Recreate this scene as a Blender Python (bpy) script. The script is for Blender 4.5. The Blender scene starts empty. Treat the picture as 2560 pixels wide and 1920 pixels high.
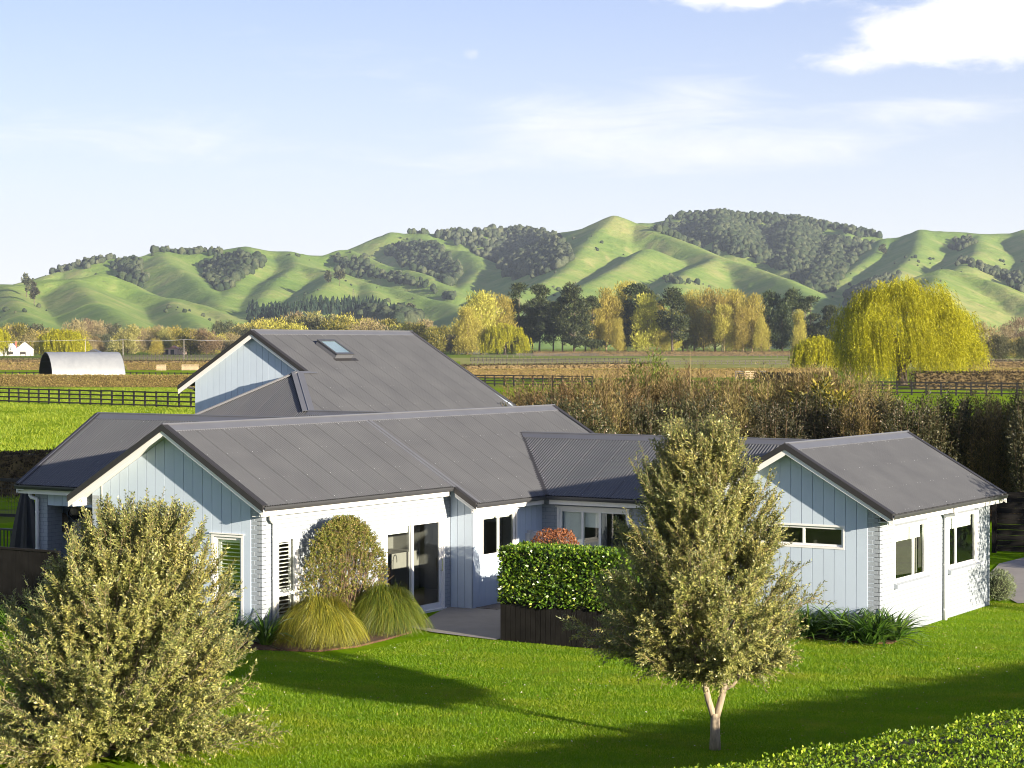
import bpy, math, random
import numpy as np
from mathutils import Vector, Matrix

R = math.radians
rnd = random.Random(7)
rng = np.random.default_rng(7)
scene = bpy.context.scene
COL = scene.collection

# ------------------------------------------------------------------ camera, sky, sun, exposure
# world axes: x = along the long ridges, y = across them, z = up; 1 unit = 1 m; house corner at the origin
CAM = np.array([-31.1566, -25.1731, 5.7941])
PSI = R(32.0618)
FPX = 5193.694 / 2560.0
RIGHT = np.array([math.sin(PSI), -math.cos(PSI), 0.0])
FWD = np.array([math.cos(PSI), math.sin(PSI), 0.0])
PITCH = R(-1.13897)

cd = bpy.data.cameras.new("camera")
cam = bpy.data.objects.new("camera", cd)
COL.objects.link(cam)
cd.sensor_fit = 'HORIZONTAL'
cd.sensor_width = 36.0
cd.lens = 36.0 * FPX
cd.clip_start = 0.5
cd.clip_end = 20000.0
fw = FWD * math.cos(PITCH) + np.array([0, 0, math.sin(PITCH)])
up = np.cross(RIGHT, fw)
cam.matrix_world = Matrix(((RIGHT[0], up[0], -fw[0], CAM[0]), (RIGHT[1], up[1], -fw[1], CAM[1]),
                           (RIGHT[2], up[2], -fw[2], CAM[2]), (0, 0, 0, 1)))
scene.camera = cam

LIGHT = np.array([0.28, 1.0, -0.19])          # direction the sunlight travels
LIGHT = LIGHT / np.linalg.norm(LIGHT)
SUN_EL = math.asin(-LIGHT[2])
SUN_ROT = math.atan2(-LIGHT[0], -LIGHT[1])

sl = bpy.data.lights.new("sun", 'SUN')
sl.energy = 4.5
sl.angle = R(0.55)
sl.color = (1.0, 0.87, 0.68)
sun = bpy.data.objects.new("sun", sl)
COL.objects.link(sun)
sun.rotation_euler = Vector((-LIGHT[0], -LIGHT[1], -LIGHT[2])).to_track_quat('Z', 'Y').to_euler()

scene.view_settings.view_transform = 'Standard'
scene.view_settings.look = 'None'
scene.view_settings.gamma = 1.0
scene.view_settings.use_curve_mapping = False
scene.cycles.filter_width = 1.0
scene.cycles.use_denoising = True
scene.cycles.use_adaptive_sampling = False
scene.cycles.sample_clamp_indirect = 4.0
scene.view_settings.exposure = 1.85


class NT:
    """small helper to write node trees"""
    def __init__(self, tree):
        self.t = tree
        self.n = tree.nodes
        self.n.clear()

    def add(self, typ, ins=None, **props):
        nd = self.n.new(typ)
        for k, v in props.items():
            setattr(nd, k, v)
        for k, v in (ins or {}).items():
            self.set(nd, k, v)
        return nd

    def set(self, nd, k, v):
        s = nd.inputs[k]
        if isinstance(v, bpy.types.NodeSocket):
            self.t.links.new(v, s)
        else:
            s.default_value = v

    def math(self, op, a, b=0.0, c=0.0, clamp=False):
        nd = self.add('ShaderNodeMath', {0: a, 1: b, 2: c}, operation=op)
        nd.use_clamp = clamp
        return nd.outputs[0]

    def noise(self, vec, scale, detail=4.0, rough=0.55, dist=0.0, dims='3D'):
        nd = self.add('ShaderNodeTexNoise', {'Scale': scale, 'Detail': detail, 'Roughness': rough, 'Distortion': dist})
        nd.noise_dimensions = dims
        if vec is not None:
            self.set(nd, 'Vector', vec)
        return nd.outputs['Fac']

    def ramp(self, fac, stops, interp='LINEAR'):
        nd = self.add('ShaderNodeValToRGB', {'Fac': fac})
        cr = nd.color_ramp
        cr.interpolation = interp
        while len(cr.elements) < len(stops):
            cr.elements.new(0.5)
        for e, (p, c) in zip(cr.elements, stops):
            e.position = p
            e.color = (c[0], c[1], c[2], 1.0) if isinstance(c, (tuple, list)) else (c, c, c, 1.0)
        return nd.outputs['Color']

    def mix(self, fac, a, b, mode='MIX'):
        nd = self.add('ShaderNodeMix', data_type='RGBA', blend_type=mode)
        for k, v in ((0, fac), (6, a), (7, b)):
            if isinstance(v, bpy.types.NodeSocket):
                self.t.links.new(v, nd.inputs[k])
            else:
                nd.inputs[k].default_value = v if k == 0 else (v[0], v[1], v[2], 1.0)
        return nd.outputs[2]

    def mapping(self, vec, scale=(1, 1, 1), loc=(0, 0, 0), rot=(0, 0, 0)):
        return self.add('ShaderNodeMapping', {'Vector': vec, 'Scale': scale, 'Location': loc, 'Rotation': rot}).outputs[0]

    def smooth(self, v, a, b, lo=0.0, hi=1.0):
        nd = self.add('ShaderNodeMapRange', {0: v, 1: a, 2: b, 3: lo, 4: hi})
        nd.interpolation_type = 'SMOOTHSTEP'
        return nd.outputs[0]


def make_world():
    w = bpy.data.worlds.new("World")
    scene.world = w
    w.use_nodes = True
    t = NT(w.node_tree)
    sky = t.add('ShaderNodeTexSky')
    sky.sky_type = 'NISHITA'
    sky.sun_disc = False
    sky.sun_elevation = SUN_EL
    sky.sun_rotation = SUN_ROT
    sky.altitude = 50
    sky.air_density = 1.0
    sky.dust_density = 0.6
    sky.ozone_density = 2.0
    d = t.add('ShaderNodeTexCoord').outputs['Generated']
    # bearing and elevation of a sky direction (radians), bearing 0 along the valley axis
    def dot(v):
        return t.add('ShaderNodeVectorMath', {0: d, 1: tuple(v)}, operation='DOT_PRODUCT').outputs['Value']
    dx, dy, dz = dot(RIGHT), dot(FWD), dot((0, 0, 1))
    az = t.math('ARCTAN2', dx, dy)
    el = t.math('ARCSINE', dz)
    p = t.add('ShaderNodeCombineXYZ', {0: az, 1: t.math('MULTIPLY', el, 1.9), 2: 0.3}).outputs[0]
    n1 = t.noise(p, 17.0, 9.0, 0.6, 0.35)
    n2 = t.noise(p, 55.0, 7.0, 0.62, 0.4)
    p2 = t.mapping(p, (0.5, 1.5, 1.0), rot=(0, 0, R(-9)))
    n3 = t.noise(p2, 26.0, 8.0, 0.62, 0.8)
    nn = t.math('ADD', t.math('MULTIPLY', n1, 0.62), t.math('MULTIPLY', n2, 0.38))

    def blob(px, py, rx, ry):
        """soft ellipse of one cloud bank, px/py measured at 2212 px picture width"""
        a0 = math.atan((px * 1.1573 - 1280) / 5193.7)
        e0 = math.atan((856.7 - py * 1.1573) / 5193.7)
        sx, sy = rx * 1.1573 / 5193.7, ry * 1.1573 / 5193.7
        u = t.math('DIVIDE', t.math('SUBTRACT', az, a0), sx)
        v = t.math('DIVIDE', t.math('SUBTRACT', el, e0), sy)
        r2 = t.math('ADD', t.math('MULTIPLY', u, u), t.math('MULTIPLY', v, v))
        return t.math('EXPONENT', t.math('MULTIPLY', r2, -1.0))

    def total(items):
        acc = None
        for (k, *b) in items:
            v = t.math('MULTIPLY', blob(*b), k)
            acc = v if acc is None else t.math('ADD', acc, v)
        return acc
    puffs = total([(1.0, 2030, 85, 190, 62), (0.85, 2200, 50, 150, 95), (0.55, 1830, 150, 120, 36),
                   (0.95, 1590, -20, 260, 52), (0.5, 1015, 118, 36, 22), (0.36, 890, 55, 110, 34)])
    wisps = total([(0.50, 1480, 215, 190, 55), (0.52, 1200, 275, 170, 50), (0.30, 1750, 310, 300, 60), (0.22, 950, 200, 180, 36), (0.55, 1990, 248, 210, 34),
                   (0.36, 1300, 350, 460, 50), (0.22, 1560, 320, 300, 50), (0.28, 250, 320, 500, 80), (0.16, 700, 120, 300, 50)])
    # elsewhere in the sky: scattered fair-weather cloud out of view, cover raised to add fill light
    far = t.math('MULTIPLY', t.smooth(n1, 0.47, 0.66), 0.85)
    away = t.smooth(t.math('ABSOLUTE', az), 0.33, 0.6)
    away = t.math('MAXIMUM', away, t.smooth(el, 0.2, 0.4))
    m1 = t.smooth(t.math('ADD', t.math('MULTIPLY', nn, 1.5), puffs), 1.08, 1.46)
    m2 = t.math('MULTIPLY', t.smooth(t.math('ADD', n3, t.math('MULTIPLY', wisps, 0.95)), 0.60, 1.24), 0.74)
    m3 = t.math('MULTIPLY', far, away)
    cloud = t.math('MAXIMUM', t.math('MAXIMUM', m1, m2), m3)
    veil = t.math('MULTIPLY', t.math('EXPONENT', t.math('MULTIPLY', t.math('MAXIMUM', el, 0.0), -8.0)), VEIL)
    base = t.mix(1.0, sky.outputs[0], SKY_TINT, 'MULTIPLY')
    base = t.mix(veil, base, HORIZON)
    lit = t.mix(t.smooth(n2, 0.3, 0.75), CLOUD_LO, CLOUD_HI)
    colr = t.mix(t.math('MULTIPLY', cloud, 0.92), base, lit)
    bg = t.add('ShaderNodeBackground', {'Color': colr, 'Strength': SKY_STRENGTH})
    t.add('ShaderNodeOutputWorld', {'Surface': bg.outputs[0]})


SKY_STRENGTH = 0.088
SKY_TINT = (0.38, 0.405, 0.64)
VEIL = 1.0
HORIZON = (3.75, 3.8, 3.88)
CLOUD_HI = (3.8, 3.78, 3.76)
CLOUD_LO = (3.4, 3.4, 3.5)
make_world()

# ------------------------------------------------------------------ helpers
def tag(o, label=None, cat=None, group=None, kind=None):
    if label:
        o['label'] = label
    if cat:
        o['category'] = cat
    if group:
        o['group'] = group
    if kind:
        o['kind'] = kind
    return o


def link(name, data, parent=None):
    o = bpy.data.objects.new(name, data)
    COL.objects.link(o)
    if parent is not None:
        o.parent = parent
    return o


def empty(name, loc=(0, 0, 0), rz=0.0):
    o = bpy.data.objects.new(name, None)
    COL.objects.link(o)
    o.empty_display_size = 0.3
    o.location = loc
    o.rotation_euler = (0, 0, rz)
    return o


def mesh_np(name, verts, faces, mat, smooth=False, attrs=None):
    """mesh from an (n,3) array and an (m,k) index array"""
    verts = np.asarray(verts, dtype=np.float32).reshape(-1, 3)
    faces = np.asarray(faces, dtype=np.int32)
    me = bpy.data.meshes.new(name)
    m, k = faces.shape
    me.vertices.add(len(verts))
    me.vertices.foreach_set('co', verts.ravel())
    me.loops.add(m * k)
    me.loops.foreach_set('vertex_index', faces.ravel())
    me.polygons.add(m)
    me.polygons.foreach_set('loop_start', np.arange(0, m * k, k, dtype=np.int32))
    if smooth:
        me.polygons.foreach_set('use_smooth', np.ones(m, dtype=bool))
    me.update(calc_edges=True)
    for nm, vals in (attrs or {}).items():
        at = me.attributes.new(nm, 'FLOAT', 'POINT')
        at.data.foreach_set('value', np.asarray(vals, dtype=np.float32))
    if mat is not None:
        me.materials.append(mat)
    return me


class MB:
    """collects simple solids into one mesh"""
    def __init__(self):
        self.v, self.f = [], []

    def add(self, vs, fs):
        b = len(self.v)
        self.v.extend([tuple(map(float, p)) for p in vs])
        self.f.extend([tuple(b + i for i in f) for f in fs])

    def box(self, x0, x1, y0, y1, z0, z1):
        self.add([(x0, y0, z0), (x1, y0, z0), (x1, y1, z0), (x0, y1, z0), (x0, y0, z1), (x1, y0, z1), (x1, y1, z1), (x0, y1, z1)],
                 [(0, 3, 2, 1), (4, 5, 6, 7), (0, 1, 5, 4), (1, 2, 6, 5), (2, 3, 7, 6), (3, 0, 4, 7)])

    def prism(self, poly, vec):
        """poly: list of 3-D points, extruded along vec"""
        n = len(poly)
        a = [np.array(p, float) for p in poly]
        b = [p + np.array(vec, float) for p in a]
        fs = [tuple(range(n)), tuple(range(2 * n - 1, n - 1, -1))]
        for i in range(n):
            j = (i + 1) % n
            fs.append((j, i, n + i, n + j))
        self.add(a + b, fs)

    def beam(self, a, b, w, h, up=(0, 0, 1)):
        """square bar from a to b; w across, h along up"""
        a, b = np.array(a, float), np.array(b, float)
        d = (b - a) / np.linalg.norm(b - a)
        s = np.cross(d, np.array(up, float))
        s = s / np.linalg.norm(s)
        u = np.cross(s, d)
        q = [a + s * x * w / 2 + u * y * h / 2 for x, y in ((-1, -1), (1, -1), (1, 1), (-1, 1))]
        self.prism(q, b - a)

    def tube(self, pts, radii, n=8, cap=True):
        pts = [np.array(p, float) for p in pts]
        if not hasattr(radii, '__len__'):
            radii = [radii] * len(pts)
        rings = []
        prev = None
        for i, p in enumerate(pts):
            d = pts[min(i + 1, len(pts) - 1)] - pts[max(i - 1, 0)]
            d = d / (np.linalg.norm(d) + 1e-9)
            ref = np.array([1.0, 0, 0]) if prev is None else prev
            if prev is None and abs(d[0]) > 0.9:
                ref = np.array([0, 1.0, 0])
            s = ref - d * np.dot(ref, d)
            s = s / (np.linalg.norm(s) + 1e-9)
            prev = s
            t = np.cross(d, s)
            rings.append([p + (s * math.cos(a) + t * math.sin(a)) * radii[i] for a in np.arange(n) * 2 * math.pi / n])
        fs = []
        for i in range(len(pts) - 1):
            for j in range(n):
                k = (j + 1) % n
                fs.append((i * n + j, i * n + k, (i + 1) * n + k, (i + 1) * n + j))
        if cap:
            fs.append(tuple(range(n - 1, -1, -1)))
            fs.append(tuple((len(pts) - 1) * n + j for j in range(n)))
        self.add([p for r in rings for p in r], fs)

    def lathe(self, prof, c=(0, 0, 0), n=20):
        vs, fs = [], []
        for r, z in prof:
            for a in np.arange(n) * 2 * math.pi / n:
                vs.append((c[0] + r * math.cos(a), c[1] + r * math.sin(a), c[2] + z))
        for i in range(len(prof) - 1):
            for j in range(n):
                k = (j + 1) % n
                fs.append((i * n + j, i * n + k, (i + 1) * n + k, (i + 1) * n + j))
        self.add(vs, fs)

    def mesh(self, name, mat, smooth=False):
        me = bpy.data.meshes.new(name)
        me.from_pydata(self.v, [], self.f)
        if smooth:
            me.polygons.foreach_set('use_smooth', [True] * len(me.polygons))
        if mat is not None:
            me.materials.append(mat)
        me.update()
        return me

    def obj(self, name, mat, parent=None, smooth=False):
        return link(name, self.mesh(name, mat, smooth), parent)


def unit(a):
    a = np.asarray(a, float)
    return a / (np.linalg.norm(a, axis=-1, keepdims=True) + 1e-9)


def gpt(px, depth, z=0.0):
    """point on the plain: bearing given as the picture column it lies behind, and distance in metres"""
    return CAM * np.array([1, 1, 0]) + RIGHT * (px - 1280) / 5193.7 * depth + FWD * depth + np.array([0, 0, z])


def copy_tree(o, parent=None, data=None):
    c = o.copy()
    COL.objects.link(c)
    if parent is not None:
        c.parent = parent
    for ch in [x for x in o.children]:
        copy_tree(ch, c)
    return c


# ------------------------------------------------------------------ materials
def material(name):
    m = bpy.data.materials.new(name)
    m.use_nodes = True
    return m, NT(m.node_tree)


def finish(t, shader, disp=None):
    t.add('ShaderNodeOutputMaterial', {'Surface': shader})


def mat_plain(name, colr, rough=0.6, metal=0.0, spec=0.5, var=0.08, scale=6.0, bump=0.0, bscale=60.0, dirt=0.0):
    m, t = material(name)
    tc = t.add('ShaderNodeTexCoord').outputs['Object']
    geo = t.add('ShaderNodeNewGeometry')
    n = t.noise(geo.outputs['Position'], scale, 5, 0.6)
    dark = tuple(c * (1 - var) for c in colr)
    light = tuple(min(1, c * (1 + var)) for c in colr)
    c = t.ramp(n, [(0.3, dark), (0.7, light)])
    if dirt:
        n2 = t.noise(t.mapping(geo.outputs['Position'], (1.4, 1.4, 0.35)), 1.5, 6, 0.62)
        c = t.mix(t.math('MULTIPLY', t.smooth(n2, 0.45, 0.75), dirt), c, tuple(x * 0.55 for x in colr))
    b = t.add('ShaderNodeBsdfPrincipled', {'Base Color': c, 'Roughness': rough, 'Metallic': metal, 'Specular IOR Level': spec})
    if bump:
        bn = t.add('ShaderNodeBump', {'Strength': bump, 'Distance': 0.01, 'Height': t.noise(geo.outputs['Position'], bscale, 4, 0.6)})
        t.set(b, 'Normal', bn.outputs[0])
    finish(t, b.outputs[0])
    return m


def mat_leaf(name, stops, rough=0.5, trans=0.35, under=None, obj_var=0.0, spec=0.35, patch=None, pscale=0.42, stripes=False):
    """leaf material: colour varies from leaf to leaf; light passes through the blade"""
    m, t = material(name)
    geo = t.add('ShaderNodeNewGeometry')
    r = geo.outputs['Random Per Island']
    c = t.ramp(r, stops)
    if obj_var:
        oi = t.add('ShaderNodeObjectInfo').outputs['Random']
        hs = t.add('ShaderNodeHueSaturation', {'Color': c, 'Hue': t.math('ADD', 0.5, t.math('MULTIPLY', t.math('SUBTRACT', oi, 0.5), obj_var * 0.18)),
                                               'Value': t.math('ADD', 1.0, t.math('MULTIPLY', t.math('SUBTRACT', oi, 0.5), obj_var * 2.0))})
        c = hs.outputs[0]
    if patch:
        pn = t.noise(geo.outputs['Position'], pscale, 6, 0.66, 0.4)
        pn2 = t.noise(t.mapping(geo.outputs['Position'], loc=(9, 4, 0)), pscale * 6, 4, 0.6)
        k = t.math('ADD', t.math('MULTIPLY', t.smooth(pn, 0.44, 0.68), 0.62), t.math('MULTIPLY', t.smooth(pn2, 0.5, 0.72), 0.35))
        c = t.mix(k, c, patch)
        if stripes:
            ps = t.noise(geo.outputs['Position'], 0.8, 2, 0.5)
            d_ = t.add('ShaderNodeVectorMath', {0: geo.outputs['Position'], 1: (0.94, 0.34, 0.0)}, operation='DOT_PRODUCT').outputs['Value']
            w_ = t.math('SINE', t.math('ADD', t.math('MULTIPLY', d_, 5.2), t.math('MULTIPLY', ps, 1.6)))
            c = t.mix(t.smooth(w_, -0.4, 0.4, 0.0, 0.30), c, (0.07, 0.17, 0.004))
    if under:
        c = t.mix(geo.outputs['Backfacing'], c, under)
    b = t.add('ShaderNodeBsdfPrincipled', {'Base Color': c, 'Roughness': rough, 'Specular IOR Level': spec})
    if trans:
        tr = t.add('ShaderNodeBsdfTranslucent', {'Color': t.mix(1.0, c, (1.15, 1.1, 0.6), 'MULTIPLY')})
        mx = t.add('ShaderNodeMixShader', {0: trans, 1: b.outputs[0], 2: tr.outputs[0]})
        finish(t, mx.outputs[0])
    else:
        finish(t, b.outputs[0])
    return m


def mat_bark(name, c0, c1, scale=14.0):
    m, t = material(name)
    tc = t.add('ShaderNodeTexCoord').outputs['Object']
    n = t.noise(t.mapping(tc, (1, 1, 0.25)), scale, 6, 0.65, 0.4)
    b = t.add('ShaderNodeBsdfPrincipled', {'Base Color': t.ramp(n, [(0.3, c0), (0.7, c1)]), 'Roughness': 0.85})
    bn = t.add('ShaderNodeBump', {'Strength': 0.6, 'Distance': 0.02, 'Height': n})
    t.set(b, 'Normal', bn.outputs[0])
    finish(t, b.outputs[0])
    return m


def mat_roof():
    m, t = material('roof_steel')
    geo = t.add('ShaderNodeNewGeometry')
    pos = geo.outputs['Position']
    n = t.noise(pos, 1.1, 5, 0.6)
    n2 = t.noise(t.mapping(pos, (0.35, 3.0, 0.6)), 2.2, 5, 0.6)
    c = t.ramp(n, [(0.3, (0.068, 0.071, 0.078)), (0.7, (0.079, 0.083, 0.091))])
    c = t.mix(t.math('MULTIPLY', t.smooth(n2, 0.5, 0.8), 0.25), c, (0.084, 0.087, 0.093))
    rr = t.add('ShaderNodeMapRange', {0: n, 1: 0.3, 2: 0.7, 3: 0.42, 4: 0.58})
    b = t.add('ShaderNodeBsdfPrincipled', {'Base Color': c, 'Roughness': rr.outputs[0], 'Specular IOR Level': 0.5})
    finish(t, b.outputs[0])
    return m


def mat_glass(name='window_glass', tint=(0.88, 0.93, 0.92)):
    m, t = material(name)
    fr = t.add('ShaderNodeFresnel', {'IOR': 1.52}).outputs[0]
    tr = t.add('ShaderNodeBsdfTransparent', {'Color': (*tint, 1)})
    gl = t.add('ShaderNodeBsdfGlossy', {'Color': (0.95, 0.98, 1.0, 1), 'Roughness': 0.0})
    k = t.math('MINIMUM', t.math('ADD', t.math('MULTIPLY', fr, 0.9), 0.005), 1.0)
    mx = t.add('ShaderNodeMixShader', {0: k, 1: tr.outputs[0], 2: gl.outputs[0]})
    finish(t, mx.outputs[0])
    return m


M = {}
M['roof'] = mat_roof()
M['roof_trim'] = mat_plain('roof_flashing', (0.095, 0.100, 0.115), 0.42, var=0.06, scale=2.0)
M['barge_cap'] = mat_plain('barge_capping', (0.020, 0.019, 0.020), 0.55, var=0.08)
M['gutter'] = mat_plain('gutter_steel', (0.045, 0.047, 0.052), 0.4, var=0.06)
M['wall'] = mat_plain('painted_board', (0.425, 0.505, 0.60), 0.55, var=0.03, scale=1.2, bump=0.08, bscale=90, dirt=0.07)
M['brick'] = mat_plain('painted_brick', (0.275, 0.31, 0.35), 0.6, var=0.05, scale=7.0, bump=0.35, bscale=70, dirt=0.06)
M['mortar'] = mat_plain('painted_mortar', (0.165, 0.185, 0.21), 0.75, var=0.06, scale=9.0, bump=0.3, bscale=90)
M['white'] = mat_plain('white_trim', (0.70, 0.70, 0.69), 0.42, var=0.03, scale=2.0)
M['soffit'] = mat_plain('white_soffit', (0.62, 0.62, 0.60), 0.6, var=0.03, scale=2.0)
M['frame'] = mat_plain('white_aluminium', (0.68, 0.69, 0.69), 0.35, var=0.02)
M['glass'] = mat_glass()
M['skylight'] = mat_plain('skylight_glass', (0.34, 0.47, 0.50), 0.06, metal=0.75, var=0.04)
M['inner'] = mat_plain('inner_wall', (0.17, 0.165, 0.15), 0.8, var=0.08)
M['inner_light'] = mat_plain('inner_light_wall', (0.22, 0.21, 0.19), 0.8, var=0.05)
M['blind'] = mat_plain('roller_blind', (0.72, 0.73, 0.68), 0.8, var=0.04)
M['slat'] = mat_plain('shutter_white', (0.80, 0.79, 0.76), 0.45, var=0.02)
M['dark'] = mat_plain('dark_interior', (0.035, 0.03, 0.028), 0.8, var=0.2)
M['wood_brown'] = mat_plain('brown_timber', (0.10, 0.045, 0.022), 0.5, var=0.25, scale=5)
M['chrome'] = mat_plain('chrome', (0.7, 0.7, 0.7), 0.12, metal=1.0, var=0.02)
M['stain'] = mat_plain('dark_stained_timber', (0.0105, 0.0098, 0.0092), 0.85, spec=0.12, var=0.35, scale=3.5, bump=0.35, bscale=40)
M['black'] = mat_plain('black_paint', (0.012, 0.012, 0.013), 0.5, var=0.2)
M['fence_black'] = mat_plain('black_fence_stain', (0.014, 0.012, 0.011), 0.75, var=0.5, scale=2.5)
M['fence_grey'] = mat_plain('grey_weathered_rail', (0.085, 0.075, 0.065), 0.85, var=0.35, scale=1.0)
M['pale_wood'] = mat_plain('pale_timber', (0.30, 0.235, 0.15), 0.8, var=0.2, scale=2.0)
M['concrete'] = mat_plain('patio_concrete', (0.24, 0.225, 0.205), 0.85, var=0.07, scale=1.2, bump=0.06, bscale=120, dirt=0.2)
M['drive'] = mat_plain('driveway_concrete', (0.27, 0.25, 0.225), 0.85, var=0.10, scale=1.2, bump=0.2, bscale=90, dirt=0.15)
M['mulch'] = mat_plain('bark_mulch', (0.085, 0.042, 0.022), 0.95, var=0.6, scale=30, bump=1.0, bscale=45)
M['galv'] = mat_plain('galvanised_steel', (0.62, 0.65, 0.70), 0.38, metal=0.35, var=0.06, scale=0.5)
M['wicker'] = mat_plain('wicker', (0.20, 0.165, 0.12), 0.8, var=0.35, scale=40, bump=0.6, bscale=80)
M['bark_olive'] = mat_bark('olive_bark', (0.17, 0.135, 0.095), (0.42, 0.345, 0.245))
M['bark_dark'] = mat_bark('dark_bark', (0.060, 0.045, 0.034), (0.15, 0.115, 0.085), 5.0)
M['bark_pale'] = mat_bark('pale_bark', (0.26, 0.19, 0.10), (0.42, 0.31, 0.17), 3.0)
M['twig'] = mat_plain('twig_bark', (0.24, 0.18, 0.085), 0.8, var=0.25, scale=3)
M['twig_dark'] = mat_plain('dark_twig', (0.13, 0.085, 0.05), 0.85, var=0.3, scale=3)

M['olive'] = mat_leaf('olive_leaf', [(0.0, (0.085, 0.112, 0.024)), (0.4, (0.17, 0.198, 0.048)), (0.75, (0.29, 0.295, 0.085)), (1.0, (0.50, 0.47, 0.17))],
                      0.42, 0.25, under=(0.19, 0.22, 0.10), spec=0.5, patch=(0.36, 0.325, 0.085), pscale=1.3)
M['pitto'] = mat_leaf('pittosporum_leaf', [(0.0, (0.08, 0.12, 0.016)), (0.5, (0.18, 0.20, 0.035)), (0.85, (0.29, 0.26, 0.07)), (1.0, (0.40, 0.26, 0.13))], 0.45, 0.3)
M['hedge_gloss'] = mat_leaf('glossy_hedge_leaf', [(0.0, (0.040, 0.095, 0.008)), (0.5, (0.085, 0.165, 0.012)), (0.85, (0.16, 0.25, 0.02)), (1.0, (0.36, 0.40, 0.06))], 0.28, 0.25, spec=0.6)
M['hedge_front'] = mat_leaf('clipped_hedge_leaf', [(0.0, (0.07, 0.14, 0.008)), (0.5, (0.16, 0.265, 0.012)), (0.85, (0.28, 0.38, 0.02)), (1.0, (0.46, 0.52, 0.07))], 0.4, 0.35)
M['red_leaf'] = mat_leaf('russet_leaf', [(0.0, (0.13, 0.045, 0.02)), (0.5, (0.24, 0.085, 0.035)), (1.0, (0.38, 0.17, 0.075))], 0.5, 0.3)
M['agap'] = mat_leaf('strap_leaf', [(0.0, (0.022, 0.060, 0.008)), (0.6, (0.055, 0.125, 0.014)), (1.0, (0.14, 0.23, 0.035))], 0.32, 0.2, spec=0.5)
M['tussock_gold'] = mat_leaf('golden_blade', [(0.0, (0.075, 0.085, 0.010)), (0.5, (0.19, 0.20, 0.016)), (0.85, (0.32, 0.30, 0.03)), (1.0, (0.44, 0.37, 0.05))], 0.45, 0.35)
M['tussock_green'] = mat_leaf('green_blade', [(0.0, (0.045, 0.085, 0.010)), (0.6, (0.11, 0.15, 0.014)), (1.0, (0.25, 0.24, 0.03))], 0.45, 0.35)
M['grass'] = mat_leaf('grass_blade', [(0.0, (0.090, 0.195, 0.005)), (0.6, (0.165, 0.295, 0.007)), (1.0, (0.27, 0.37, 0.016))], 0.5, 0.45, patch=(0.30, 0.33, 0.022), stripes=True)
M['pasture'] = mat_leaf('pasture_blade', [(0.0, (0.12, 0.20, 0.010)), (0.6, (0.21, 0.30, 0.016)), (1.0, (0.33, 0.37, 0.03))], 0.5, 0.45, patch=(0.30, 0.34, 0.03))
M['shrub_brown'] = mat_leaf('brown_sprig', [(0.0, (0.060, 0.054, 0.020)), (0.5, (0.145, 0.115, 0.042)), (0.85, (0.24, 0.18, 0.070)), (1.0, (0.34, 0.255, 0.11))], 0.6, 0.3, obj_var=0.25)
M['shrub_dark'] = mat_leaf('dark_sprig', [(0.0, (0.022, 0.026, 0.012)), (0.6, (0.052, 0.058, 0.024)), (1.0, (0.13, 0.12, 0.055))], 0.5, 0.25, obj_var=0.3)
M['petal'] = mat_leaf('white_blossom', [(0.0, (0.42, 0.34, 0.30)), (1.0, (0.72, 0.62, 0.56))], 0.6, 0.2)
M['pink'] = mat_leaf('pink_blossom', [(0.0, (0.55, 0.22, 0.24)), (1.0, (0.75, 0.45, 0.42))], 0.6, 0.2)
M['bush_green'] = mat_leaf('bright_sprig', [(0.0, (0.05, 0.09, 0.012)), (0.6, (0.11, 0.165, 0.02)), (1.0, (0.20, 0.24, 0.04))], 0.5, 0.35)
M['bush_yellow'] = mat_leaf('yellow_sprig', [(0.0, (0.05, 0.06, 0.012)), (0.5, (0.12, 0.12, 0.02)), (1.0, (0.36, 0.30, 0.05))], 0.45, 0.3)
M['grey_shrub'] = mat_leaf('grey_green_sprig', [(0.0, (0.10, 0.14, 0.06)), (1.0, (0.26, 0.31, 0.17))], 0.6, 0.3)
M['willow'] = mat_leaf('willow_leaf', [(0.0, (0.16, 0.18, 0.007)), (0.5, (0.34, 0.335, 0.010)), (0.85, (0.46, 0.44, 0.015)), (1.0, (0.56, 0.52, 0.04))], 0.5, 0.42)
M['poplar'] = mat_leaf('poplar_sprig', [(0.0, (0.18, 0.165, 0.030)), (0.5, (0.35, 0.315, 0.052)), (1.0, (0.52, 0.455, 0.10))], 0.6, 0.38, obj_var=0.22)
M['far_tree'] = mat_leaf('far_sprig', [(0.0, (0.13, 0.12, 0.04)), (0.5, (0.24, 0.21, 0.07)), (1.0, (0.36, 0.30, 0.12))], 0.7, 0.35, obj_var=0.35)
M['bare_tree'] = mat_leaf('bare_sprig', [(0.0, (0.14, 0.11, 0.055)), (1.0, (0.30, 0.235, 0.12))], 0.7, 0.25, obj_var=0.25)
M['pine'] = mat_leaf('pine_sprig', [(0.0, (0.014, 0.026, 0.010)), (0.6, (0.035, 0.052, 0.017)), (1.0, (0.085, 0.10, 0.03))], 0.6, 0.2, obj_var=0.2)
M['hedgerow'] = mat_leaf('hedgerow_sprig', [(0.0, (0.14, 0.11, 0.036)), (0.5, (0.28, 0.215, 0.075)), (0.9, (0.40, 0.31, 0.115)), (1.0, (0.19, 0.22, 0.04))], 0.7, 0.25)
M['hedgerow_dark'] = mat_leaf('dark_hedgerow_sprig', [(0.0, (0.025, 0.018, 0.010)), (0.6, (0.055, 0.038, 0.018)), (1.0, (0.10, 0.07, 0.03))], 0.7, 0.2)
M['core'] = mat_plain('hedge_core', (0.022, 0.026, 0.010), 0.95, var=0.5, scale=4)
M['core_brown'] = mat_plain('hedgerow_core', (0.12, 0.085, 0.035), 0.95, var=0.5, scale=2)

# ------------------------------------------------------------------ the house
house = empty('house')
tag(house, 'long single-storey house with grey corrugated roofs and pale blue and white walls', 'house')

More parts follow.
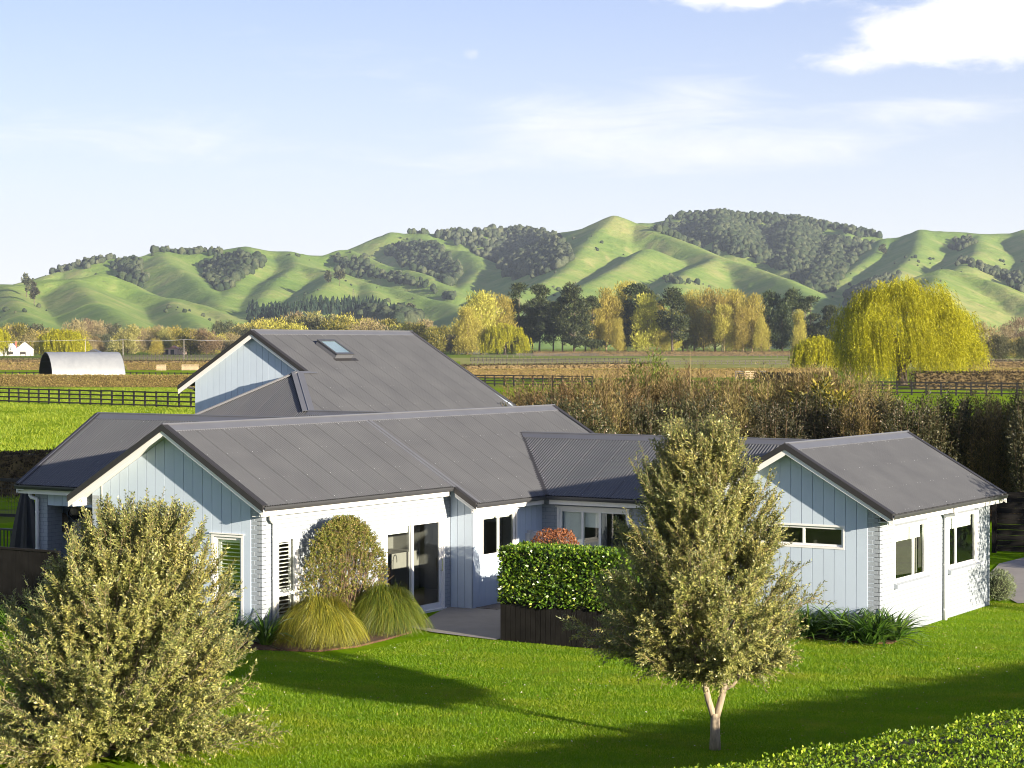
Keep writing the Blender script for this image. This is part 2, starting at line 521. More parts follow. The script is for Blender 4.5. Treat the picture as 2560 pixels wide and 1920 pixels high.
T = 0.5908                                   # roof slope
ZR1, VR1 = 4.170, 2.195                      # front wing ridge
UE0 = -0.36                                  # front barge line
US, PW = 6.494, 0.577                        # step in the sunny wall
UQ = 9.394                                   # wall of the link
RU, RV, RR, RZR, TR = 6.868, -9.8145, -7.9335, 3.776, 0.575     # end wing
PITCHW = 0.0762                              # corrugation pitch
SHEET = PITCHW * 10


def lin(tab, a):
    xs = np.array([p[0] for p in tab], float)
    ys = np.array([p[1] for p in tab], float)
    return np.interp(a, xs, ys)


roofs = {}


def roof_slope(roof, R0, e, h, t, a0, a1, wmin, wmax, lift=0.0, per=8, amp=0.0115, gap=0.0135):
    """corrugated slope: ridge point R0, ridge direction e, downhill direction h, fall t per metre.
    One object per sheet, with narrow gaps over a black sheet that draw the lap shadows."""
    e, h = np.array(e, float), np.array(h, float)
    n = unit(np.array([0, 0, 1.0]) + h * t)
    k = 0
    a = a0
    while a < a1 - 1e-6:
        b = min(a + SHEET, a1)
        lap = b - (gap if b < a1 - 1e-6 else 0.0)
        step = PITCHW / per
        cols = np.arange(a, lap + step * 0.5, step)
        cols[-1] = min(cols[-1], lap) if cols[-1] > lap else cols[-1]
        lo, hi = lin(wmin, cols), lin(wmax, cols)
        ok = hi > lo + 0.01
        if ok.sum() >= 2:
            cols, lo, hi = cols[ok], lo[ok], hi[ok]
            d = amp * np.sin(cols * 2 * math.pi / PITCHW) + lift + 0.007 * (cols - a) / SHEET
            top = R0 + e * cols[:, None] + h * lo[:, None] + np.array([0, 0, -t]) * lo[:, None] + n * d[:, None]
            bot = R0 + e * cols[:, None] + h * hi[:, None] + np.array([0, 0, -t]) * hi[:, None] + n * d[:, None]
            m = len(cols)
            i = np.arange(m - 1)
            f = np.stack([i, i + 1, m + i + 1, m + i], 1)
            if np.dot(np.cross(e, -h), [0, 0, 1]) > 0:
                pass
            else:
                f = f[:, ::-1]
            link('roof_sheet', mesh_np('roof_sheet', np.vstack([top, bot]), f[:, ::-1], M['roof'], smooth=True), roof)
            k += 1
        a = b
    ua = np.unique(np.concatenate([np.arange(a0, a1, 0.05), [a1], [p[0] for p in list(wmin) + list(wmax) if a0 < p[0] < a1]]))
    lo, hi = lin(wmin, ua) + 0.01, lin(wmax, ua) - 0.012
    ok = hi > lo + 0.01
    ua, lo, hi = ua[ok], lo[ok], hi[ok]
    top = R0 + e * ua[:, None] + h * lo[:, None] + np.array([0, 0, -t]) * lo[:, None] - n * 0.02
    bot = R0 + e * ua[:, None] + h * hi[:, None] + np.array([0, 0, -t]) * hi[:, None] - n * 0.02
    m = len(ua)
    i = np.arange(m - 1)
    link('lap_shade', mesh_np('lap_shade', np.vstack([top, bot]), np.stack([i, i + 1, m + i + 1, m + i], 1), M['black']), roof)  # black sheet below the gaps, standing in for shadow at the sheet laps


def screws(roof, R0, e, h, t, a0, a1, rows, wmin, wmax):
    """rows of pale screw heads on the corrugations, one part per slope"""
    e, h = np.array(e, float), np.array(h, float)
    n = unit(np.array([0, 0, 1.0]) + h * t)
    mb = MB()
    for w in rows:
        for a in np.arange(a0 + 0.1, a1 - 0.05, PITCHW * 2):
            a = (round((a / PITCHW) - 0.25) + 0.25) * PITCHW
            if not (lin(wmin, a) + 0.03 < w < lin(wmax, a) - 0.02):
                continue
            p = np.array(R0) + e * a + h * w + np.array([0, 0, -t]) * w + n * 0.011
            s = 0.0055
            u2 = np.cross(n, e)
            mb.add([p - e * s - u2 * s, p + e * s - u2 * s, p + e * s + u2 * s, p - e * s + u2 * s, p + n * 0.005],
                   [(0, 1, 4), (1, 2, 4), (2, 3, 4), (3, 0, 4)])
    if mb.v:
        o = mb.obj('roof_screws', M['galv'], roof)
        o['kind'] = 'stuff'


def new_roof():
    return link('roof', bpy.data.meshes.new('roof'), house)


def capping(roof, name, a, b, h1, h2, t1, t2, w=0.19, lift=0.022, mat='roof_trim'):
    """folded ridge or hip cap from a to b with two flanges falling along h1 and h2"""
    a, b = np.array(a, float), np.array(b, float)
    mb = MB()
    z = np.array([0, 0, 1.0])
    for h, t in ((h1, t1), (h2, t2)):
        h = np.array(h, float)
        d = (h - z * t) * w
        p = [a + z * lift, b + z * lift, b + d + z * lift * 0.85, a + d + z * lift * 0.85]
        mb.prism(p, -z * 0.004)
        q = [a + d + z * lift * 0.85, b + d + z * lift * 0.85, b + d - z * 0.004, a + d - z * 0.004]
        mb.prism(q, h * 0.004)
    d = unit(b - a)
    mb.tube([a + z * (lift + 0.004), b + z * (lift + 0.004)], 0.021, 8)
    return mb.obj(name, M[mat], roof)


def barge(roof, a, b, out, cap_h=0.125, brd_h=0.185, wall_gap=0.13, soffit=True):
    """gable edge from ridge a down to eave b: dark capping, white barge board and the soffit behind it"""
    a, b, out = np.array(a, float), np.array(b, float), np.array(out, float)
    z = np.array([0, 0, 1.0])
    m = MB()
    up = 0.03
    m.prism([a + z * up, b + z * up, b + z * (up - cap_h), a + z * (up - cap_h)], out * 0.028)
    m.prism([a + z * (up + 0.004), b + z * (up + 0.004), b + z * (up - 0.002), a + z * (up - 0.002)], -out * 0.14)
    m.obj('barge_capping', M['barge_cap'], roof)
    m = MB()
    m.prism([a - z * 0.06 - out * 0.03, b - z * 0.06 - out * 0.03, b - z * brd_h - out * 0.03, a - z * brd_h - out * 0.03], out * 0.028)
    m.obj('barge_board', M['white'], roof)
    if soffit:
        m = MB()
        m.prism([a - z * 0.10 - out * 0.032, b - z * 0.10 - out * 0.032, b - z * 0.10 - out * (wall_gap + 0.1), a - z * 0.10 - out * (wall_gap + 0.1)], -z * 0.02)
        m.obj('soffit', M['soffit'], roof)


def gutter(a, b, out, roof, fascia_gap=0.105, drop=0.0):
    """quad gutter with the white fascia board behind it; a and b are eave points on the roof surface"""
    a, b, out = np.array(a, float), np.array(b, float), np.array(out, float)
    z = np.array([0, 0, 1.0])
    m = MB()
    o = -0.012 - drop
    prof = [(-0.085, o), (-0.085, o - 0.085), (0.02, o - 0.085), (0.045, o - 0.03), (0.045, o), (0.038, o), (0.034, o - 0.028), (0.015, o - 0.078), (-0.078, o - 0.078), (-0.078, o)]
    m.prism([a + out * x + z * y for x, y in prof], b - a)
    m.obj('gutter', M['gutter'], roof)
    m = MB()
    m.prism([a - out * 0.087 + z * (o + 0.01), b - out * 0.087 + z * (o + 0.01), b - out * 0.087 + z * (o - 0.19), a - out * 0.087 + z * (o - 0.19)], -out * 0.02)
    m.obj('fascia', M['white'], roof)


# ---- wall frames
class Wall:
    """a wall plane: origin, horizontal direction t, outward normal n, top height as (t,z) table, openings (t0,t1,z0,z1)"""
    def __init__(self, o, t, n, length, top, openings=(), zb=0.0, thick=0.12):
        self.o, self.t, self.n = np.array(o, float), np.array(t, float), np.array(n, float)
        self.L, self.top, self.op, self.zb, self.thick = length, top, list(openings), zb, thick

    def P(self, t, n, z):
        return self.o + self.t * t + self.n * n + np.array([0, 0, z])

    def solid(self, mb, t0, t1, z0, za, zb_, n0, n1):
        q = [self.P(t0, n1, z0), self.P(t1, n1, z0), self.P(t1, n1, zb_), self.P(t0, n1, za)]
        mb.prism(q, self.n * (n0 - n1))

    def pieces(self, mb, t0, t1, n0, n1, dz=0.0, zb=None):
        zb = self.zb if zb is None else zb
        cuts = {t0, t1}
        for (a, b, c, d) in self.op:
            cuts |= {x for x in (a, b) if t0 < x < t1}
        cuts |= {p[0] for p in self.top if t0 < p[0] < t1}
        cuts = sorted(cuts)
        for a, b in zip(cuts[:-1], cuts[1:]):
            if b - a < 0.004:
                continue
            za, zb_ = float(lin(self.top, a)) - dz, float(lin(self.top, b)) - dz
            mid = (a + b) / 2
            z = zb
            for op in sorted([o for o in self.op if o[0] < mid < o[1]], key=lambda o: o[2]):
                if op[2] - z > 0.01:
                    self.solid(mb, a, b, z, op[2], op[2], n0, n1)
                z = op[3]
            if min(za, zb_) - z > 0.005:
                self.solid(mb, a, b, z, za, zb_, n0, n1)

    def backing(self, mat, name='wall'):
        mb = MB()
        self.pieces(mb, 0.0, self.L, -self.thick, 0.0)
        self.obj = mb.obj(name, mat, house)
        return self.obj

    def boards(self, t0, t1, width, proud=0.016, gap=0.011, dz=0.003, zb=None):
        """vertical boards with recessed joints, each board an object"""
        n = max(1, round((t1 - t0) / width))
        w = (t1 - t0) / n
        for i in range(n):
            j = rnd.uniform(-0.0012, 0.0012)
            a, b = t0 + i * w + gap / 2, t0 + (i + 1) * w - gap / 2
            cut = [o for o in self.op if o[0] <= a + 0.002 and o[1] >= b - 0.002]
            if cut:                          # the board stops at the opening: one piece below, one above
                o = cut[0]
                keep, top = self.op, self.top
                mb = MB()
                self.solid(mb, a, b, self.zb if zb is None else zb, o[2], o[2], 0.0, proud + j)
                mb.obj('board', M['wall'], self.obj)
                mb = MB()
                self.op = []
                self.pieces(mb, a, b, 0.0, proud + j, dz, o[3])
                self.op = keep
            else:
                mb = MB()
                self.pieces(mb, a, b, 0.0, proud + j, dz, zb)
            if mb.v:
                mb.obj('board', M['wall'], self.obj)

    def bricks(self, t0, t1, z0, z1, single=True, proud=0.003, start=0.0):
        """stretcher bond; single: each brick an object, else one joined part"""
        mb = MB()
        ch, bl, jn = 0.0845, 0.238, 0.0075
        nc = int(round((z1 - z0) / ch))
        for c in range(nc):
            za, zb_ = z0 + c * ch + jn / 2, min(z0 + (c + 1) * ch - jn / 2, z1)
            x = t0 - bl * (0.5 if c % 2 else 0.0) - start
            while x < t1:
                segs = [(max(x + jn / 2, t0), min(x + bl - jn / 2, t1))]
                for (oa, ob, oc, od) in self.op:
                    if od <= za + 0.01 or oc >= zb_ - 0.01:
                        continue
                    new = []
                    for (s, e) in segs:
                        if ob <= s or oa >= e:
                            new.append((s, e))
                        else:
                            if oa - s > 0.02:
                                new.append((s, oa))
                            if e - ob > 0.02:
                                new.append((ob, e))
                    segs = new
                for (s, e) in segs:
                    if e - s < 0.03:
                        continue
                    p = proud + rnd.uniform(-0.0006, 0.0006)
                    m = MB() if single else mb
                    b = 0.0025
                    v = [self.P(s, 0, za), self.P(e, 0, za), self.P(e, 0, zb_), self.P(s, 0, zb_),
                         self.P(s + b, p, za + b), self.P(e - b, p, za + b), self.P(e - b, p, zb_ - b), self.P(s + b, p, zb_ - b)]
                    m.add(v, [(4, 5, 6, 7), (0, 1, 5, 4), (1, 2, 6, 5), (2, 3, 7, 6), (3, 0, 4, 7)])
                    if single:
                        m.obj('brick', M['brick'], self.obj)
                x += bl
        if mb.v:
            o = mb.obj('brickwork', M['brick'], self.obj)
            o['kind'] = 'stuff'


def window(w, t0, t1, z0, z1, mullions=(), transoms=(), facing=0.05, name='window', sill=0.0, deep=0.06, fr=0.045,
           blind=0.0, shutters=False, head=True, proud=0.022, sash=()):
    """white framed window in the opening t0..t1, z0..z1 of wall w"""
    mb = MB()
    f = facing
    # facings on the wall face
    w.solid(mb, t0 - f, t1 + f, z1, z1 + f, z1 + f, 0.0, proud)
    w.solid(mb, t0 - f, t0, z0, z1, z1, 0.0, proud)
    w.solid(mb, t1, t1 + f, z0, z1, z1, 0.0, proud)
    w.solid(mb, t0 - f, t1 + f, z0 - f, z0, z0, 0.0, proud + 0.006)
    if head:
        w.solid(mb, t0 - f - 0.03, t1 + f + 0.03, z1 + f, z1 + f + 0.022, z1 + f + 0.022, 0.0, proud + 0.03)
    # reveals
    for a, b, c, d in ((t0, t0 + 0.012, z0, z1), (t1 - 0.012, t1, z0, z1)):
        w.solid(mb, a, b, c, d, d, -deep - 0.04, 0.0)
    w.solid(mb, t0, t1, z0, z0 + 0.012, z0 + 0.012, -deep - 0.04, 0.0)
    w.solid(mb, t0, t1, z1 - 0.012, z1, z1, -deep - 0.04, 0.0)
    win = mb.obj(name, M['white'], house)
    # sash frame
    mb = MB()
    n0, n1 = -deep + 0.005, -deep + 0.04
    for a, b, c, d in ((t0 + 0.012, t0 + 0.012 + fr, z0 + 0.012, z1 - 0.012), (t1 - 0.012 - fr, t1 - 0.012, z0 + 0.012, z1 - 0.012)):
        w.solid(mb, a, b, c, d, d, n0, n1)
    w.solid(mb, t0 + 0.012 + fr, t1 - 0.012 - fr, z0 + 0.012, z0 + 0.012 + fr, z0 + 0.012 + fr, n0, n1)
    w.solid(mb, t0 + 0.012 + fr, t1 - 0.012 - fr, z1 - 0.012 - fr, z1 - 0.012, z1 - 0.012, n0, n1)
    for m in mullions:
        w.solid(mb, m - fr * 0.6, m + fr * 0.6, z0 + 0.012 + fr, z1 - 0.012 - fr, z1 - 0.012 - fr, n0, n1 + 0.004)
    for z in transoms:
        w.solid(mb, t0 + 0.012 + fr, t1 - 0.012 - fr, z - fr * 0.7, z + fr * 0.7, z + fr * 0.7, n0 - 0.002, n1 + 0.006)
    mb.obj('frame', M['frame'], win)
    ts = [t0 + 0.05] + list(mullions) + [t1 - 0.05]
    zs = [z0 + 0.05] + list(transoms) + [z1 - 0.05]
    for a, b in zip(ts[:-1], ts[1:]):
        for c, d in zip(zs[:-1], zs[1:]):
            mb = MB()
            q = [w.P(a, -deep + 0.02, c), w.P(b, -deep + 0.02, c), w.P(b, -deep + 0.02, d), w.P(a, -deep + 0.02, d)]
            mb.add(q, [(0, 1, 2, 3)])
            mb.obj('pane', M['glass'], win)
    if sill:
        mb = MB()
        q = [w.P(t0 - f - 0.03, 0.0, z0 - f), w.P(t0 - f - 0.03, 0.085, z0 - f - 0.03), w.P(t0 - f - 0.03, 0.085, z0 - f - 0.11), w.P(t0 - f - 0.03, 0.0, z0 - f - 0.10)]
        mb.prism(q, w.t * (t1 - t0 + 2 * f + 0.06))
        mb.obj('sill', M['brick'], win)
    if blind:
        for a, b, dr in ((ts[i], ts[i + 1], blind if not hasattr(blind, '__len__') else blind[i]) for i in range(len(ts) - 1)):
            if dr:
                mb = MB()
                w.solid(mb, a + 0.01, b - 0.01, z1 - 0.05 - dr, z1 - 0.05, z1 - 0.05, -deep - 0.075, -deep - 0.07)
                mb.obj('blind', M['blind'], win)
    if shutters:
        for c, d in zip(zs[:-1], zs[1:]):
            mb = MB()
            n1, n0 = -deep - 0.05, -deep - 0.085
            for a, b in ((t0 + 0.03, t0 + 0.085), (t1 - 0.085, t1 - 0.03)):
                w.solid(mb, a, b, c + 0.02, d - 0.01, d - 0.01, n0, n1)
            w.solid(mb, t0 + 0.085, t1 - 0.085, c + 0.02, c + 0.08, c + 0.08, n0, n1)
            w.solid(mb, t0 + 0.085, t1 - 0.085, d - 0.07, d - 0.01, d - 0.01, n0, n1)
            mb.obj('shutter_frame', M['slat'], win)
            z = c + 0.125
            while z < d - 0.09:
                mb = MB()
                q = [w.P(t0 + 0.085, n1 + 0.012, z - 0.007), w.P(t0 + 0.085, n0 - 0.012, z - 0.003), w.P(t0 + 0.085, n0 - 0.012, z + 0.007), w.P(t0 + 0.085, n1 + 0.012, z + 0.005)]
                mb.prism(q, w.t * (t1 - t0 - 0.17))
                mb.obj('slat', M['slat'], win)
                z += 0.076
    return win


def downpipe(x, y, ztop, zbot, out, off=0.065, gy=0.11):
    """round downpipe standing off a wall, with the offset bend under the gutter"""
    out = np.array(out, float)
    p = np.array([x, y, 0.0])
    side = np.array([-out[1], out[0], 0]) * 0.16
    z = np.array([0, 0, 1.0])
    mb = MB()
    pts = [p + out * gy - side + z * ztop, p + out * gy - side + z * (ztop - 0.09), p + out * gy - side * 0.8 + z * (ztop - 0.13),
           p + out * off - side * 0.15 + z * (ztop - 0.16), p + out * off + z * (ztop - 0.20), p + out * off + z * (ztop - 0.3), p + out * off + z * zbot]
    mb.tube(pts, 0.042, 10)
    d = mb.obj('downpipe', M['white'], house, smooth=True)
    for zz in (ztop - 0.45, (ztop + zbot) / 2, zbot + 0.25):
        m = MB()
        m.lathe([(0.043, -0.018), (0.05, -0.018), (0.05, 0.018), (0.043, 0.018)], (p + out * off + z * zz), 10)
        m.obj('clip', M['white'], d)
    return d


# ---- front wing ------------------------------------------------------------
def zf(v):                                   # underside of the front wing roof
    return ZR1 - T * abs(VR1 - v)


W1 = 4.389
ga = Wall((0, 0, 0), (0, 1, 0), (-1, 0, 0), W1, [(0, zf(0) - 0.125), (VR1, ZR1 - 0.125), (W1, zf(W1) - 0.125)],
          [(0.50, 1.19, 0.36, 2.03), (3.15, 3.85, 0.36, 2.03)])
ga.backing(M['wall'])
ga.boards(0.262, 4.128, 0.243)
ga.bricks(-0.0028, 0.262, 0.0, zf(0.05) - 0.14, start=0.06)
ga.bricks(4.128, W1, 0.0, zf(W1) - 0.14, start=0.06)
window(ga, 0.50, 1.19, 0.36, 2.03, transoms=(0.91,), facing=0.055, shutters=True)
window(ga, 3.15, 3.85, 0.36, 2.03, transoms=(0.91,), facing=0.055, shutters=True)

sa = Wall((0, 0, 0), (1, 0, 0), (0, -1, 0), US, [(0, 2.60), (US, 2.60)],
          [(0.49, 1.08, 0.36, 2.02), (4.115, 6.205, 0.02, 2.02)])
sa.backing(M['mortar'])
sa.bricks(0.0, 6.25, 0.0, 2.60, single=False)
sa.bricks(6.25, US, 0.0, 2.60, single=True, start=0.1)
window(sa, 0.49, 1.08, 0.36, 2.02, transoms=(0.91,), facing=0.05, shutters=True)

# sliding door
def sliding_door(w, t0, t1, z0, z1, mid):
    mb = MB()
    f = 0.05
    w.solid(mb, t0 - f, t1 + f, z1, z1 + f, z1 + f, 0.0, 0.02)
    w.solid(mb, t0 - f, t0, z0, z1, z1, 0.0, 0.02)
    w.solid(mb, t1, t1 + f, z0, z1, z1, 0.0, 0.02)
    w.solid(mb, t0 - f, t1 + f, z0 - 0.02, z0 + 0.03, z0 + 0.03, -0.12, 0.07)
    for a, b in ((t0, t0 + 0.03), (t1 - 0.03, t1)):
        w.solid(mb, a, b, z0 + 0.03, z1, z1, -0.12, 0.0)
    w.solid(mb, t0 + 0.03, t1 - 0.03, z1 - 0.03, z1, z1, -0.12, 0.0)
    d = mb.obj('sliding_door', M['white'], house)
    for a, b, n in ((t0 + 0.03, mid + 0.04, -0.09), (mid - 0.04, t1 - 0.03, -0.04)):
        mb = MB()
        s = 0.075
        for c, e in ((a, a + s), (b - s, b)):
            w.solid(mb, c, e, z0 + 0.03, z1 - 0.03, z1 - 0.03, n - 0.018, n + 0.018)
        w.solid(mb, a + s, b - s, z0 + 0.03, z0 + 0.15, z0 + 0.15, n - 0.018, n + 0.018)
        w.solid(mb, a + s, b - s, z1 - 0.11, z1 - 0.03, z1 - 0.03, n - 0.018, n + 0.018)
        mb.obj('door_frame', M['frame'], d)
        mb = MB()
        mb.add([w.P(a + s, n, z0 + 0.15), w.P(b - s, n, z0 + 0.15), w.P(b - s, n, z1 - 0.11), w.P(a + s, n, z1 - 0.11)], [(0, 1, 2, 3)])
        mb.obj('pane', M['glass'], d)
    mb = MB()
    w.solid(mb, t0 + 0.11, mid - 0.02, z1 - 0.26, z1 - 0.10, z1 - 0.10, -0.145, -0.14)
    mb.obj('blind', M['blind'], d)
    mb = MB()
    tt = t1 - 0.065
    mb.tube([w.P(tt, -0.02, 0.85), w.P(tt, 0.035, 0.85), w.P(tt, 0.035, 1.12), w.P(tt, -0.02, 1.12)], 0.011, 6)
    mb.obj('handle', M['chrome'], d)
    return d


sliding_door(sa, 4.115, 6.205, 0.02, 2.02, 5.10)

# step wall and kitchen wall
st = Wall((US, -PW, 0), (0, 1, 0), (-1, 0, 0), PW - 0.012, [(0, zf(-PW) - 0.10), (PW, zf(0) - 0.10)])
st.backing(M['wall'])
st.boards(0.0, PW - 0.012, 0.19)
ka = Wall((US, -PW, 0), (1, 0, 0), (0, -1, 0), UQ - US, [(0, 2.25), (UQ - US, 2.25)], [(0.405, 1.765, 1.10, 2.02)])
ka.backing(M['wall'])
ka.boards(0.0, UQ - US, 0.2417, proud=0.014)
window(ka, 0.405, 1.765, 1.10, 2.02, mullions=(1.085,), facing=0.05, blind=0.06)

# front wing roof
r1 = new_roof()
VE, VE2 = -0.31, -0.90
ZE, ZE2 = zf(VE), zf(VE2)
UB = 6.12                                    # barge of the step
roof_slope(r1, (0, VR1, ZR1), (1, 0, 0), (0, -1, 0), T, UE0, 14.6, [(-1, 0.0), (11.45, 0.0), (20, 0)],
           [(-1, VR1 - VE), (UB - 0.001, VR1 - VE), (UB, VR1 - VE2), (9.05, VR1 - VE2), (11.45, 0.936), (13.85, VR1 - VE2), (20, VR1 - VE2)])
roof_slope(r1, (0, VR1, ZR1), (1, 0, 0), (0, 1, 0), T, UE0, 14.6, [(-1, 0), (20, 0)],
           [(-1, 2.505), (1.77, 2.505), (4.30, 0.02), (6.83, 2.505), (20, 2.505)])
screws(r1, (0, VR1, ZR1), (1, 0, 0), (0, -1, 0), T, UE0, 14.7, (0.24, 0.95, 1.75, 2.42, 3.02), [(-1, 0), (20, 0)],
       [(-1, VR1 - VE), (UB - 0.001, VR1 - VE), (UB, VR1 - VE2), (8.9, VR1 - VE2), (11.2, 0.936), (13.85, VR1 - VE2), (20, 3)])
capping(r1, 'ridge_cap', (UE0, VR1, ZR1), (14.6, VR1, ZR1), (0, -1, 0), (0, 1, 0), T, T)
capping(r1, 'roof_flashing', (UB + 0.10, 0.0 + VR1 - 0.2, zf(VR1 - 0.2) + 0.004), (UB + 0.10, VE2 - 0.01, ZE2 + 0.004), (-1, 0, 0), (1, 0, 0), 0.0, 0.0, w=0.11, lift=0.012)
barge(r1, (UE0, VR1, ZR1), (UE0, VE - 0.02, ZE - 0.012), (-1, 0, 0), wall_gap=0.30)
barge(r1, (UE0, VR1, ZR1), (UE0, 2 * VR1 - VE + 0.02, ZE - 0.012), (-1, 0, 0), brd_h=0.20, wall_gap=0.30)
barge(r1, (UB, VE - 0.06, zf(VE - 0.06)), (UB, VE2 - 0.02, ZE2 - 0.012), (-1, 0, 0), wall_gap=0.36)
barge(r1, (14.6, VR1, ZR1), (14.6, VE2, ZE2), (1, 0, 0))
gutter((UE0 + 0.02, VE, ZE), (UB, VE, ZE), (0, -1, 0), r1)
gutter((UB + 0.01, VE2, ZE2), (9.10, VE2, ZE2), (0, -1, 0), r1)
gutter((UE0 + 0.02, 2 * VR1 - VE, ZE), (1.75, 2 * VR1 - VE, ZE), (0, 1, 0), r1)
mb = MB()
mb.box(UE0 + 0.05, UB, VE + 0.10, -0.012, 2.48, 2.495)
mb.obj('soffit', M['soffit'], r1)
gable_far = Wall((14.4, 4.4, 0), (0, -1, 0), (1, 0, 0), 4.9, [(0, zf(4.4) - 0.1), (4.4 - VR1, ZR1 - 0.12), (4.9, zf(-0.5) - 0.1)])
gable_far.backing(M['wall'])
downpipe(0.30, 0, 2.50, 0.0, (0, -1, 0))

# ---- link ------------------------------------------------------------------
LU, LZ = 11.45, 3.607
TL = (LZ - ZE2) / (LU - 9.05)
r2 = new_roof()
roof_slope(r2, (LU, 1.259, LZ), (0, -1, 0), (-1, 0, 0), TL, 0.0, 9.0, [(0, 0), (9.0, 0)],
           [(0, 0.0), (2.159, 2.40), (6.65, 2.40), (8.9, 0.0)])
roof_slope(r2, (LU, 1.259, LZ), (0, -1, 0), (1, 0, 0), TL, 0.0, 9.0, [(0, 0), (9, 0)], [(0, 0.0), (2.159, 2.40), (6.65, 2.40), (8.9, 0)])
screws(r2, (LU, 1.259, LZ), (0, -1, 0), (-1, 0, 0), TL, 0.1, 8.6, (0.24, 1.0, 1.75, 2.33), [(0, 0), (9, 0)], [(0, 0.0), (2.159, 2.40), (6.65, 2.40), (8.9, 0.0)])
capping(r2, 'ridge_cap', (LU, 1.23, LZ), (LU, -7.7, LZ), (-1, 0, 0), (1, 0, 0), TL, TL)
mb = MB()                                    # dark valley between the two roofs
for dd in (0.0,):
    a, b = np.array([LU, 1.259, LZ + 0.016]), np.array([9.03, VE2 - 0.01, ZE2 + 0.016])
    s = unit(np.array([1.0, 1.0, 0.0])) * 0.0
    wv = np.array([0.045, -0.045, 0.0])
    mb.prism([a - wv, b - wv, b + wv, a + wv], (0, 0, 0.008))
mb.obj('valley', M['barge_cap'], r2)
gutter((9.05, VE2 - 0.03, ZE2), (9.05, -5.7, ZE2), (-1, 0, 0), r2)
lk = Wall((UQ, -5.94, 0), (0, 1, 0), (-1, 0, 0), 5.94 - PW - 0.014, [(0, 2.27), (6, 2.27)], [(3.13, 4.90, 0.50, 2.02), (0.9, 2.3, 0.5, 2.02)])
lk.backing(M['mortar'])
lk.bricks(3.0, 5.94 - PW - 0.014, 0.0, 2.26, single=True)
lk.bricks(0.0, 3.0, 0.0, 2.26, single=False)
window(lk, 3.13, 4.90, 0.50, 2.02, mullions=(3.85, 4.30), facing=0.05, blind=(0.0, 0.35, 1.40))  # deepest blind is an added white panel standing for the pale lit room
window(lk, 0.9, 2.3, 0.5, 2.02, mullions=(1.6,), facing=0.05)

# ---- end wing --------------------------------------------------------------
def zr(v):
    return RZR - TR * abs(RR - v)



VL = 2 * RR - RV
rg = Wall((RU, RV, 0), (0, 1, 0), (-1, 0, 0), VL - RV, [(0, zr(RV) - 0.12), (RR - RV, RZR - 0.12), (VL - RV, zr(VL) - 0.12)],
          [(0.77, 2.62, 1.765, 2.16)])
rg.backing(M['wall'])
rg.boards(0.256, VL - RV, 0.229)
rg.bricks(-0.0028, 0.256, 0.0, zr(RV) - 0.13, start=0.08)
window(rg, 0.77, 2.62, 1.765, 2.16, mullions=(1.625,), facing=0.04, fr=0.036, head=False)
rs = Wall((RU, RV, 0), (1, 0, 0), (0, -1, 0), 6.348, [(0, 2.50), (7, 2.50)],
          [(0.76, 2.52, 1.06, 2.14), (3.78, 5.53, 1.06, 2.14)])
rs.backing(M['mortar'])
rs.bricks(0.0, 6.348, 0.0, 2.48, single=False)
window(rs, 0.76, 2.52, 1.06, 2.14, mullions=(1.835,), facing=0.025, fr=0.036, sill=0.1, blind=(0.27, 0.27), head=False)
window(rs, 3.78, 5.53, 1.06, 2.14, mullions=(4.29,), facing=0.025, fr=0.036, sill=0.1, blind=(0.25, 0.25), head=False)
rb = Wall((RU + 6.348, VL, 0), (0, -1, 0), (1, 0, 0), VL - RV, [(0, zr(VL) - 0.12), (VL - RR, RZR - 0.12), (VL - RV, zr(RV) - 0.12)])
rb.backing(M['wall'])
r3 = new_roof()
RE = 0.372
roof_slope(r3, (RU - 0.326, RR, RZR), (1, 0, 0), (0, -1, 0), TR, 0.0, 6.634, [(0, 0), (9, 0)], [(0, RR - RV + RE), (9, RR - RV + RE)])
roof_slope(r3, (RU - 0.326, RR, RZR), (1, 0, 0), (0, 1, 0), TR, 0.0, 6.634, [(0, 0), (9, 0)],
           [(0, 2.254), (2.56, 2.254), (4.93, 0.30), (6.634, 1.6)])
screws(r3, (RU - 0.326, RR, RZR), (1, 0, 0), (0, -1, 0), TR, 0, 6.6, (0.24, 0.9, 1.55, 2.18), [(0, 0), (9, 0)], [(0, 2.25), (9, 2.25)])
capping(r3, 'ridge_cap', (RU - 0.326, RR, RZR), (RU + 6.308, RR, RZR), (0, -1, 0), (0, 1, 0), TR, TR)
ve3 = RV - RE
barge(r3, (RU - 0.326, RR, RZR), (RU - 0.326, ve3 - 0.02, zr(ve3) - 0.012), (-1, 0, 0), wall_gap=0.30)
barge(r3, (RU - 0.326, RR, RZR), (RU - 0.326, 2 * RR - ve3 + 0.02, zr(ve3) - 0.012), (-1, 0, 0), wall_gap=0.30, brd_h=0.21)
barge(r3, (RU + 6.308, RR, RZR), (RU + 6.308, ve3 - 0.02, zr(ve3) - 0.012), (1, 0, 0))
gutter((RU - 0.306, ve3, zr(ve3)), (RU + 6.36, ve3, zr(ve3)), (0, -1, 0), r3)
mb = MB()                                    # soffit under the sunny eave
mb.box(RU - 0.15, RU + 6.43, ve3 + 0.10, RV - 0.012, 2.30, 2.315)
mb.obj('soffit', M['soffit'], r3)
downpipe(10.30, RV, 2.36, -0.02, (0, -1, 0), gy=0.33)

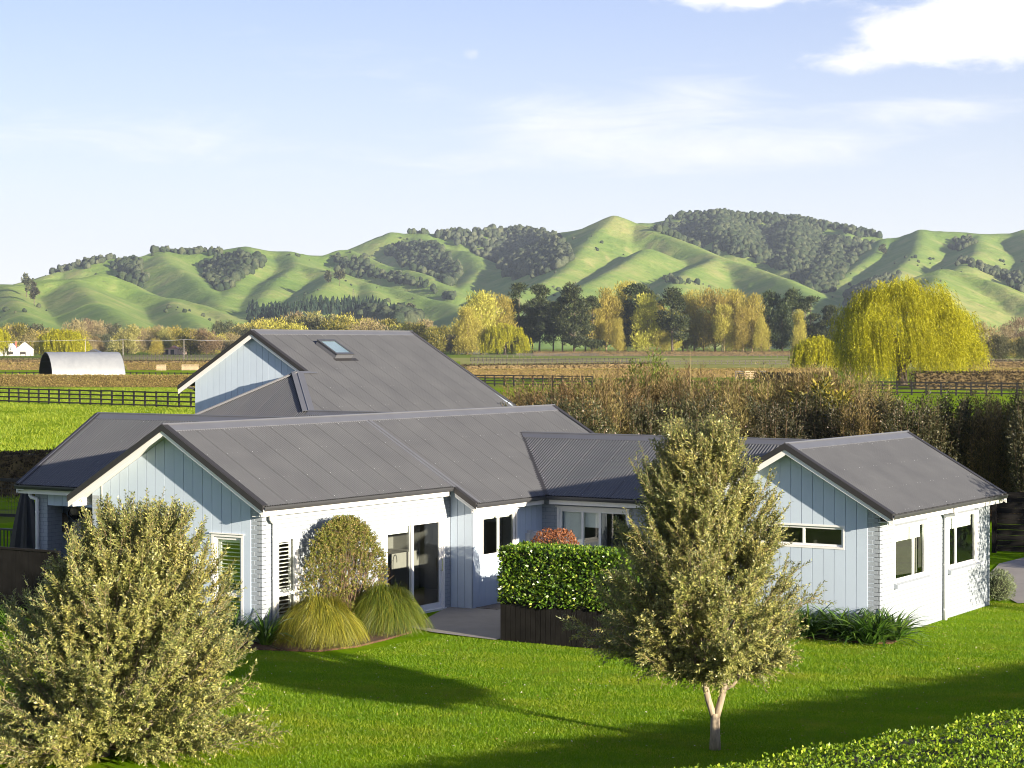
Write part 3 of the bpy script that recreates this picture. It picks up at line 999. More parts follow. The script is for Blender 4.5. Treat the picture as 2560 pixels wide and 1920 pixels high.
# ---- porch wing ------------------------------------------------------------
GU, GZ = 4.30, 4.150
TG = (GZ - 2.68) / 2.5316
r4 = new_roof()
roof_slope(r4, (GU, 8.30, GZ), (0, -1, 0), (-1, 0, 0), TG, 0.0, 6.15, [(0, 0), (6, 0)], [(0, 2.5316), (3.70, 2.5316), (6.2, 0.02)])
roof_slope(r4, (GU, 8.30, GZ), (0, -1, 0), (1, 0, 0), TG, 0.0, 6.15, [(0, 0), (6, 0)], [(0, 2.5316), (3.70, 2.5316), (6.2, 0.02)])
screws(r4, (GU, 8.30, GZ), (0, -1, 0), (-1, 0, 0), TG, 0, 6, (0.24, 0.95, 1.7, 2.45), [(0, 0), (6, 0)], [(0, 2.53), (3.515, 2.53), (6.0, 0.0)])
capping(r4, 'ridge_cap', (GU, 8.30, GZ), (GU, 2.25, GZ), (-1, 0, 0), (1, 0, 0), TG, TG)
capping(r4, 'barge_flashing', (GU, 8.26, GZ), (GU - 2.5316, 8.26, 2.68), (0, 1, 0), (0, -1, 0), 0.0, 0.0, w=0.10, lift=0.014)
capping(r4, 'barge_flashing', (GU, 8.26, GZ), (GU + 2.5316, 8.26, 2.68), (0, 1, 0), (0, -1, 0), 0.0, 0.0, w=0.10, lift=0.014)
barge(r4, (GU, 8.33, GZ), (GU - 2.5316, 8.33, 2.68), (0, 1, 0))
barge(r4, (GU, 8.33, GZ), (GU + 2.5316, 8.33, 2.68), (0, 1, 0))
gutter((GU - 2.5316, 8.36, 2.68), (GU - 2.5316, 4.80, 2.68), (-1, 0, 0), r4)
PU = 2.10                                    # porch face
hd = Wall((PU + 0.02, 4.40, 0), (0, 1, 0), (-1, 0, 0), 3.32, [(0, 2.56), (4, 2.56)], zb=2.22)
hd.backing(M['wall'])
hd.boards(0.0, 3.32, 0.2213)
pr = Wall((PU, 7.72, 0), (0, 1, 0), (-1, 0, 0), 0.37, [(0, 2.56), (1, 2.56)], thick=0.45)
pr.backing(M['mortar'])
pr.bricks(0.0, 0.37, 0.0, 2.55)
pz = Wall((PU, 7.72, 0), (1, 0, 0), (0, -1, 0), 0.45, [(0, 2.22), (1, 2.22)])
pz.obj = pr.obj
pz.bricks(0.0, 0.45, 0.0, 2.21)
downpipe(PU, 7.96, 2.52, 0.0, (-1, 0, 0), gy=0.12)
PB = 3.15                                    # back of the porch
pb = Wall((PB, 4.40, 0), (0, 1, 0), (-1, 0, 0), 4.0, [(0, 2.45), (4, 2.45)], [(1.85, 3.45, 0.05, 2.10)])
pb.backing(M['wall'])
pb.boards(0.0, 4.0, 0.2222)
pw_ = window(pb, 1.85, 3.45, 0.05, 2.10, mullions=(2.65,), facing=0.05)
mb = MB()
for k in range(14):
    a = 1.95 + k * 0.045
    mb.tube([pb.P(a, -0.2, 0.08), pb.P(a, -0.2, 1.9)], 0.022, 6)
mb.obj('curtain', M['blind'], pw_)
pe = Wall((PU + 0.45, 8.21, 0), (1, 0, 0), (0, 1, 0), 4.6, [(0, 2.6), (GU - PU - 0.45, 3.9), (4.6, 2.6)])
pe.backing(M['wall'])
pc = MB()
pc.box(PU + 0.16, PB - 0.02, 4.42, 8.1, 2.40, 2.42)
pc.obj('porch_ceiling', M['soffit'], house)
pf = MB()
pf.box(1.4, PB - 0.02, 4.42, 8.3, 0.0, 0.07)
pf.obj('porch_deck', M['stain'], house)
bl = Wall((6.6, 8.2, 0), (0, -1, 0), (1, 0, 0), 3.7, [(0, 2.56), (4, 2.56)])
bl.backing(M['wall'])

# ---- tall wing with the skylight ---------------------------------------------
TU, TV, TZ, TT = 17.46, 14.517, 6.151, 0.589
r5 = new_roof()
# sunny slope: a runs from 15.24 (foot of the hip)
roof_slope(r5, (15.238, TV, TZ), (1, 0, 0), (0, -1, 0), TT, 0.0, 10.695,
           [(0, 3.889), (1.809, 2.076), (2.221, 2.05), (2.222, 0.0), (20, 0)], [(0, 3.9), (1.96, 5.86), (20, 5.86)])
roof_slope(r5, (TU, TV, TZ), (1, 0, 0), (0, 1, 0), TT, 0.0, 8.472, [(0, 0), (20, 0)], [(0, 2.853), (20, 2.853)])
screws(r5, (15.238, TV, TZ), (1, 0, 0), (0, -1, 0), TT, 0.0, 10.6, (0.24, 1.05, 1.95, 2.85, 3.75),
       [(0, 3.889), (1.809, 2.076), (2.221, 2.05), (2.222, 0.0), (20, 0)], [(0, 3.9), (1.96, 5.86), (20, 5.86)])
capping(r5, 'ridge_cap', (TU, TV, TZ), (25.933, TV, TZ), (0, -1, 0), (0, 1, 0), TT, TT)
barge(r5, (TU, TV, TZ), (TU, 12.46, TZ - TT * 2.057), (-1, 0, 0))
barge(r5, (TU, TV, TZ), (TU, TV + 2.87, TZ - TT * 2.87 - 0.01), (-1, 0, 0), brd_h=0.23, wall_gap=0.2)
barge(r5, (25.933, TV, TZ), (25.933, TV - 5.86, TZ - TT * 5.86), (1, 0, 0), brd_h=0.10, soffit=False)
capping(r5, 'barge_flashing', (25.85, TV - 0.1, TZ - 0.06), (25.85, TV - 5.86, TZ - TT * 5.86), (-1, 0, 0), (1, 0, 0), 0.0, 0.0, w=0.09, lift=0.016)
tg = Wall((TU + 0.20, 10.6, 0), (0, 1, 0), (-1, 0, 0), 6.262, [(0, 3.6), (TV - 10.6, TZ - 0.12), (6.262, TZ - TT * (16.862 - TV) - 0.12)])
tg.backing(M['wall'])
tg.boards(1.7, 6.262, 0.24)
tw = Wall((TU + 0.21, 16.862, 0), (1, 0, 0), (0, 1, 0), 8.2, [(0, 4.6), (9, 4.6)])
tw.backing(M['wall'])
te = Wall((25.8, 16.862, 0), (0, -1, 0), (1, 0, 0), 8.0, [(0, 4.5), (16.862 - TV, TZ - 0.12), (8.0, 2.9)])
te.backing(M['wall'])
ts_ = Wall((15.3, 8.9, 0), (1, 0, 0), (0, -1, 0), 10.6, [(0, 2.7), (11, 2.7)])
ts_.backing(M['wall'])
mb = MB()
mb.tube([(TU + 0.13, TV + 2.60, 4.43), (TU + 0.2, TV + 2.45, 4.40), (TU + 0.3, 16.95, 4.33)], 0.04, 8)
mb.obj('spouting', M['gutter'], r5)
# hip slope in front of the tall gable, and the rear link whose ridge runs on from its foot
AP, FT = np.array([17.047, 12.441, 4.925]), np.array([15.238, 10.628, 3.854])
roof_slope(r5, (17.047, 17.0, 4.925), (0, -1, 0), (-1, 0, 0), TT, 0.0, 10.6,
           [(0, 4.5), (0.7, 3.80), (17.0 - 12.441, 0.0), (17.0 - 10.628, 1.812), (10.6, 1.812)],
           [(0, 4.5), (0.7, 3.81), (0.701, 3.81), (10.6, 3.81)])
roof_slope(r5, (15.238, 10.628, 3.854), (0, -1, 0), (1, 0, 0), TT, 0.0, 4.2, [(0, 0), (9, 0)], [(0, 0.0), (1.95, 1.95), (9, 1.95)])
roof_slope(r5, (17.047, 12.441, 4.925), (1, 0, 0), (0, 1, 0), TT, -3.8, 0.4, [(-3.81, 3.81), (0, 0.0), (0.4, 0.0)], [(-3.81, 3.812), (0.4, 3.812)])
s2 = 1 / math.sqrt(2)
capping(r5, 'hip_cap', AP + np.array([0.2, 0, 0.0]) * 0, FT, (s2, -s2, 0), (-s2, s2, 0), 0.0, 0.0, w=0.17, lift=0.03)
capping(r5, 'hip_cap', AP, AP + np.array([-3.81, 3.81, -3.81 * TT]), (-s2, -s2, 0), (s2, s2, 0), 0.0, 0.0, w=0.12, lift=0.03)
capping(r5, 'ridge_cap', FT, FT + np.array([0, -4.2, 0]), (-1, 0, 0), (1, 0, 0), TT, TT, w=0.17)
mb = MB()
mb.prism([AP + np.array([-0.15, 0.02, 0.03]), AP + np.array([0.5, 0.02, 0.03]), AP + np.array([0.9, -0.12, -0.03]), AP + np.array([0.0, -0.12, -0.03])], (0, 0, 0.006))
mb.obj('apron_flashing', M['roof_trim'], r5)
hw = Wall((13.4, 6.4, 0), (0, 1, 0), (-1, 0, 0), 9.6, [(0, 2.7), (10, 2.7)])
hw.backing(M['wall'])
hl = Wall((13.4, 16.0, 0), (1, 0, 0), (0, 1, 0), 4.2, [(0, 2.3), (4.2, 2.3)])
hl.backing(M['wall'])

# skylight on the tall roof
def roofpt(u, w, n=0.0):
    nn = unit(np.array([0, -TT, 1.0]) * np.array([1, 1, 1]))
    nn = unit(np.array([0, -1.0, 0]) * TT + np.array([0, 0, 1.0]))
    return np.array([u, TV - w, TZ - TT * w]) + nn * n


mb = MB()
u0, u1, w0, w1, fh = 19.72, 20.58, 0.70, 1.44, 0.13
for (a, b, c, d) in ((u0, u0 + 0.07, w0, w1), (u1 - 0.07, u1, w0, w1), (u0 + 0.07, u1 - 0.07, w0, w0 + 0.07), (u0 + 0.07, u1 - 0.07, w1 - 0.07, w1)):
    q = [roofpt(a, c, 0), roofpt(b, c, 0), roofpt(b, d, 0), roofpt(a, d, 0)]
    mb.prism(q, roofpt(a, c, fh) - roofpt(a, c, 0))
sk = mb.obj('skylight', M['roof_trim'], house)
mb = MB()
for (a, b, c, d) in ((u0 - 0.015, u0 + 0.065, w0 - 0.015, w1 + 0.015), (u1 - 0.065, u1 + 0.015, w0 - 0.015, w1 + 0.015), (u0 + 0.065, u1 - 0.065, w0 - 0.015, w0 + 0.06), (u0 + 0.065, u1 - 0.065, w1 - 0.07, w1 + 0.015)):
    q = [roofpt(a, c, fh + 0.012), roofpt(b, c, fh + 0.012), roofpt(b, d, fh + 0.012), roofpt(a, d, fh + 0.012)]
    mb.prism(q, roofpt(a, c, fh + 0.035) - roofpt(a, c, fh))
mb.obj('frame', M['gutter'], sk)
mb = MB()
mb.add([roofpt(u0 + 0.065, w0 + 0.06, fh + 0.03), roofpt(u1 - 0.065, w0 + 0.06, fh + 0.03), roofpt(u1 - 0.065, w1 - 0.07, fh + 0.03), roofpt(u0 + 0.065, w1 - 0.07, fh + 0.03)], [(3, 2, 1, 0)])
mb.obj('pane', M['skylight'], sk)
mb = MB()
q = [roofpt(u0 - 0.12, w1 + 0.01, 0.018), roofpt(u1 + 0.18, w1 + 0.01, 0.018), roofpt(u1 + 0.18, w1 + 0.13, 0.014), roofpt(u0 - 0.12, w1 + 0.13, 0.014)]
mb.prism(q, (0, 0, 0.005))
mb.obj('apron', M['barge_cap'], sk)
mb = MB()
mb.add([roofpt(u0 + 0.03, w0 + 0.03, 0.01), roofpt(u1 - 0.03, w0 + 0.03, 0.01), roofpt(u1 - 0.03, w1 - 0.03, 0.01), roofpt(u0 + 0.03, w1 - 0.03, 0.01)], [(3, 2, 1, 0)])
mb.obj('light_well', M['blind'], sk)

# ---- inside: floors, ceilings and partitions seen through the glass
mb = MB()
mb.box(0.13, 14.5, 0.13, 4.26, 0.0, 0.03)
mb.box(US + 0.13, 14.5, -PW + 0.13, 0.13, 0.0, 0.03)
mb.box(9.53, 13.9, -9.6, -PW + 0.13, 0.0, 0.03)
mb.box(RU + 0.13, 9.53, RV + 0.13, VL, 0.0, 0.03)
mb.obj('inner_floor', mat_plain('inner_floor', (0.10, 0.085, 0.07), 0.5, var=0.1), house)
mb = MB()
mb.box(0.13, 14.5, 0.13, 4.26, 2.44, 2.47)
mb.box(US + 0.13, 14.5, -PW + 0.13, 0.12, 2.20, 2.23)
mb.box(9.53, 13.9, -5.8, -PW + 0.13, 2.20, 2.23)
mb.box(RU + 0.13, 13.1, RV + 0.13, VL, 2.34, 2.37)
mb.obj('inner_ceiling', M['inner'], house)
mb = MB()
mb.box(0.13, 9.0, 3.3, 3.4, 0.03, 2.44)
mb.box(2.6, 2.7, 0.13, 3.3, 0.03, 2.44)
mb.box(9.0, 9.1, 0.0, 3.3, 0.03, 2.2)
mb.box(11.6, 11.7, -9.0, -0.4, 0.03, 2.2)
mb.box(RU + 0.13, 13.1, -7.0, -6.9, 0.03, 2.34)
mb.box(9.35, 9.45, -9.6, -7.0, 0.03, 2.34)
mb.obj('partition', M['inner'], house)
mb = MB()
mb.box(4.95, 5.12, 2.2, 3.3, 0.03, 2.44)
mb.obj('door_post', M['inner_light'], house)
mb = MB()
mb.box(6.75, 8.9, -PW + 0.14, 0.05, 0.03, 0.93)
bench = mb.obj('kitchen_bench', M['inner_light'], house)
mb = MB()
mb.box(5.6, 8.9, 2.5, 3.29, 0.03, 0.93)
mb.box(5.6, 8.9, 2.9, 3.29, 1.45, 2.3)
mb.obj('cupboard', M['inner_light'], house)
mb = MB()
mb.tube([(7.06, -0.36, 0.93), (7.06, -0.36, 1.25), (7.07, -0.36, 1.36), (7.10, -0.35, 1.42), (7.15, -0.34, 1.44), (7.20, -0.33, 1.41), (7.22, -0.33, 1.33), (7.22, -0.33, 1.26)], 0.013, 8)
mb.obj('tap', M['chrome'], bench, smooth=True)

# gas water heater on the kitchen wall
mb = MB()
ka.solid(mb, 2.42, 2.74, 0.75, 1.52, 1.52, 0.016, 0.30)
wh = mb.obj('water_heater', M['frame'], house)
mb = MB()
ka.solid(mb, 2.46, 2.70, 1.47, 1.49, 1.49, 0.30, 0.308)
ka.solid(mb, 2.46, 2.70, 1.43, 1.445, 1.445, 0.30, 0.304)
mb.obj('flue_grille', M['gutter'], wh)
mb = MB()
ka.solid(mb, 2.54, 2.62, 1.30, 1.315, 1.315, 0.30, 0.3025)
mb.obj('badge', M['gutter'], wh)
mb = MB()
ka.solid(mb, 2.16, 2.40, 0.70, 1.50, 1.50, 0.016, 0.13)
ka.solid(mb, 2.22, 2.36, 1.50, 1.56, 1.56, 0.03, 0.10)
mb.obj('meter_box', mat_plain('grey_box', (0.42, 0.44, 0.45), 0.5), house)

# corner flashings
mb = MB()
mb.box(-0.016, -0.001, 4.095, 4.127, 0.0, zf(4.11) - 0.13)
mb.obj('corner_trim', M['white'], house)
mb = MB()
mb.box(US - 0.020, US + 0.05, -PW - 0.020, -PW - 0.0155, 0.0, 2.24)
mb.obj('corner_trim', M['wall'], house)

# ------------------------------------------------------------------ ground, lawn, paths
def mat_turf(name, c_lo, c_mid, c_hi, fine=30.0, coarse=0.25, bump=0.6, dry=(0.30, 0.27, 0.06), dry_amt=0.3, aniso=(1, 1, 1)):
    m, t = material(name)
    pos = t.add('ShaderNodeNewGeometry').outputs['Position']
    a = t.noise(t.mapping(pos, aniso), coarse, 5, 0.6, 0.3)
    b = t.noise(pos, coarse * 9, 5, 0.62)
    c = t.noise(pos, fine, 4, 0.7)
    v = t.math('ADD', t.math('MULTIPLY', a, 0.45), t.math('ADD', t.math('MULTIPLY', b, 0.3), t.math('MULTIPLY', c, 0.25)))
    col = t.ramp(v, [(0.36, c_lo), (0.5, c_mid), (0.64, c_hi)])
    d = t.noise(t.mapping(pos, aniso, loc=(31, 7, 0)), coarse * 1.7, 6, 0.65, 0.5)
    col = t.mix(t.math('MULTIPLY', t.smooth(d, 0.52, 0.72), dry_amt), col, dry)
    p = t.add('ShaderNodeBsdfPrincipled', {'Base Color': col, 'Roughness': 1.0, 'Specular IOR Level': 0.0})
    h = t.math('ADD', t.math('MULTIPLY', c, 0.6), t.math('MULTIPLY', b, 0.4))
    bn = t.add('ShaderNodeBump', {'Strength': bump, 'Distance': 0.06, 'Height': h})
    t.set(p, 'Normal', bn.outputs[0])
    finish(t, p.outputs[0])
    return m


def sheet(name, pts, z, mat, kind='structure'):
    me = bpy.data.meshes.new(name)
    me.from_pydata([(p[0], p[1], z) for p in pts], [], [tuple(range(len(pts)))])
    me.materials.append(mat)
    o = link(name, me)
    if me.polygons[0].normal.z < 0:
        me.flip_normals()
    return tag(o, kind=kind)


M['ground'] = mat_turf('plain_pasture', (0.10, 0.16, 0.016), (0.14, 0.205, 0.022), (0.21, 0.25, 0.04), fine=3.0, coarse=0.012, bump=0.4, dry_amt=0.6, dry=(0.20, 0.175, 0.065))
M['lawn'] = mat_turf('mown_lawn', (0.085, 0.180, 0.004), (0.130, 0.250, 0.006), (0.200, 0.310, 0.010), fine=55.0, coarse=0.35, bump=0.9, dry=(0.30, 0.28, 0.035), dry_amt=0.6)
M['paddock'] = mat_turf('lush_paddock', (0.115, 0.20, 0.009), (0.17, 0.265, 0.012), (0.25, 0.33, 0.02), fine=9.0, coarse=0.12, bump=1.0, dry=(0.28, 0.30, 0.035), dry_amt=0.25)
M['pale_paddock'] = mat_turf('grazed_paddock', (0.18, 0.20, 0.06), (0.26, 0.27, 0.085), (0.36, 0.34, 0.14), fine=1.5, coarse=0.03, bump=0.5, dry=(0.46, 0.41, 0.23), dry_amt=0.7, aniso=(1, 1, 1))


def strip(px0, px1, d0, d1):
    return [gpt(px0, d0), gpt(px1, d0), gpt(px1, d1), gpt(px0, d1)]


G = 6000
g = MB()
cx = CAM + FWD * 2500
me = bpy.data.meshes.new('ground')
n = 40
gv = [(cx[0] + (i / n - 0.5) * 2 * G, cx[1] + (j / n - 0.5) * 2 * G, 0.0) for j in range(n + 1) for i in range(n + 1)]
gf = [(j * (n + 1) + i, j * (n + 1) + i + 1, (j + 1) * (n + 1) + i + 1, (j + 1) * (n + 1) + i) for j in range(n) for i in range(n)]
me.from_pydata(gv, [], gf)
me.materials.append(M['ground'])
tag(link('ground', me), kind='structure')
sheet('lawn', [(-40, -45), (45, -45), (45, -5), (30, 6), (30, 24), (8, 24), (-10, 40), (-60, 40)], 0.006, M['lawn'])
sheet('paddock', strip(-1500, 1150, 72, 262), 0.012, M['paddock'])
sheet('paddock', strip(1150, 4200, 95, 262), 0.012, M['paddock'])
sheet('paddock', strip(-1500, 1150, 279, 438), 0.010, M['paddock'])
sheet('paddock', strip(-1500, 1150, 446, 640), 0.018, M['paddock'])
sheet('pale_paddock', strip(-1200, 3800, 455, 800), 0.014, M['pale_paddock'])

sheet('patio', [(3.35, -1.12), (6.3, -0.02), (6.47, -0.02), (6.47, -0.57), (8.0, -0.60), (8.0, -3.4), (2.75, -3.55), (3.0, -1.9)], 0.030, M['concrete'])
sheet('driveway', [(13.7, -10.3), (14.9, -11.2), (26, -12.2), (40, -13), (40, -7.6), (21.5, -7.2), (18.6, -7.9), (16.0, -8.9)], 0.024, M['drive'])
bed = MB()
outline = [(-0.6, 5.0), (-0.9, 1.2), (-0.6, -0.7), (-0.25, -1.55), (0.6, -1.8), (1.7, -1.72), (2.8, -1.55), (3.35, -1.1), (3.9, -0.02), (0.0, -0.02), (-0.02, 5.0)]
bed.prism([(x, y, 0.012) for x, y in outline], (0, 0, 0.035))
tag(bed.obj('garden_bed', M['mulch']), kind='structure')
bed = MB()
outline = [(6.84, -5.9), (6.45, -6.3), (6.25, -8.2), (6.2, -9.9), (6.4, -10.25), (6.9, -10.2), (7.0, -9.84), (6.84, -9.84)]
bed.prism([(x, y, 0.012) for x, y in outline], (0, 0, 0.035))
tag(bed.obj('garden_bed', M['mulch']), kind='structure')
gr = MB()
gr.box(6.60, 8.3, -1.15, -0.60, 0.031, 0.042)
tag(gr.obj('gravel_strip', mat_plain('gravel', (0.13, 0.115, 0.10), 0.95, var=0.7, scale=35, bump=1.0, bscale=50)), kind='structure')


# ------------------------------------------------------------------ foliage builders
def blades_np(pos, d, nrm, length, width, tip=0.0):
    """one kite-shaped leaf (two triangles joined as a quad) per row"""
    pos, d, nrm = np.asarray(pos), unit(d), np.asarray(nrm)
    s = unit(np.cross(d, nrm))
    L, W = np.asarray(length)[:, None], np.asarray(width)[:, None]
    mid = pos + d * L * 0.45
    up = unit(np.cross(s, d))
    v = np.stack([pos, mid + s * W / 2 + up * W * 0.12, pos + d * L, mid - s * W / 2 + up * W * 0.12], 1)
    return v.reshape(-1, 3)


def quads(n, base=0):
    return (np.arange(n)[:, None] * 4 + np.arange(4)[None, :]) + base


def rand_dir(n, g=None):
    g = g or rng
    return unit(g.normal(size=(n, 3)))


def leaf_mesh(name, pos, d, length, width, mat, nrm=None):
    pos = np.asarray(pos)
    nrm = rand_dir(len(pos)) if nrm is None else nrm
    v = blades_np(pos, d, nrm, length, width)
    return mesh_np(name, v, quads(len(pos)), mat)


def stems_np(paths, r0, r1):
    """thin three-sided stems; paths (N,K,3)"""
    N, K, _ = paths.shape
    d = np.gradient(paths, axis=1)
    d = unit(d)
    ref = np.where(np.abs(d[..., 2:3]) > 0.9, np.array([1.0, 0, 0]), np.array([0, 0, 1.0]))
    s = unit(np.cross(d, ref))
    t = np.cross(d, s)
    rad = np.linspace(1, 0, K)[None, :, None] * (np.asarray(r0).reshape(-1, 1, 1) - r1) + r1
    ring = [paths + (s * math.cos(a) + t * math.sin(a)) * rad for a in (0, 2.094, 4.189)]
    v = np.stack(ring, 2)                    # N,K,3,3
    idx = np.arange(N * K * 3).reshape(N, K, 3)
    a, b = idx[:, :-1], idx[:, 1:]
    f = []
    for j in range(3):
        k = (j + 1) % 3
        f.append(np.stack([a[..., j], a[..., k], b[..., k], b[..., j]], -1).reshape(-1, 4))
    return v.reshape(-1, 3), np.concatenate(f)


def twig_paths(p, d, L, K=6, bend=None):
    """curved twigs from p along d"""
    s = np.linspace(0, 1, K)[None, :, None]
    path = p[:, None, :] + d[:, None, :] * (L[:, None, None] * s)
    if bend is not None:
        path = path + bend[:, None, :] * (L[:, None, None] * s ** 2)
    return path


def twig_leaves(path, per, length, width, mat, name='leaves', spread=0.9, g=None):
    """opposite leaves along each twig path (N,K,3)"""
    g = g or rng
    N, K, _ = path.shape
    f = np.linspace(0.12, 1.0, per)[None, :] + g.uniform(-0.03, 0.03, (N, per))
    f = np.clip(f, 0, 0.999) * (K - 1)
    i = f.astype(int)
    w = (f - i)[..., None]
    idx = np.arange(N)[:, None]
    p = path[idx, i] * (1 - w) + path[idx, np.minimum(i + 1, K - 1)] * w
    d = unit(path[idx, np.minimum(i + 1, K - 1)] - path[idx, i])
    ax = unit(np.cross(d, rand_dir(N)[:, None, :]))
    ang = (np.arange(per)[None, :] % 2) * math.pi + (np.arange(per)[None, :] // 2) * 1.57 + g.uniform(-0.5, 0.5, (N, per))
    ay = np.cross(d, ax)
    side = ax * np.cos(ang)[..., None] + ay * np.sin(ang)[..., None]
    ld = unit(d * 0.75 + side * spread + g.normal(size=d.shape) * 0.12)
    sz = length * g.uniform(0.65, 1.2, (N, per)) * (1.05 - 0.35 * (f / (K - 1)) ** 3)
    wd = width * g.uniform(0.75, 1.2, (N, per))
    nrm = unit(np.cross(ld, np.cross(d, ld)) + g.normal(size=d.shape) * 0.35)
    v = blades_np(p.reshape(-1, 3), ld.reshape(-1, 3), nrm.reshape(-1, 3), sz.ravel(), wd.ravel())
    return mesh_np(name, v, quads(N * per), mat)


def smooth_noise3(p, g_seed=0, freq=1.0):
    """cheap value noise from a few sine waves, about -1..1"""
    g = np.random.default_rng(g_seed)
    out = np.zeros(len(p))
    for k in range(6):
        w = g.normal(size=3) * freq * (1 + 0.5 * k)
        out += np.sin(p @ w + g.uniform(0, 6.28)) / (1 + 0.35 * k)
    return out / 3.0


def olive_tree(name, label, x, y, H, prof, clear, n_bough, n_twig, limbs, seed, lean=(0, 0), leaf=(0.064, 0.019)):
    """olive: forked pale trunk, boughs reaching to an uneven crown, silvery narrow leaves on arching twigs.
    prof: crown radius at relative heights; limbs: trunk polylines with radii"""
    g = np.random.default_rng(seed)
    t = empty(name, (x, y, 0))
    tag(t, label, 'tree', 'olive trees on the lawn')
    mb = MB()
    for pts, rad in limbs:
        mb.tube(pts, rad, 9)
    tr = mb.obj('trunk', M['bark_olive'], t, smooth=True)
    hs = np.array([p[0] for p in prof])
    rs = np.array([p[1] for p in prof])
    # bough tips on the crown's uneven surface
    z = g.uniform(clear, 0.97, n_bough)
    az = g.uniform(0, 2 * math.pi, n_bough)
    fr = g.uniform(0.30, 1.0, n_bough) ** 0.6
    r = np.interp(z, hs, rs) * fr * (1 + 0.20 * np.sin(az * 3 + z * 9 + seed) + 0.13 * np.sin(az * 7 - z * 17))
    tip = np.stack([np.cos(az) * r + lean[0] * z * H, np.sin(az) * r + lean[1] * z * H, z * H], 1)
    root = np.stack([np.cos(az) * 0.10 + lean[0] * z * H * 0.5, np.sin(az) * 0.10 + lean[1] * z * H * 0.5, np.maximum(clear * H * 0.8, z * H - 0.35 - r * 0.75)], 1)
    s = np.linspace(0, 1, 7)[None, :, None]
    ctrl = root + (tip - root) * 0.55 + np.array([0, 0, -0.10]) * r[:, None]
    path = root[:, None] * (1 - s) ** 2 + ctrl[:, None] * 2 * s * (1 - s) + tip[:, None] * s ** 2
    path = path + g.normal(size=path.shape) * 0.025 * s
    v, f = stems_np(path, g.uniform(0.008, 0.018, n_bough), 0.003)
    link('boughs', mesh_np('boughs', v, f, M['bark_olive']), t)
    # twigs along the outer part of the boughs
    b = g.integers(0, n_bough, n_twig)
    q = g.uniform(0.12, 1.0, n_twig) ** 0.55 * 5.999
    i = q.astype(int)
    w = (q - i)[:, None]
    p = path[b, i] * (1 - w) + path[b, i + 1] * w
    bd = unit(path[b, i + 1] - path[b, i])
    out = unit(p - np.array([lean[0], lean[1], 0]) * p[:, 2:3] - np.array([0, 0, 1]) * p[:, 2:3] + 1e-6)
    upw = np.interp(p[:, 2] / H, [clear, 0.5, 1.0], [0.25, 0.55, 1.3])[:, None]
    d = unit(bd * 0.65 + out * 0.45 + np.array([0, 0, 1.0]) * upw + g.normal(size=(n_twig, 3)) * 0.42)
    L = g.uniform(0.16, 0.40, n_twig) * np.interp(p[:, 2] / H, [clear, 0.8, 1], [1.0, 1.0, 1.15])
    bend = np.stack([np.zeros(n_twig), np.zeros(n_twig), np.interp(p[:, 2] / H, [clear, 0.45, 1.0], [-0.25, -0.05, 0.15])], 1)
    tp = twig_paths(p, d, L, 5, bend)
    v, f = stems_np(tp, np.full(n_twig, 0.0042), 0.002)
    link('twigs', mesh_np('twigs', v, f, M['twig']), t)
    cr = link('crown', twig_leaves(tp, 22, leaf[0], leaf[1], M['olive'], 'crown', g=g), t)
    return t


olive_tree('olive_tree', 'olive tree with a forked bare trunk standing on the open lawn', -4.664, -11.99, 4.62,
           [(0.20, 0.95), (0.28, 1.32), (0.40, 1.58), (0.50, 1.50), (0.62, 1.25), (0.74, 1.00), (0.85, 0.78), (0.93, 0.52), (0.98, 0.30), (1.0, 0.12)], 0.27, 430, 9600,
           [([(0, 0, 0.0), (0.0, 0, 0.25), (0.005, 0.0, 0.52)], [0.085, 0.072, 0.066]),
            ([(0.0, 0.01, 0.44), (-0.05, 0.085, 0.72), (-0.085, 0.135, 1.0), (-0.09, 0.17, 1.5), (0, 0.17, 2.3), (0.02, 0.1, 3.4)], [0.050, 0.047, 0.044, 0.040, 0.032, 0.012]),
            ([(0.0, -0.01, 0.44), (0.05, -0.075, 0.74), (0.075, -0.125, 1.0), (0.10, -0.14, 1.4), (0.10, -0.10, 2.0), (0.06, -0.05, 4.0)], [0.052, 0.049, 0.046, 0.042, 0.034, 0.008]),
            ([(0.065, -0.105, 0.86), (0.13, -0.22, 0.93), (0.20, -0.33, 1.12), (0.25, -0.44, 1.6)], [0.030, 0.025, 0.021, 0.014]),
            ([(-0.03, 0.09, 1.0), (-0.10, 0.22, 1.2), (-0.2, 0.42, 1.7)], [0.028, 0.022, 0.014])], 11, lean=(-0.030, 0.048))
olive_tree('olive_tree', 'large bushy olive tree standing before the left gable of the house', -9.62, -4.92, 3.45,
           [(0.03, 1.5), (0.12, 2.0), (0.25, 2.15), (0.43, 1.95), (0.60, 1.55), (0.75, 1.18), (0.86, 0.92), (0.95, 0.62), (1.0, 0.30)], 0.05, 560, 10500,
           [([(0, 0, 0.0), (0.0, 0, 0.4)], [0.10, 0.085]),
            ([(0, 0, 0.36), (-0.1, 0.15, 1.0), (-0.15, 0.3, 2.0), (-0.1, 0.35, 2.9)], [0.07, 0.06, 0.04, 0.012]),
            ([(0, 0, 0.36), (0.12, -0.14, 0.9), (0.2, -0.25, 1.9), (0.15, -0.3, 3.0)], [0.07, 0.06, 0.04, 0.012])], 23, lean=(0.09, -0.145), leaf=(0.070, 0.022))


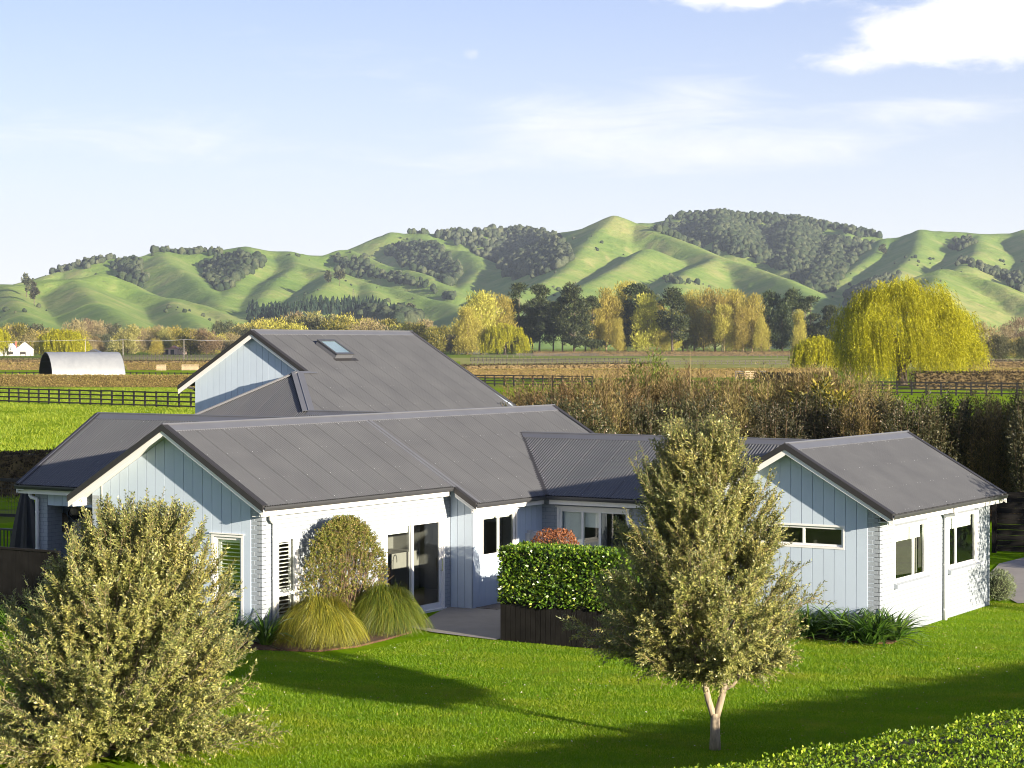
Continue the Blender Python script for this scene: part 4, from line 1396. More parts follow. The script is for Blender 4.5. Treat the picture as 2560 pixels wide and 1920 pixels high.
# ---- lawn blades: short grass over the part of the lawn in view, as one mass
def grass_mass(name, area_fn, n, h, w, mat, seed, zb=0.006, patch=0.0):
    g = np.random.default_rng(seed)
    p = area_fn(g, n)
    n = len(p)
    d = unit(np.stack([g.normal(size=n) * 0.45, g.normal(size=n) * 0.45, np.ones(n)], 1))
    hh = h * g.uniform(0.5, 1.3, n)
    if patch:
        hh = hh * (1 + patch * smooth_noise3(p, seed, 0.5))
    s = unit(np.cross(d, rand_dir(n, g)))
    v = np.stack([p - s * w / 2, p + s * w / 2, p + d * hh[:, None]], 1).reshape(-1, 3)
    o = link(name, mesh_np(name, v, np.arange(n * 3).reshape(-1, 3), mat))
    return tag(o, kind='stuff', label='short green mown grass of the lawn' if 'lawn' in name else None)


def lawn_area(g, n):
    D = 23.5 + (g.uniform(0, 1, n) ** 0.8) * 24
    px = g.uniform(420, 2680, n)
    p = CAM * np.array([1, 1, 0]) + RIGHT * ((px - 1280) / 5193.7 * D)[:, None] + FWD * D[:, None]
    x, y = p[:, 0], p[:, 1]
    bad = ((x > -0.5) & (y > -2.2) & (x < 3.8)) | ((x > 2.8) & (y > -6.4) & (x < 6.6)) | ((x > 6.4) & (y > -5.8)) | ((x > 6.55) & (y > -9.86) & (x < 13.25)) | ((x > 13.7) & (y > -10.9)) | ((x > -1.0) & (y > -0.6))
    p = p[~bad]
    p[:, 2] = 0.006
    return p


go = grass_mass('lawn_grass', lawn_area, 560000, 0.038, 0.009, M['grass'], 5, patch=0.35)


def paddock_area(g, n):
    D = 75 + (g.uniform(0, 1, n) ** 1.1) * 190
    px = g.uniform(-60, 620, n)
    p = CAM * np.array([1, 1, 0]) + RIGHT * ((px - 1280) / 5193.7 * D)[:, None] + FWD * D[:, None]
    p[:, 2] = 0.012
    keep = smooth_noise3(p, 3, 0.35) + g.uniform(-0.9, 0.9, len(p)) > -0.1
    return p[keep]


# fallen leaves and daisies on the lawn
g = np.random.default_rng(88)
p = lawn_area(g, 2600)
p[:, 2] = 0.035 + 0.012 * g.uniform(0, 1, len(p))
v = blades_np(p, unit(g.normal(size=(len(p), 3)) * np.array([1, 1, 0.25])), np.tile([0.0, 0.0, 1.0], (len(p), 1)) + 0.3 * g.normal(size=(len(p), 3)), g.uniform(0.02, 0.05, len(p)), g.uniform(0.015, 0.03, len(p)))
tag(link('fallen_leaves', mesh_np('fallen_leaves', v, quads(len(p)), mat_leaf('dry_leaf', [(0.0, (0.16, 0.11, 0.03)), (0.7, (0.34, 0.27, 0.10)), (1.0, (0.6, 0.58, 0.5))], 0.7, 0.15))), 'small dry leaves and daisies scattered over the lawn', kind='stuff')


pg = grass_mass('pasture_grass', paddock_area, 130000, 0.17, 0.05, M['pasture'], 9, 0.012, patch=0.6)
tag(pg, label='longer pasture grass in the paddock')


# ---- clipped hedges: dark core with a skin of leaves
def hedge_block(name, label, quad, z0, z1, n, leaf, mat, group=None, cat='hedge', seed=1, bump=0.06, core='core', flat=1.0, parent_tag=True, cluster=1):
    """quad: four ground corners in order; leaves cover the four sides and the top"""
    g = np.random.default_rng(seed)
    q = [np.array([p[0], p[1], 0.0]) for p in quad]
    c = sum(q) / 4
    mb = MB()
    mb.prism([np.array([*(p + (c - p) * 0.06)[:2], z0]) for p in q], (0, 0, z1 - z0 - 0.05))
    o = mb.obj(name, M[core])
    faces = [(q[i], q[(i + 1) % 4]) for i in range(4)]
    areas = [np.linalg.norm(b - a) * (z1 - z0) for a, b in faces]
    top = 0.5 * abs(np.cross((q[2] - q[0])[:2], (q[3] - q[1])[:2]))
    tot = sum(areas) + top * flat
    P, N = [], []
    for (a, b), A in zip(faces, areas):
        k = int(n * A / tot)
        u = g.uniform(0, 1, k)[:, None]
        p = a + (b - a) * u
        p[:, 2] = g.uniform(z0, z1, k)
        nn = np.cross(b - a, [0, 0, 1.0])
        nn = nn / np.linalg.norm(nn)
        if np.dot(nn, (a + b) / 2 - c) < 0:
            nn = -nn
        P.append(p)
        N.append(np.tile(nn, (k, 1)))
    k = int(n * top * flat / tot)
    u, w = g.uniform(0, 1, k)[:, None], g.uniform(0, 1, k)[:, None]
    p = (q[0] * (1 - u) + q[1] * u) * (1 - w) + (q[3] * (1 - u) + q[2] * u) * w
    p[:, 2] = z1
    P.append(p)
    N.append(np.tile([0, 0, 1.0], (k, 1)))
    P, N = np.vstack(P), np.vstack(N)
    dz = smooth_noise3(P, seed, 3.0) * bump
    P = P + N * (dz + g.uniform(-0.05, 0.03, len(P)))[:, None]
    d = unit(N * 0.55 + rand_dir(len(P), g) * 0.9 + np.array([0, 0, 0.25]))
    nr = unit(N + rand_dir(len(P), g) * 0.8)
    v = blades_np(P, d, nr, leaf[0] * g.uniform(0.6, 1.25, len(P)), leaf[1] * g.uniform(0.7, 1.2, len(P)))
    link('leaves', mesh_np('leaves', v, quads(len(P)), M[mat]), o)
    if parent_tag:
        tag(o, label, cat, group)
    return o


# planter with its clipped hedge
pl = empty('planter', (2.88, -3.6, 0))
tag(pl, 'long dark timber planter box holding a clipped green hedge', 'planter')
PV0, PV1, PX0, PX1, PH = -3.607, -6.35, 2.87, 3.62, 0.80
nb = 24
bw = (PV0 - PV1) / nb
shared = None
for i in range(nb):
    if shared is None:
        mb = MB()
        mb.box(-0.022, 0.0, -bw + 0.009, -0.001, 0.02, PH - 0.045)
        shared = mb.mesh('board', M['stain'])
    b = link('board', shared, pl)
    b.location = (PX0 - 2.88 + rnd.uniform(-0.002, 0.002), PV0 + 3.6 - i * bw, 0)
mb = MB()
mb.box(PX0 - 2.88, PX1 - 2.88, PV1 + 3.6, PV0 + 3.6, 0.0, PH - 0.06)
mb.obj('box', M['stain'], pl)
mb = MB()
mb.box(PX0 - 2.88 - 0.05, PX0 - 2.88 + 0.08, PV1 + 3.58, PV0 + 3.64, PH - 0.042, PH)
mb.box(PX0 - 2.88 + 0.08, PX1 - 2.88 + 0.04, PV0 + 3.52, PV0 + 3.64, PH - 0.042, PH)
mb.box(PX1 - 2.88 - 0.08, PX1 - 2.88 + 0.04, PV1 + 3.58, PV0 + 3.52, PH - 0.042, PH)
mb.obj('cap_rail', M['stain'], pl)
hedge_block('clipped_hedge', 'glossy bright green hedge clipped square in the dark planter box', [(PX0 - 0.02, PV0 + 0.02), (PX1 + 0.2, PV0 + 0.02), (PX1 + 0.2, PV1), (PX0 - 0.02, PV1)],
            PH - 0.06, 1.80, 15000, (0.075, 0.05), 'hedge_gloss', seed=4, bump=0.035)
hedge_block('clipped_hedge', 'low green hedge on the patio side, half hidden behind the planter', [(3.95, -3.1), (7.7, -3.1), (7.7, -3.75), (3.95, -3.75)], 0.03, 1.12, 9000, (0.075, 0.05), 'hedge_gloss', seed=6)
# broad hedge at the lawn's near edge
A0, A1 = np.array([-14.6, -14.6]), np.array([6.5, -21.4])
ed = (A1 - A0) / np.linalg.norm(A1 - A0)
pr_ = np.array([ed[1], -ed[0]])
if np.dot(pr_, CAM[:2] - A0) < 0:
    pr_ = -pr_
hedge_block('clipped_hedge', 'broad bright green hedge with a level top along the near edge of the lawn', [A0 + pr_ * 0.2, A1 + pr_ * 0.2, A1 + pr_ * 3.4, A0 + pr_ * 3.4], 0.0, 1.42, 120000, (0.046, 0.032), 'hedge_front', seed=8, bump=0.07, flat=2.4)


def round_bush(name, label, c, rad, n, leaf, mat, cat='shrub', seed=1, core='core', group=None, up=0.2, shell=0.25, noise=0.10, stems=0):
    g = np.random.default_rng(seed)
    o = empty(name, (c[0], c[1], 0.0))
    tag(o, label, cat, group)
    rad = np.array(rad)
    d0 = rand_dir(n, g)
    k = 1 + noise * smooth_noise3(d0, seed, 2.5) - shell * g.uniform(0, 1, n) ** 1.5
    p = d0 * k[:, None] * rad
    p[:, 2] += c[2]
    keep = p[:, 2] > 0.03
    p, d0 = p[keep], d0[keep]
    n = len(p)
    d = unit(d0 * 0.6 + rand_dir(n, g) * 0.7 + np.array([0, 0, up]))
    v = blades_np(p, d, unit(d0 + rand_dir(n, g)), leaf[0] * g.uniform(0.6, 1.3, n), leaf[1] * g.uniform(0.7, 1.2, n))
    link('foliage', mesh_np('foliage', v, quads(n), M[mat]), o)
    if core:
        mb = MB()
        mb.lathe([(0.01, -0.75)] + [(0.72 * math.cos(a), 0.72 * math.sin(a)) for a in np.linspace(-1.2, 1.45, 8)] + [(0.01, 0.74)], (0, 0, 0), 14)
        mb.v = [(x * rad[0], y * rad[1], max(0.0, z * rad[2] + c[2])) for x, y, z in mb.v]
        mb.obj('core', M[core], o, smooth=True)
    return o


round_bush('round_bush', 'round russet bush behind the clipped hedge by the kitchen wall', (5.4, -3.30, 1.24), (0.62, 0.62, 0.74), 8000, (0.055, 0.022), 'red_leaf', seed=3)
round_bush('grey_shrub', 'small rounded grey-green shrub at the house corner by the driveway', (14.05, -9.75, 0.30), (0.36, 0.36, 0.40), 3000, (0.06, 0.014), 'grey_shrub', seed=5, up=0.7)

# espaliered shrub against the sunny wall
g = np.random.default_rng(31)
sh = empty('wall_shrub', (1.93, -0.52, 0.03))
tag(sh, 'tall dome-shaped shrub growing against the sunny white wall', 'shrub')
NB = 130
z = g.uniform(0.25, 2.22, NB)
wdt = np.interp(z, [0.0, 0.5, 1.0, 1.5, 2.0, 2.25], [0.9, 1.35, 1.38, 1.15, 0.78, 0.35])
tip = np.stack([g.uniform(-1, 1, NB) * wdt, g.uniform(-0.38, 0.36, NB), z], 1)
root = np.stack([g.normal(size=NB) * 0.05, g.normal(size=NB) * 0.04, np.zeros(NB)], 1)
s = np.linspace(0, 1, 8)[None, :, None]
ctrl = (root + tip) * 0.5 + np.stack([tip[:, 0] * 0.12, np.zeros(NB), 0.1 * np.ones(NB)], 1)
path = root[:, None] * (1 - s) ** 2 + ctrl[:, None] * 2 * s * (1 - s) + tip[:, None] * s ** 2
path = path + g.normal(size=path.shape) * 0.02 * s
v, f = stems_np(path, g.uniform(0.008, 0.02, NB), 0.003)
link('stems', mesh_np('stems', v, f, M['twig_dark']), sh)
NT_ = 4000
HWZ, HWW = [0.0, 0.25, 0.6, 1.0, 1.4, 1.75, 2.0, 2.15, 2.26], [0.25, 0.85, 1.25, 1.36, 1.22, 0.98, 0.75, 0.52, 0.15]
pz_ = 2.24 * g.uniform(0.03, 1, NT_) ** 0.72
hw_ = np.interp(pz_, HWZ, HWW)
px_ = hw_ * g.uniform(-1, 1, NT_)
keep = g.uniform(0, 1, NT_) < np.interp(pz_, [0, 0.6, 1.2, 1.7, 2.3], [0.22, 0.38, 0.55, 0.85, 1.0]) + 0.12 * np.abs(px_ / (hw_ + 0.01))
dep = 0.42 * np.sqrt(np.clip(1.05 - (px_ / (hw_ + 0.01)) ** 2, 0, 1)) * np.clip((2.4 - pz_) / 0.8, 0.3, 1)
p = np.stack([px_, dep * (g.uniform(-1, 1, NT_) * 0.6 - 0.35) + 0.06, pz_], 1)[keep]
NT_ = len(p)
d = unit(np.stack([p[:, 0] * 0.5, np.zeros(NT_) - 0.15, np.full(NT_, 0.55)], 1) + g.normal(size=(NT_, 3)) * 0.5)
tp = twig_paths(p, d, g.uniform(0.07, 0.16, NT_), 4)
tp[..., 1] = np.clip(tp[..., 1], -0.48, 0.47)
tp[..., 2] = np.minimum(tp[..., 2], 2.34)
v, f = stems_np(tp, np.full(NT_, 0.0035), 0.002)
link('twigs', mesh_np('twigs', v, f, M['twig_dark']), sh)
link('foliage', twig_leaves(tp, 12, 0.040, 0.024, M['pitto'], 'foliage', 0.8, g), sh)


# ---- arching grasses and strap-leaved plants
def arching(name, label, x, y, n, L, w, mat, seed, spread=1.0, K=6, droop=1.0, cat='plant', group=None, base_r=0.12, zb=0.03, rise=1.0):
    g = np.random.default_rng(seed)
    az = g.uniform(0, 2 * math.pi, n)
    tilt = np.abs(g.normal(size=n)) * 0.42 * spread + 0.08
    LL = L * g.uniform(0.55, 1.1, n)
    base = np.stack([np.cos(az), np.sin(az), np.zeros(n)], 1) * (base_r * np.sqrt(g.uniform(0, 1, n)))[:, None]
    hd_ = np.stack([np.cos(az), np.sin(az), np.zeros(n)], 1)
    d0 = hd_ * np.sin(tilt)[:, None] + np.array([0, 0, 1.0]) * np.cos(tilt)[:, None] * rise
    s = np.linspace(0, 1, K)[None, :, None]
    out = hd_ * (0.42 * spread)
    path = base[:, None] + d0[:, None] * LL[:, None, None] * s + out[:, None] * LL[:, None, None] * s ** 2 - np.array([0, 0, 1.0]) * (0.62 * droop * LL * (0.5 + tilt))[:, None, None] * s ** 2.4
    path[..., 2] = np.maximum(path[..., 2], 0.01 + 0.03 * g.uniform(0, 1, (n, 1)))
    side = np.stack([-np.sin(az), np.cos(az), np.zeros(n)], 1)
    side = unit(side + g.normal(size=(n, 3)) * 0.25)
    ww = w * (np.minimum(1.0, np.linspace(1.6, 0.0, K)) ** 0.7)[None, :, None] * g.uniform(0.7, 1.2, (n, 1, 1))
    a, b = path - side[:, None] * ww / 2, path + side[:, None] * ww / 2
    v = np.stack([a, b], 2)
    idx = np.arange(n * K * 2).reshape(n, K, 2)
    f = np.stack([idx[:, :-1, 0], idx[:, :-1, 1], idx[:, 1:, 1], idx[:, 1:, 0]], -1).reshape(-1, 4)
    o = link(name, mesh_np(name, v.reshape(-1, 3), f, M[mat], smooth=True))
    o.location = (x, y, zb)
    return tag(o, label, cat, group)


def tussock(label, x, y, n, H, Rm, w, mat, seed, K=9):
    """dome of fine blades that rise from one crown, arch over and hang to the ground"""
    g = np.random.default_rng(seed)
    az = g.uniform(0, 6.283, n)
    Rr = Rm * np.sqrt(g.uniform(0.01, 1.0, n)) * g.uniform(0.85, 1.12, n)
    lump = 1 + 0.08 * np.sin(az * 3 + seed) + 0.06 * np.sin(az * 7 + 2 * seed)
    Rr = Rr * (2 - lump)
    zt = H * lump * np.sqrt(np.clip(1.05 - (Rr / Rm) ** 2 * 0.50, 0.1, 1.1)) * g.uniform(0.80, 1.06, n) * np.where(g.uniform(0, 1, n) < 0.04, 1.12, 1.0)
    ze = zt * g.uniform(0.0, 0.75, n) * (1 - 0.75 * (Rr / Rm))
    s = np.linspace(0, 1, K)[None, :]
    r = 0.12 * (1 - s) + Rr[:, None] * s ** 0.85
    up_ = zt[:, None] * np.sin(np.minimum(s / 0.55, 1.0) * math.pi / 2)
    z = up_ - (zt - ze)[:, None] * (np.maximum(s - 0.50, 0) / 0.50) ** 1.8
    tw = az[:, None] + g.normal(size=(n, 1)) * 0.60 * s
    path = np.stack([np.cos(tw) * r, np.sin(tw) * r, np.maximum(z, 0.012)], -1)
    side = np.stack([-np.sin(az), np.cos(az), np.zeros(n)], 1)
    side = unit(side + g.normal(size=(n, 3)) * 0.3)
    ww = w * np.linspace(1.0, 0.25, K)[None, :, None] * g.uniform(0.7, 1.3, (n, 1, 1))
    v = np.stack([path - side[:, None] * ww / 2, path + side[:, None] * ww / 2], 2)
    idx = np.arange(n * K * 2).reshape(n, K, 2)
    f = np.stack([idx[:, :-1, 0], idx[:, :-1, 1], idx[:, 1:, 1], idx[:, 1:, 0]], -1).reshape(-1, 4)
    o = link('tussock_grass', mesh_np('tussock_grass', v.reshape(-1, 3), f, M[mat]))
    o.location = (x, y, 0.03)
    return tag(o, label, 'tussock')


tussock('golden tussock grass mound at the house corner below the wall shrub', 0.42, -1.05, 6500, 0.84, 0.93, 0.009, 'tussock_gold', 41)
tussock('green tussock grass mound beside the sliding door', 2.50, -1.08, 6500, 0.84, 0.93, 0.009, 'tussock_green', 42)
ag = [(-0.35, 0.45, 51), (-0.55, 1.05, 52), (-0.20, -0.25, 53)]
for i, (x, y, s_) in enumerate(ag):
    arching('strap_plant', ('strap-leaved plant nearest the wall under the shuttered gable window', 'strap-leaved plant furthest left under the shuttered gable window', 'strap-leaved plant touching the golden tussock at the house corner')[i], x, y, 120, 1.0, 0.042, 'agap', s_, 1.0, K=7, droop=0.8, group='strap-leaved plants by the left gable')
ORD0 = ('nearest corner', 'second from corner', 'third from corner', 'middle', 'fourth from left', 'leftmost', 'rightmost', 'foremost')
ag = [(6.45, -9.95), (6.30, -9.45), (6.55, -9.05), (6.35, -8.55), (6.50, -8.05), (6.40, -7.5), (6.75, -10.15), (6.1, -9.95)]
for i, (x, y) in enumerate(ag):
    arching('strap_plant', ORD0[i] + ' strap-leaved plant along the gable with the long narrow window', x, y, 170, 0.92, 0.045, 'agap', 60 + i, 1.0, K=7, droop=0.8, group='strap-leaved plants by the right gable')
for i, (x, y) in enumerate([(-1.15, 6.1), (-1.25, 5.45), (-1.1, 4.8)]):
    arching('strap_plant', ('leftmost', 'middle', 'rightmost')[i] + ' strap-leaved plant at the foot of the dark timber fence', x, y, 80, 0.8, 0.034, 'agap', 80 + i, 1.0, K=7, group='strap-leaved plants by the timber fence')

# ---- dark timber fence and porch things on the left
fe = empty('timber_fence', (-0.75, 4.6, 0))
tag(fe, 'dark stained close-boarded timber fence left of the porch', 'fence')
mb = MB()
mb.box(0, 0.02, 0.003, 0.117, 0.04, 1.58)
fb = mb.mesh('board', M['stain'])
for i in range(40):
    b = link('board', fb, fe)
    b.location = (rnd.uniform(-0.002, 0.002), i * 0.12, 0)
mb = MB()
mb.box(-0.03, 0.06, 0, 4.8, 1.58, 1.62)
mb.obj('cap_rail', M['stain'], fe)
mb = MB()
for i in range(4):
    mb.box(0.02, 0.11, 0.05 + i * 1.55, 0.14 + i * 1.55, 0, 1.57)
mb.obj('post', M['stain'], fe)


def balustrade(label, x, y0, y1, ztop, z0, seed=0):
    t = empty('balustrade', (x, y0, 0))
    tag(t, label, 'railing')
    L = y1 - y0
    mb = MB()
    mb.box(-0.03, 0.03, 0, L, ztop - 0.045, ztop)
    mb.box(-0.02, 0.02, 0, L, z0 + 0.08, z0 + 0.12)
    mb.obj('rail', M['black'], t)
    mb = MB()
    mb.box(-0.011, 0.011, -0.011, 0.011, z0 + 0.12, ztop - 0.045)
    bm_ = mb.mesh('baluster', M['black'])
    k = int(L / 0.115)
    for i in range(k + 1):
        b = link('baluster', bm_, t)
        b.location = (0, 0.05 + i * (L - 0.1) / k, 0)
    return t


balustrade('black railing across the porch opening', 2.0, 4.55, 7.6, 1.10, 0.05)
balustrade('black railing on the deck beyond the brick pier', 4.4, 9.3, 13.2, 1.36, 0.35)

# hanging lanterns
ln = empty('hanging_lantern', (2.75, 7.88, 0))
tag(ln, 'oval woven brown lantern hanging in the porch by the brick pier', 'lantern')
mb = MB()
mb.lathe([(0.055, 1.585), (0.09, 1.65), (0.115, 1.76), (0.112, 1.86), (0.085, 1.95), (0.05, 1.99)], (0, 0, 0), 18)
mb.obj('shade', M['wicker'], ln, smooth=True)
mb = MB()
for k in range(9):
    zz = 1.61 + k * 0.045
    rr = float(np.interp(zz, [1.585, 1.65, 1.76, 1.86, 1.95, 1.99], [0.055, 0.09, 0.115, 0.112, 0.085, 0.05]))
    mb.lathe([(rr - 0.004, zz - 0.004), (rr + 0.004, zz), (rr - 0.004, zz + 0.004)], (0, 0, 0), 18)
mb.obj('ribs', M['wood_brown'], ln)
mb = MB()
mb.tube([(0, 0, 1.99), (0, 0, 2.40)], 0.004, 5)
mb.obj('cord', M['black'], ln)
ln = empty('hanging_lantern', (2.7, 7.45, 0))
tag(ln, 'black faceted lantern hanging in front of the porch door', 'lantern')
mb = MB()
mb.lathe([(0.03, 1.85), (0.175, 1.98), (0.175, 2.03), (0.10, 2.18), (0.03, 2.20)], (0, 0, 0), 6)
mb.obj('shade', M['black'], ln)
mb = MB()
mb.tube([(0, 0, 2.2), (0, 0, 2.40)], 0.005, 5)
mb.obj('cord', M['black'], ln)
ln = empty('hanging_lantern', (2.45, 7.22, 0))
tag(ln, 'small round wicker lantern hanging beside the black faceted lantern', 'lantern')
mb = MB()
mb.lathe([(0.05, 2.00), (0.10, 2.05), (0.115, 2.11), (0.10, 2.17), (0.05, 2.20)], (0, 0, 0), 16)
mb.obj('shade', M['wicker'], ln, smooth=True)
mb = MB()
mb.tube([(0, 0, 2.2), (0, 0, 2.40)], 0.004, 5)
mb.obj('cord', M['black'], ln)

# closed black parasol
um = empty('closed_parasol', (3.66, 9.93, 0))
tag(um, 'tall black parasol folded shut beyond the porch pier', 'parasol')
mb = MB()
prof = [(0.02, 2.62), (0.06, 2.5), (0.15, 2.1), (0.24, 1.6), (0.33, 1.0), (0.40, 0.62), (0.38, 0.60)]
nn_ = 24
vs, fs = [], []
for r_, z_ in prof:
    for k in range(nn_):
        a = 2 * math.pi * k / nn_
        rr = r_ * (1 + 0.22 * math.cos(a * 8))
        vs.append((rr * math.cos(a), rr * math.sin(a), z_))
for i in range(len(prof) - 1):
    for j in range(nn_):
        fs.append((i * nn_ + j, i * nn_ + (j + 1) % nn_, (i + 1) * nn_ + (j + 1) % nn_, (i + 1) * nn_ + j))
mb.add(vs, fs)
mb.obj('canopy', M['black'], um)
mb = MB()
mb.tube([(0, 0, 0), (0, 0, 2.7)], 0.028, 8)
mb.obj('pole', M['black'], um)
mb = MB()
mb.lathe([(0.01, 0.0), (0.35, 0.0), (0.35, 0.06), (0.05, 0.10), (0.05, 0.3)], (0, 0, 0), 20)
mb.obj('base', M['black'], um)

# dining table and chairs glimpsed through the sliding door
tb = empty('dining_table', (4.45, 1.35, 0.03))
tag(tb, 'brown dining table just inside the sliding door', 'table')
mb = MB()
mb.box(-0.45, 0.45, -0.7, 0.7, 0.70, 0.745)
mb.obj('top', M['wood_brown'], tb)
mb = MB()
mb.box(-0.035, 0.035, -0.035, 0.035, 0.0, 0.70)
lg = mb.mesh('leg', M['wood_brown'])
for sx in (-0.38, 0.38):
    for sy in (-0.62, 0.62):
        l_ = link('leg', lg, tb)
        l_.location = (sx, sy, 0)


def chair(x, y, rz, label):
    t = empty('dining_chair', (x, y, 0.03), rz)
    tag(t, label, 'chair', 'chairs at the dining table')
    mb = MB()
    mb.box(-0.22, 0.22, -0.22, 0.22, 0.42, 0.48)
    mb.obj('seat', M['wood_brown'], t)
    mb = MB()
    mb.box(-0.21, 0.21, 0.19, 0.235, 0.48, 0.98)
    mb.obj('backrest', M['wood_brown'], t)
    m = MB()
    m.box(-0.02, 0.02, -0.02, 0.02, 0.0, 0.42)
    me_ = m.mesh('leg', M['wood_brown'])
    for sx in (-0.19, 0.19):
        for sy in (-0.19, 0.19):
            l = link('leg', me_, t)
            l.location = (sx, sy, 0)


chair(4.42, 0.50, R(180), 'brown chair with its back to the sliding door')
chair(5.15, 1.4, R(-90), 'brown chair on the kitchen side of the dining table')

# ------------------------------------------------------------------ shelter shrubs behind the house
def shrub_meshes(kind, seed, n=2600):
    """upright shrub 1 m in radius, 1 unit high (scaled later); sprigs sweep up and out from several leaders"""
    g = np.random.default_rng(seed)
    nb = 60
    az, fr = g.uniform(0, 6.283, nb), np.sqrt(g.uniform(0, 1, nb))
    h = np.clip(1.0 - 0.38 * fr ** 2 + g.normal(size=nb) * 0.06, 0.25, 1.12)
    tip = np.stack([np.cos(az) * fr * 0.95, np.sin(az) * fr * 0.95, h], 1)
    root = tip * np.array([0.35, 0.35, 0.0])
    s = np.linspace(0, 1, 5)[None, :, None]
    path = root[:, None] * (1 - s) + tip[:, None] * s + (tip * np.array([0.25, 0.25, 0]))[:, None] * (s - s * s)
    b = g.integers(0, nb, n)
    q = g.uniform(0.12, 1.0, n) ** 0.75 * 3.999
    i = q.astype(int)
    p = path[b, i] + (path[b, i + 1] - path[b, i]) * (q - i)[:, None]
    p = p + g.normal(size=p.shape) * np.array([0.07, 0.07, 0.02])
    return path, p, g


SHRUBS = {}
for kind, mt, L_, W_ in (('brown', 'shrub_brown', 0.105, 0.022), ('dark', 'shrub_dark', 0.09, 0.034), ('white', 'shrub_dark', 0.09, 0.034), ('green', 'bush_green', 0.09, 0.034), ('yellow', 'bush_yellow', 0.18, 0.055)):
    for var in range(2):
        path, p, g = shrub_meshes(kind, 100 + var + len(kind) * 7, 19000)
        p3 = p * np.array([1.25, 1.25, 3.9])
        d = unit(unit(p * np.array([1, 1, 0.15])) * 0.5 + np.array([0, 0, 1.0]) * (0.75 if kind == 'brown' else 0.45) + rand_dir(len(p), g) * 0.7)
        v = blades_np(p3, d, rand_dir(len(p), g), L_ * g.uniform(0.6, 1.5, len(p)), W_ * g.uniform(0.7, 1.3, len(p)))
        fm = mesh_np('foliage', v, quads(len(p)), M[mt])
        v, f = stems_np(path * np.array([1.25, 1.25, 3.9]), np.full(len(path), 0.022), 0.006)
        sm = mesh_np('stems', v, f, M['twig_dark'])
        fl = None
        if kind == 'white':
            k = g.integers(0, len(p), 420)
            pp = p3[k] * np.array([1.03, 1.03, 1.0]) + g.normal(size=(420, 3)) * 0.05
            v = blades_np(pp, rand_dir(420, g), rand_dir(420, g), np.full(420, 0.055), np.full(420, 0.05))
            fl = mesh_np('blossom', v, quads(420), M['petal'])
        SHRUBS[kind, var] = (fm, sm, fl)

SHRUB_TEXT = {
    'brown': ('brown-tipped feathery shrub in the tall shelter hedge behind the house', 'brown shrubs of the shelter hedge'),
    'dark': ('dark green leafy shrub in the shaded lower face of the shelter hedge', 'dark shrubs of the shelter hedge'),
    'white': ('dark shrub flecked with small white flowers in the shelter hedge', 'white-flecked shrubs of the shelter hedge'),
}


SHRUB_ROW = {}


def shrub(kind, var, px, depth, h, w=1.0, label=None, group=None, row=1):
    fm, sm, fl = SHRUBS[kind, var % 2]
    p = gpt(px, depth)
    t = empty(kind_name[kind], p, rnd.uniform(0, 6.28))
    t.scale = (w, w, h / 3.9)
    lab, grp = SHRUB_TEXT.get(kind, (None, None))
    tag(t, label or lab, 'shrub', group or grp)
    if not label:
        SHRUB_ROW.setdefault((kind, row), []).append((px, t))
    link('foliage', fm, t)
    link('stems', sm, t)
    if fl:
        link('blossom', fl, t)
    return t


kind_name = {'brown': 'feathery_shrub', 'dark': 'dark_shrub', 'white': 'flowering_shrub', 'green': 'green_shrub', 'yellow': 'yellow_shrub'}


def ztop(py, depth):                      # height of something whose top shows at picture row py (2212 px wide picture)
    return 5.794 + (856.7 - py * 1.1573) / 5193.7 * depth


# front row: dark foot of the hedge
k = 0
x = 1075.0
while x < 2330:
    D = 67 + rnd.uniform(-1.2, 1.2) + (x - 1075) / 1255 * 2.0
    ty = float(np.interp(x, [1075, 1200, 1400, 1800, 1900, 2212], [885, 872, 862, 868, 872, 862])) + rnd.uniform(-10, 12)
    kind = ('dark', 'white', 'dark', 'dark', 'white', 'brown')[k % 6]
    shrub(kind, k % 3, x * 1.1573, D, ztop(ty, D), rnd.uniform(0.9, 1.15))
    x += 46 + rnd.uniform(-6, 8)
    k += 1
# second row, brown tops catching the sun
x = 1085.0
while x < 1935:
    D = 73 + rnd.uniform(-1.5, 1.5)
    ty = float(np.interp(x, [1085, 1130, 1250, 1330, 1480, 1600, 1740, 1850, 1910, 1935], [860, 842, 828, 812, 830, 822, 812, 818, 842, 875])) + rnd.uniform(-10, 14)
    shrub('brown', k % 3, x * 1.1573, D, ztop(ty, D), rnd.uniform(0.95, 1.25), row=2)
    x += 50 + rnd.uniform(-8, 8)
    k += 1
x = 1120.0
while x < 1920:
    D = 79 + rnd.uniform(-1.5, 2)
    ty = float(np.interp(x, [1120, 1250, 1330, 1480, 1550, 1740, 1850, 1910], [838, 815, 800, 806, 826, 800, 806, 830])) + rnd.uniform(-6, 16)
    shrub('brown', k % 3, x * 1.1573, D, ztop(ty, D), rnd.uniform(1.0, 1.3), row=3)
    x += 58 + rnd.uniform(-8, 10)
    k += 1
shrub('green', 0, 1412 * 1.1573, 80, ztop(778, 80), 1.5, 'bright green rounded bush standing above the brown shelter hedge', 'single bushes in the shelter hedge')
shrub('green', 1, 1395 * 1.1573, 78, ztop(806, 78), 0.8, 'smaller bright green bush at the foot of the rounded green one', 'single bushes in the shelter hedge')
shrub('yellow', 0, 1775 * 1.1573, 70, ztop(838, 70), 1.3, 'yellow-green leafy bush among the brown shelter shrubs', 'single bushes in the shelter hedge')
shrub('dark', 2, 2235 * 1.1573, 66, ztop(812, 66), 0.8, 'tall dark bush at the right-hand end of the shelter hedge', 'single bushes in the shelter hedge')
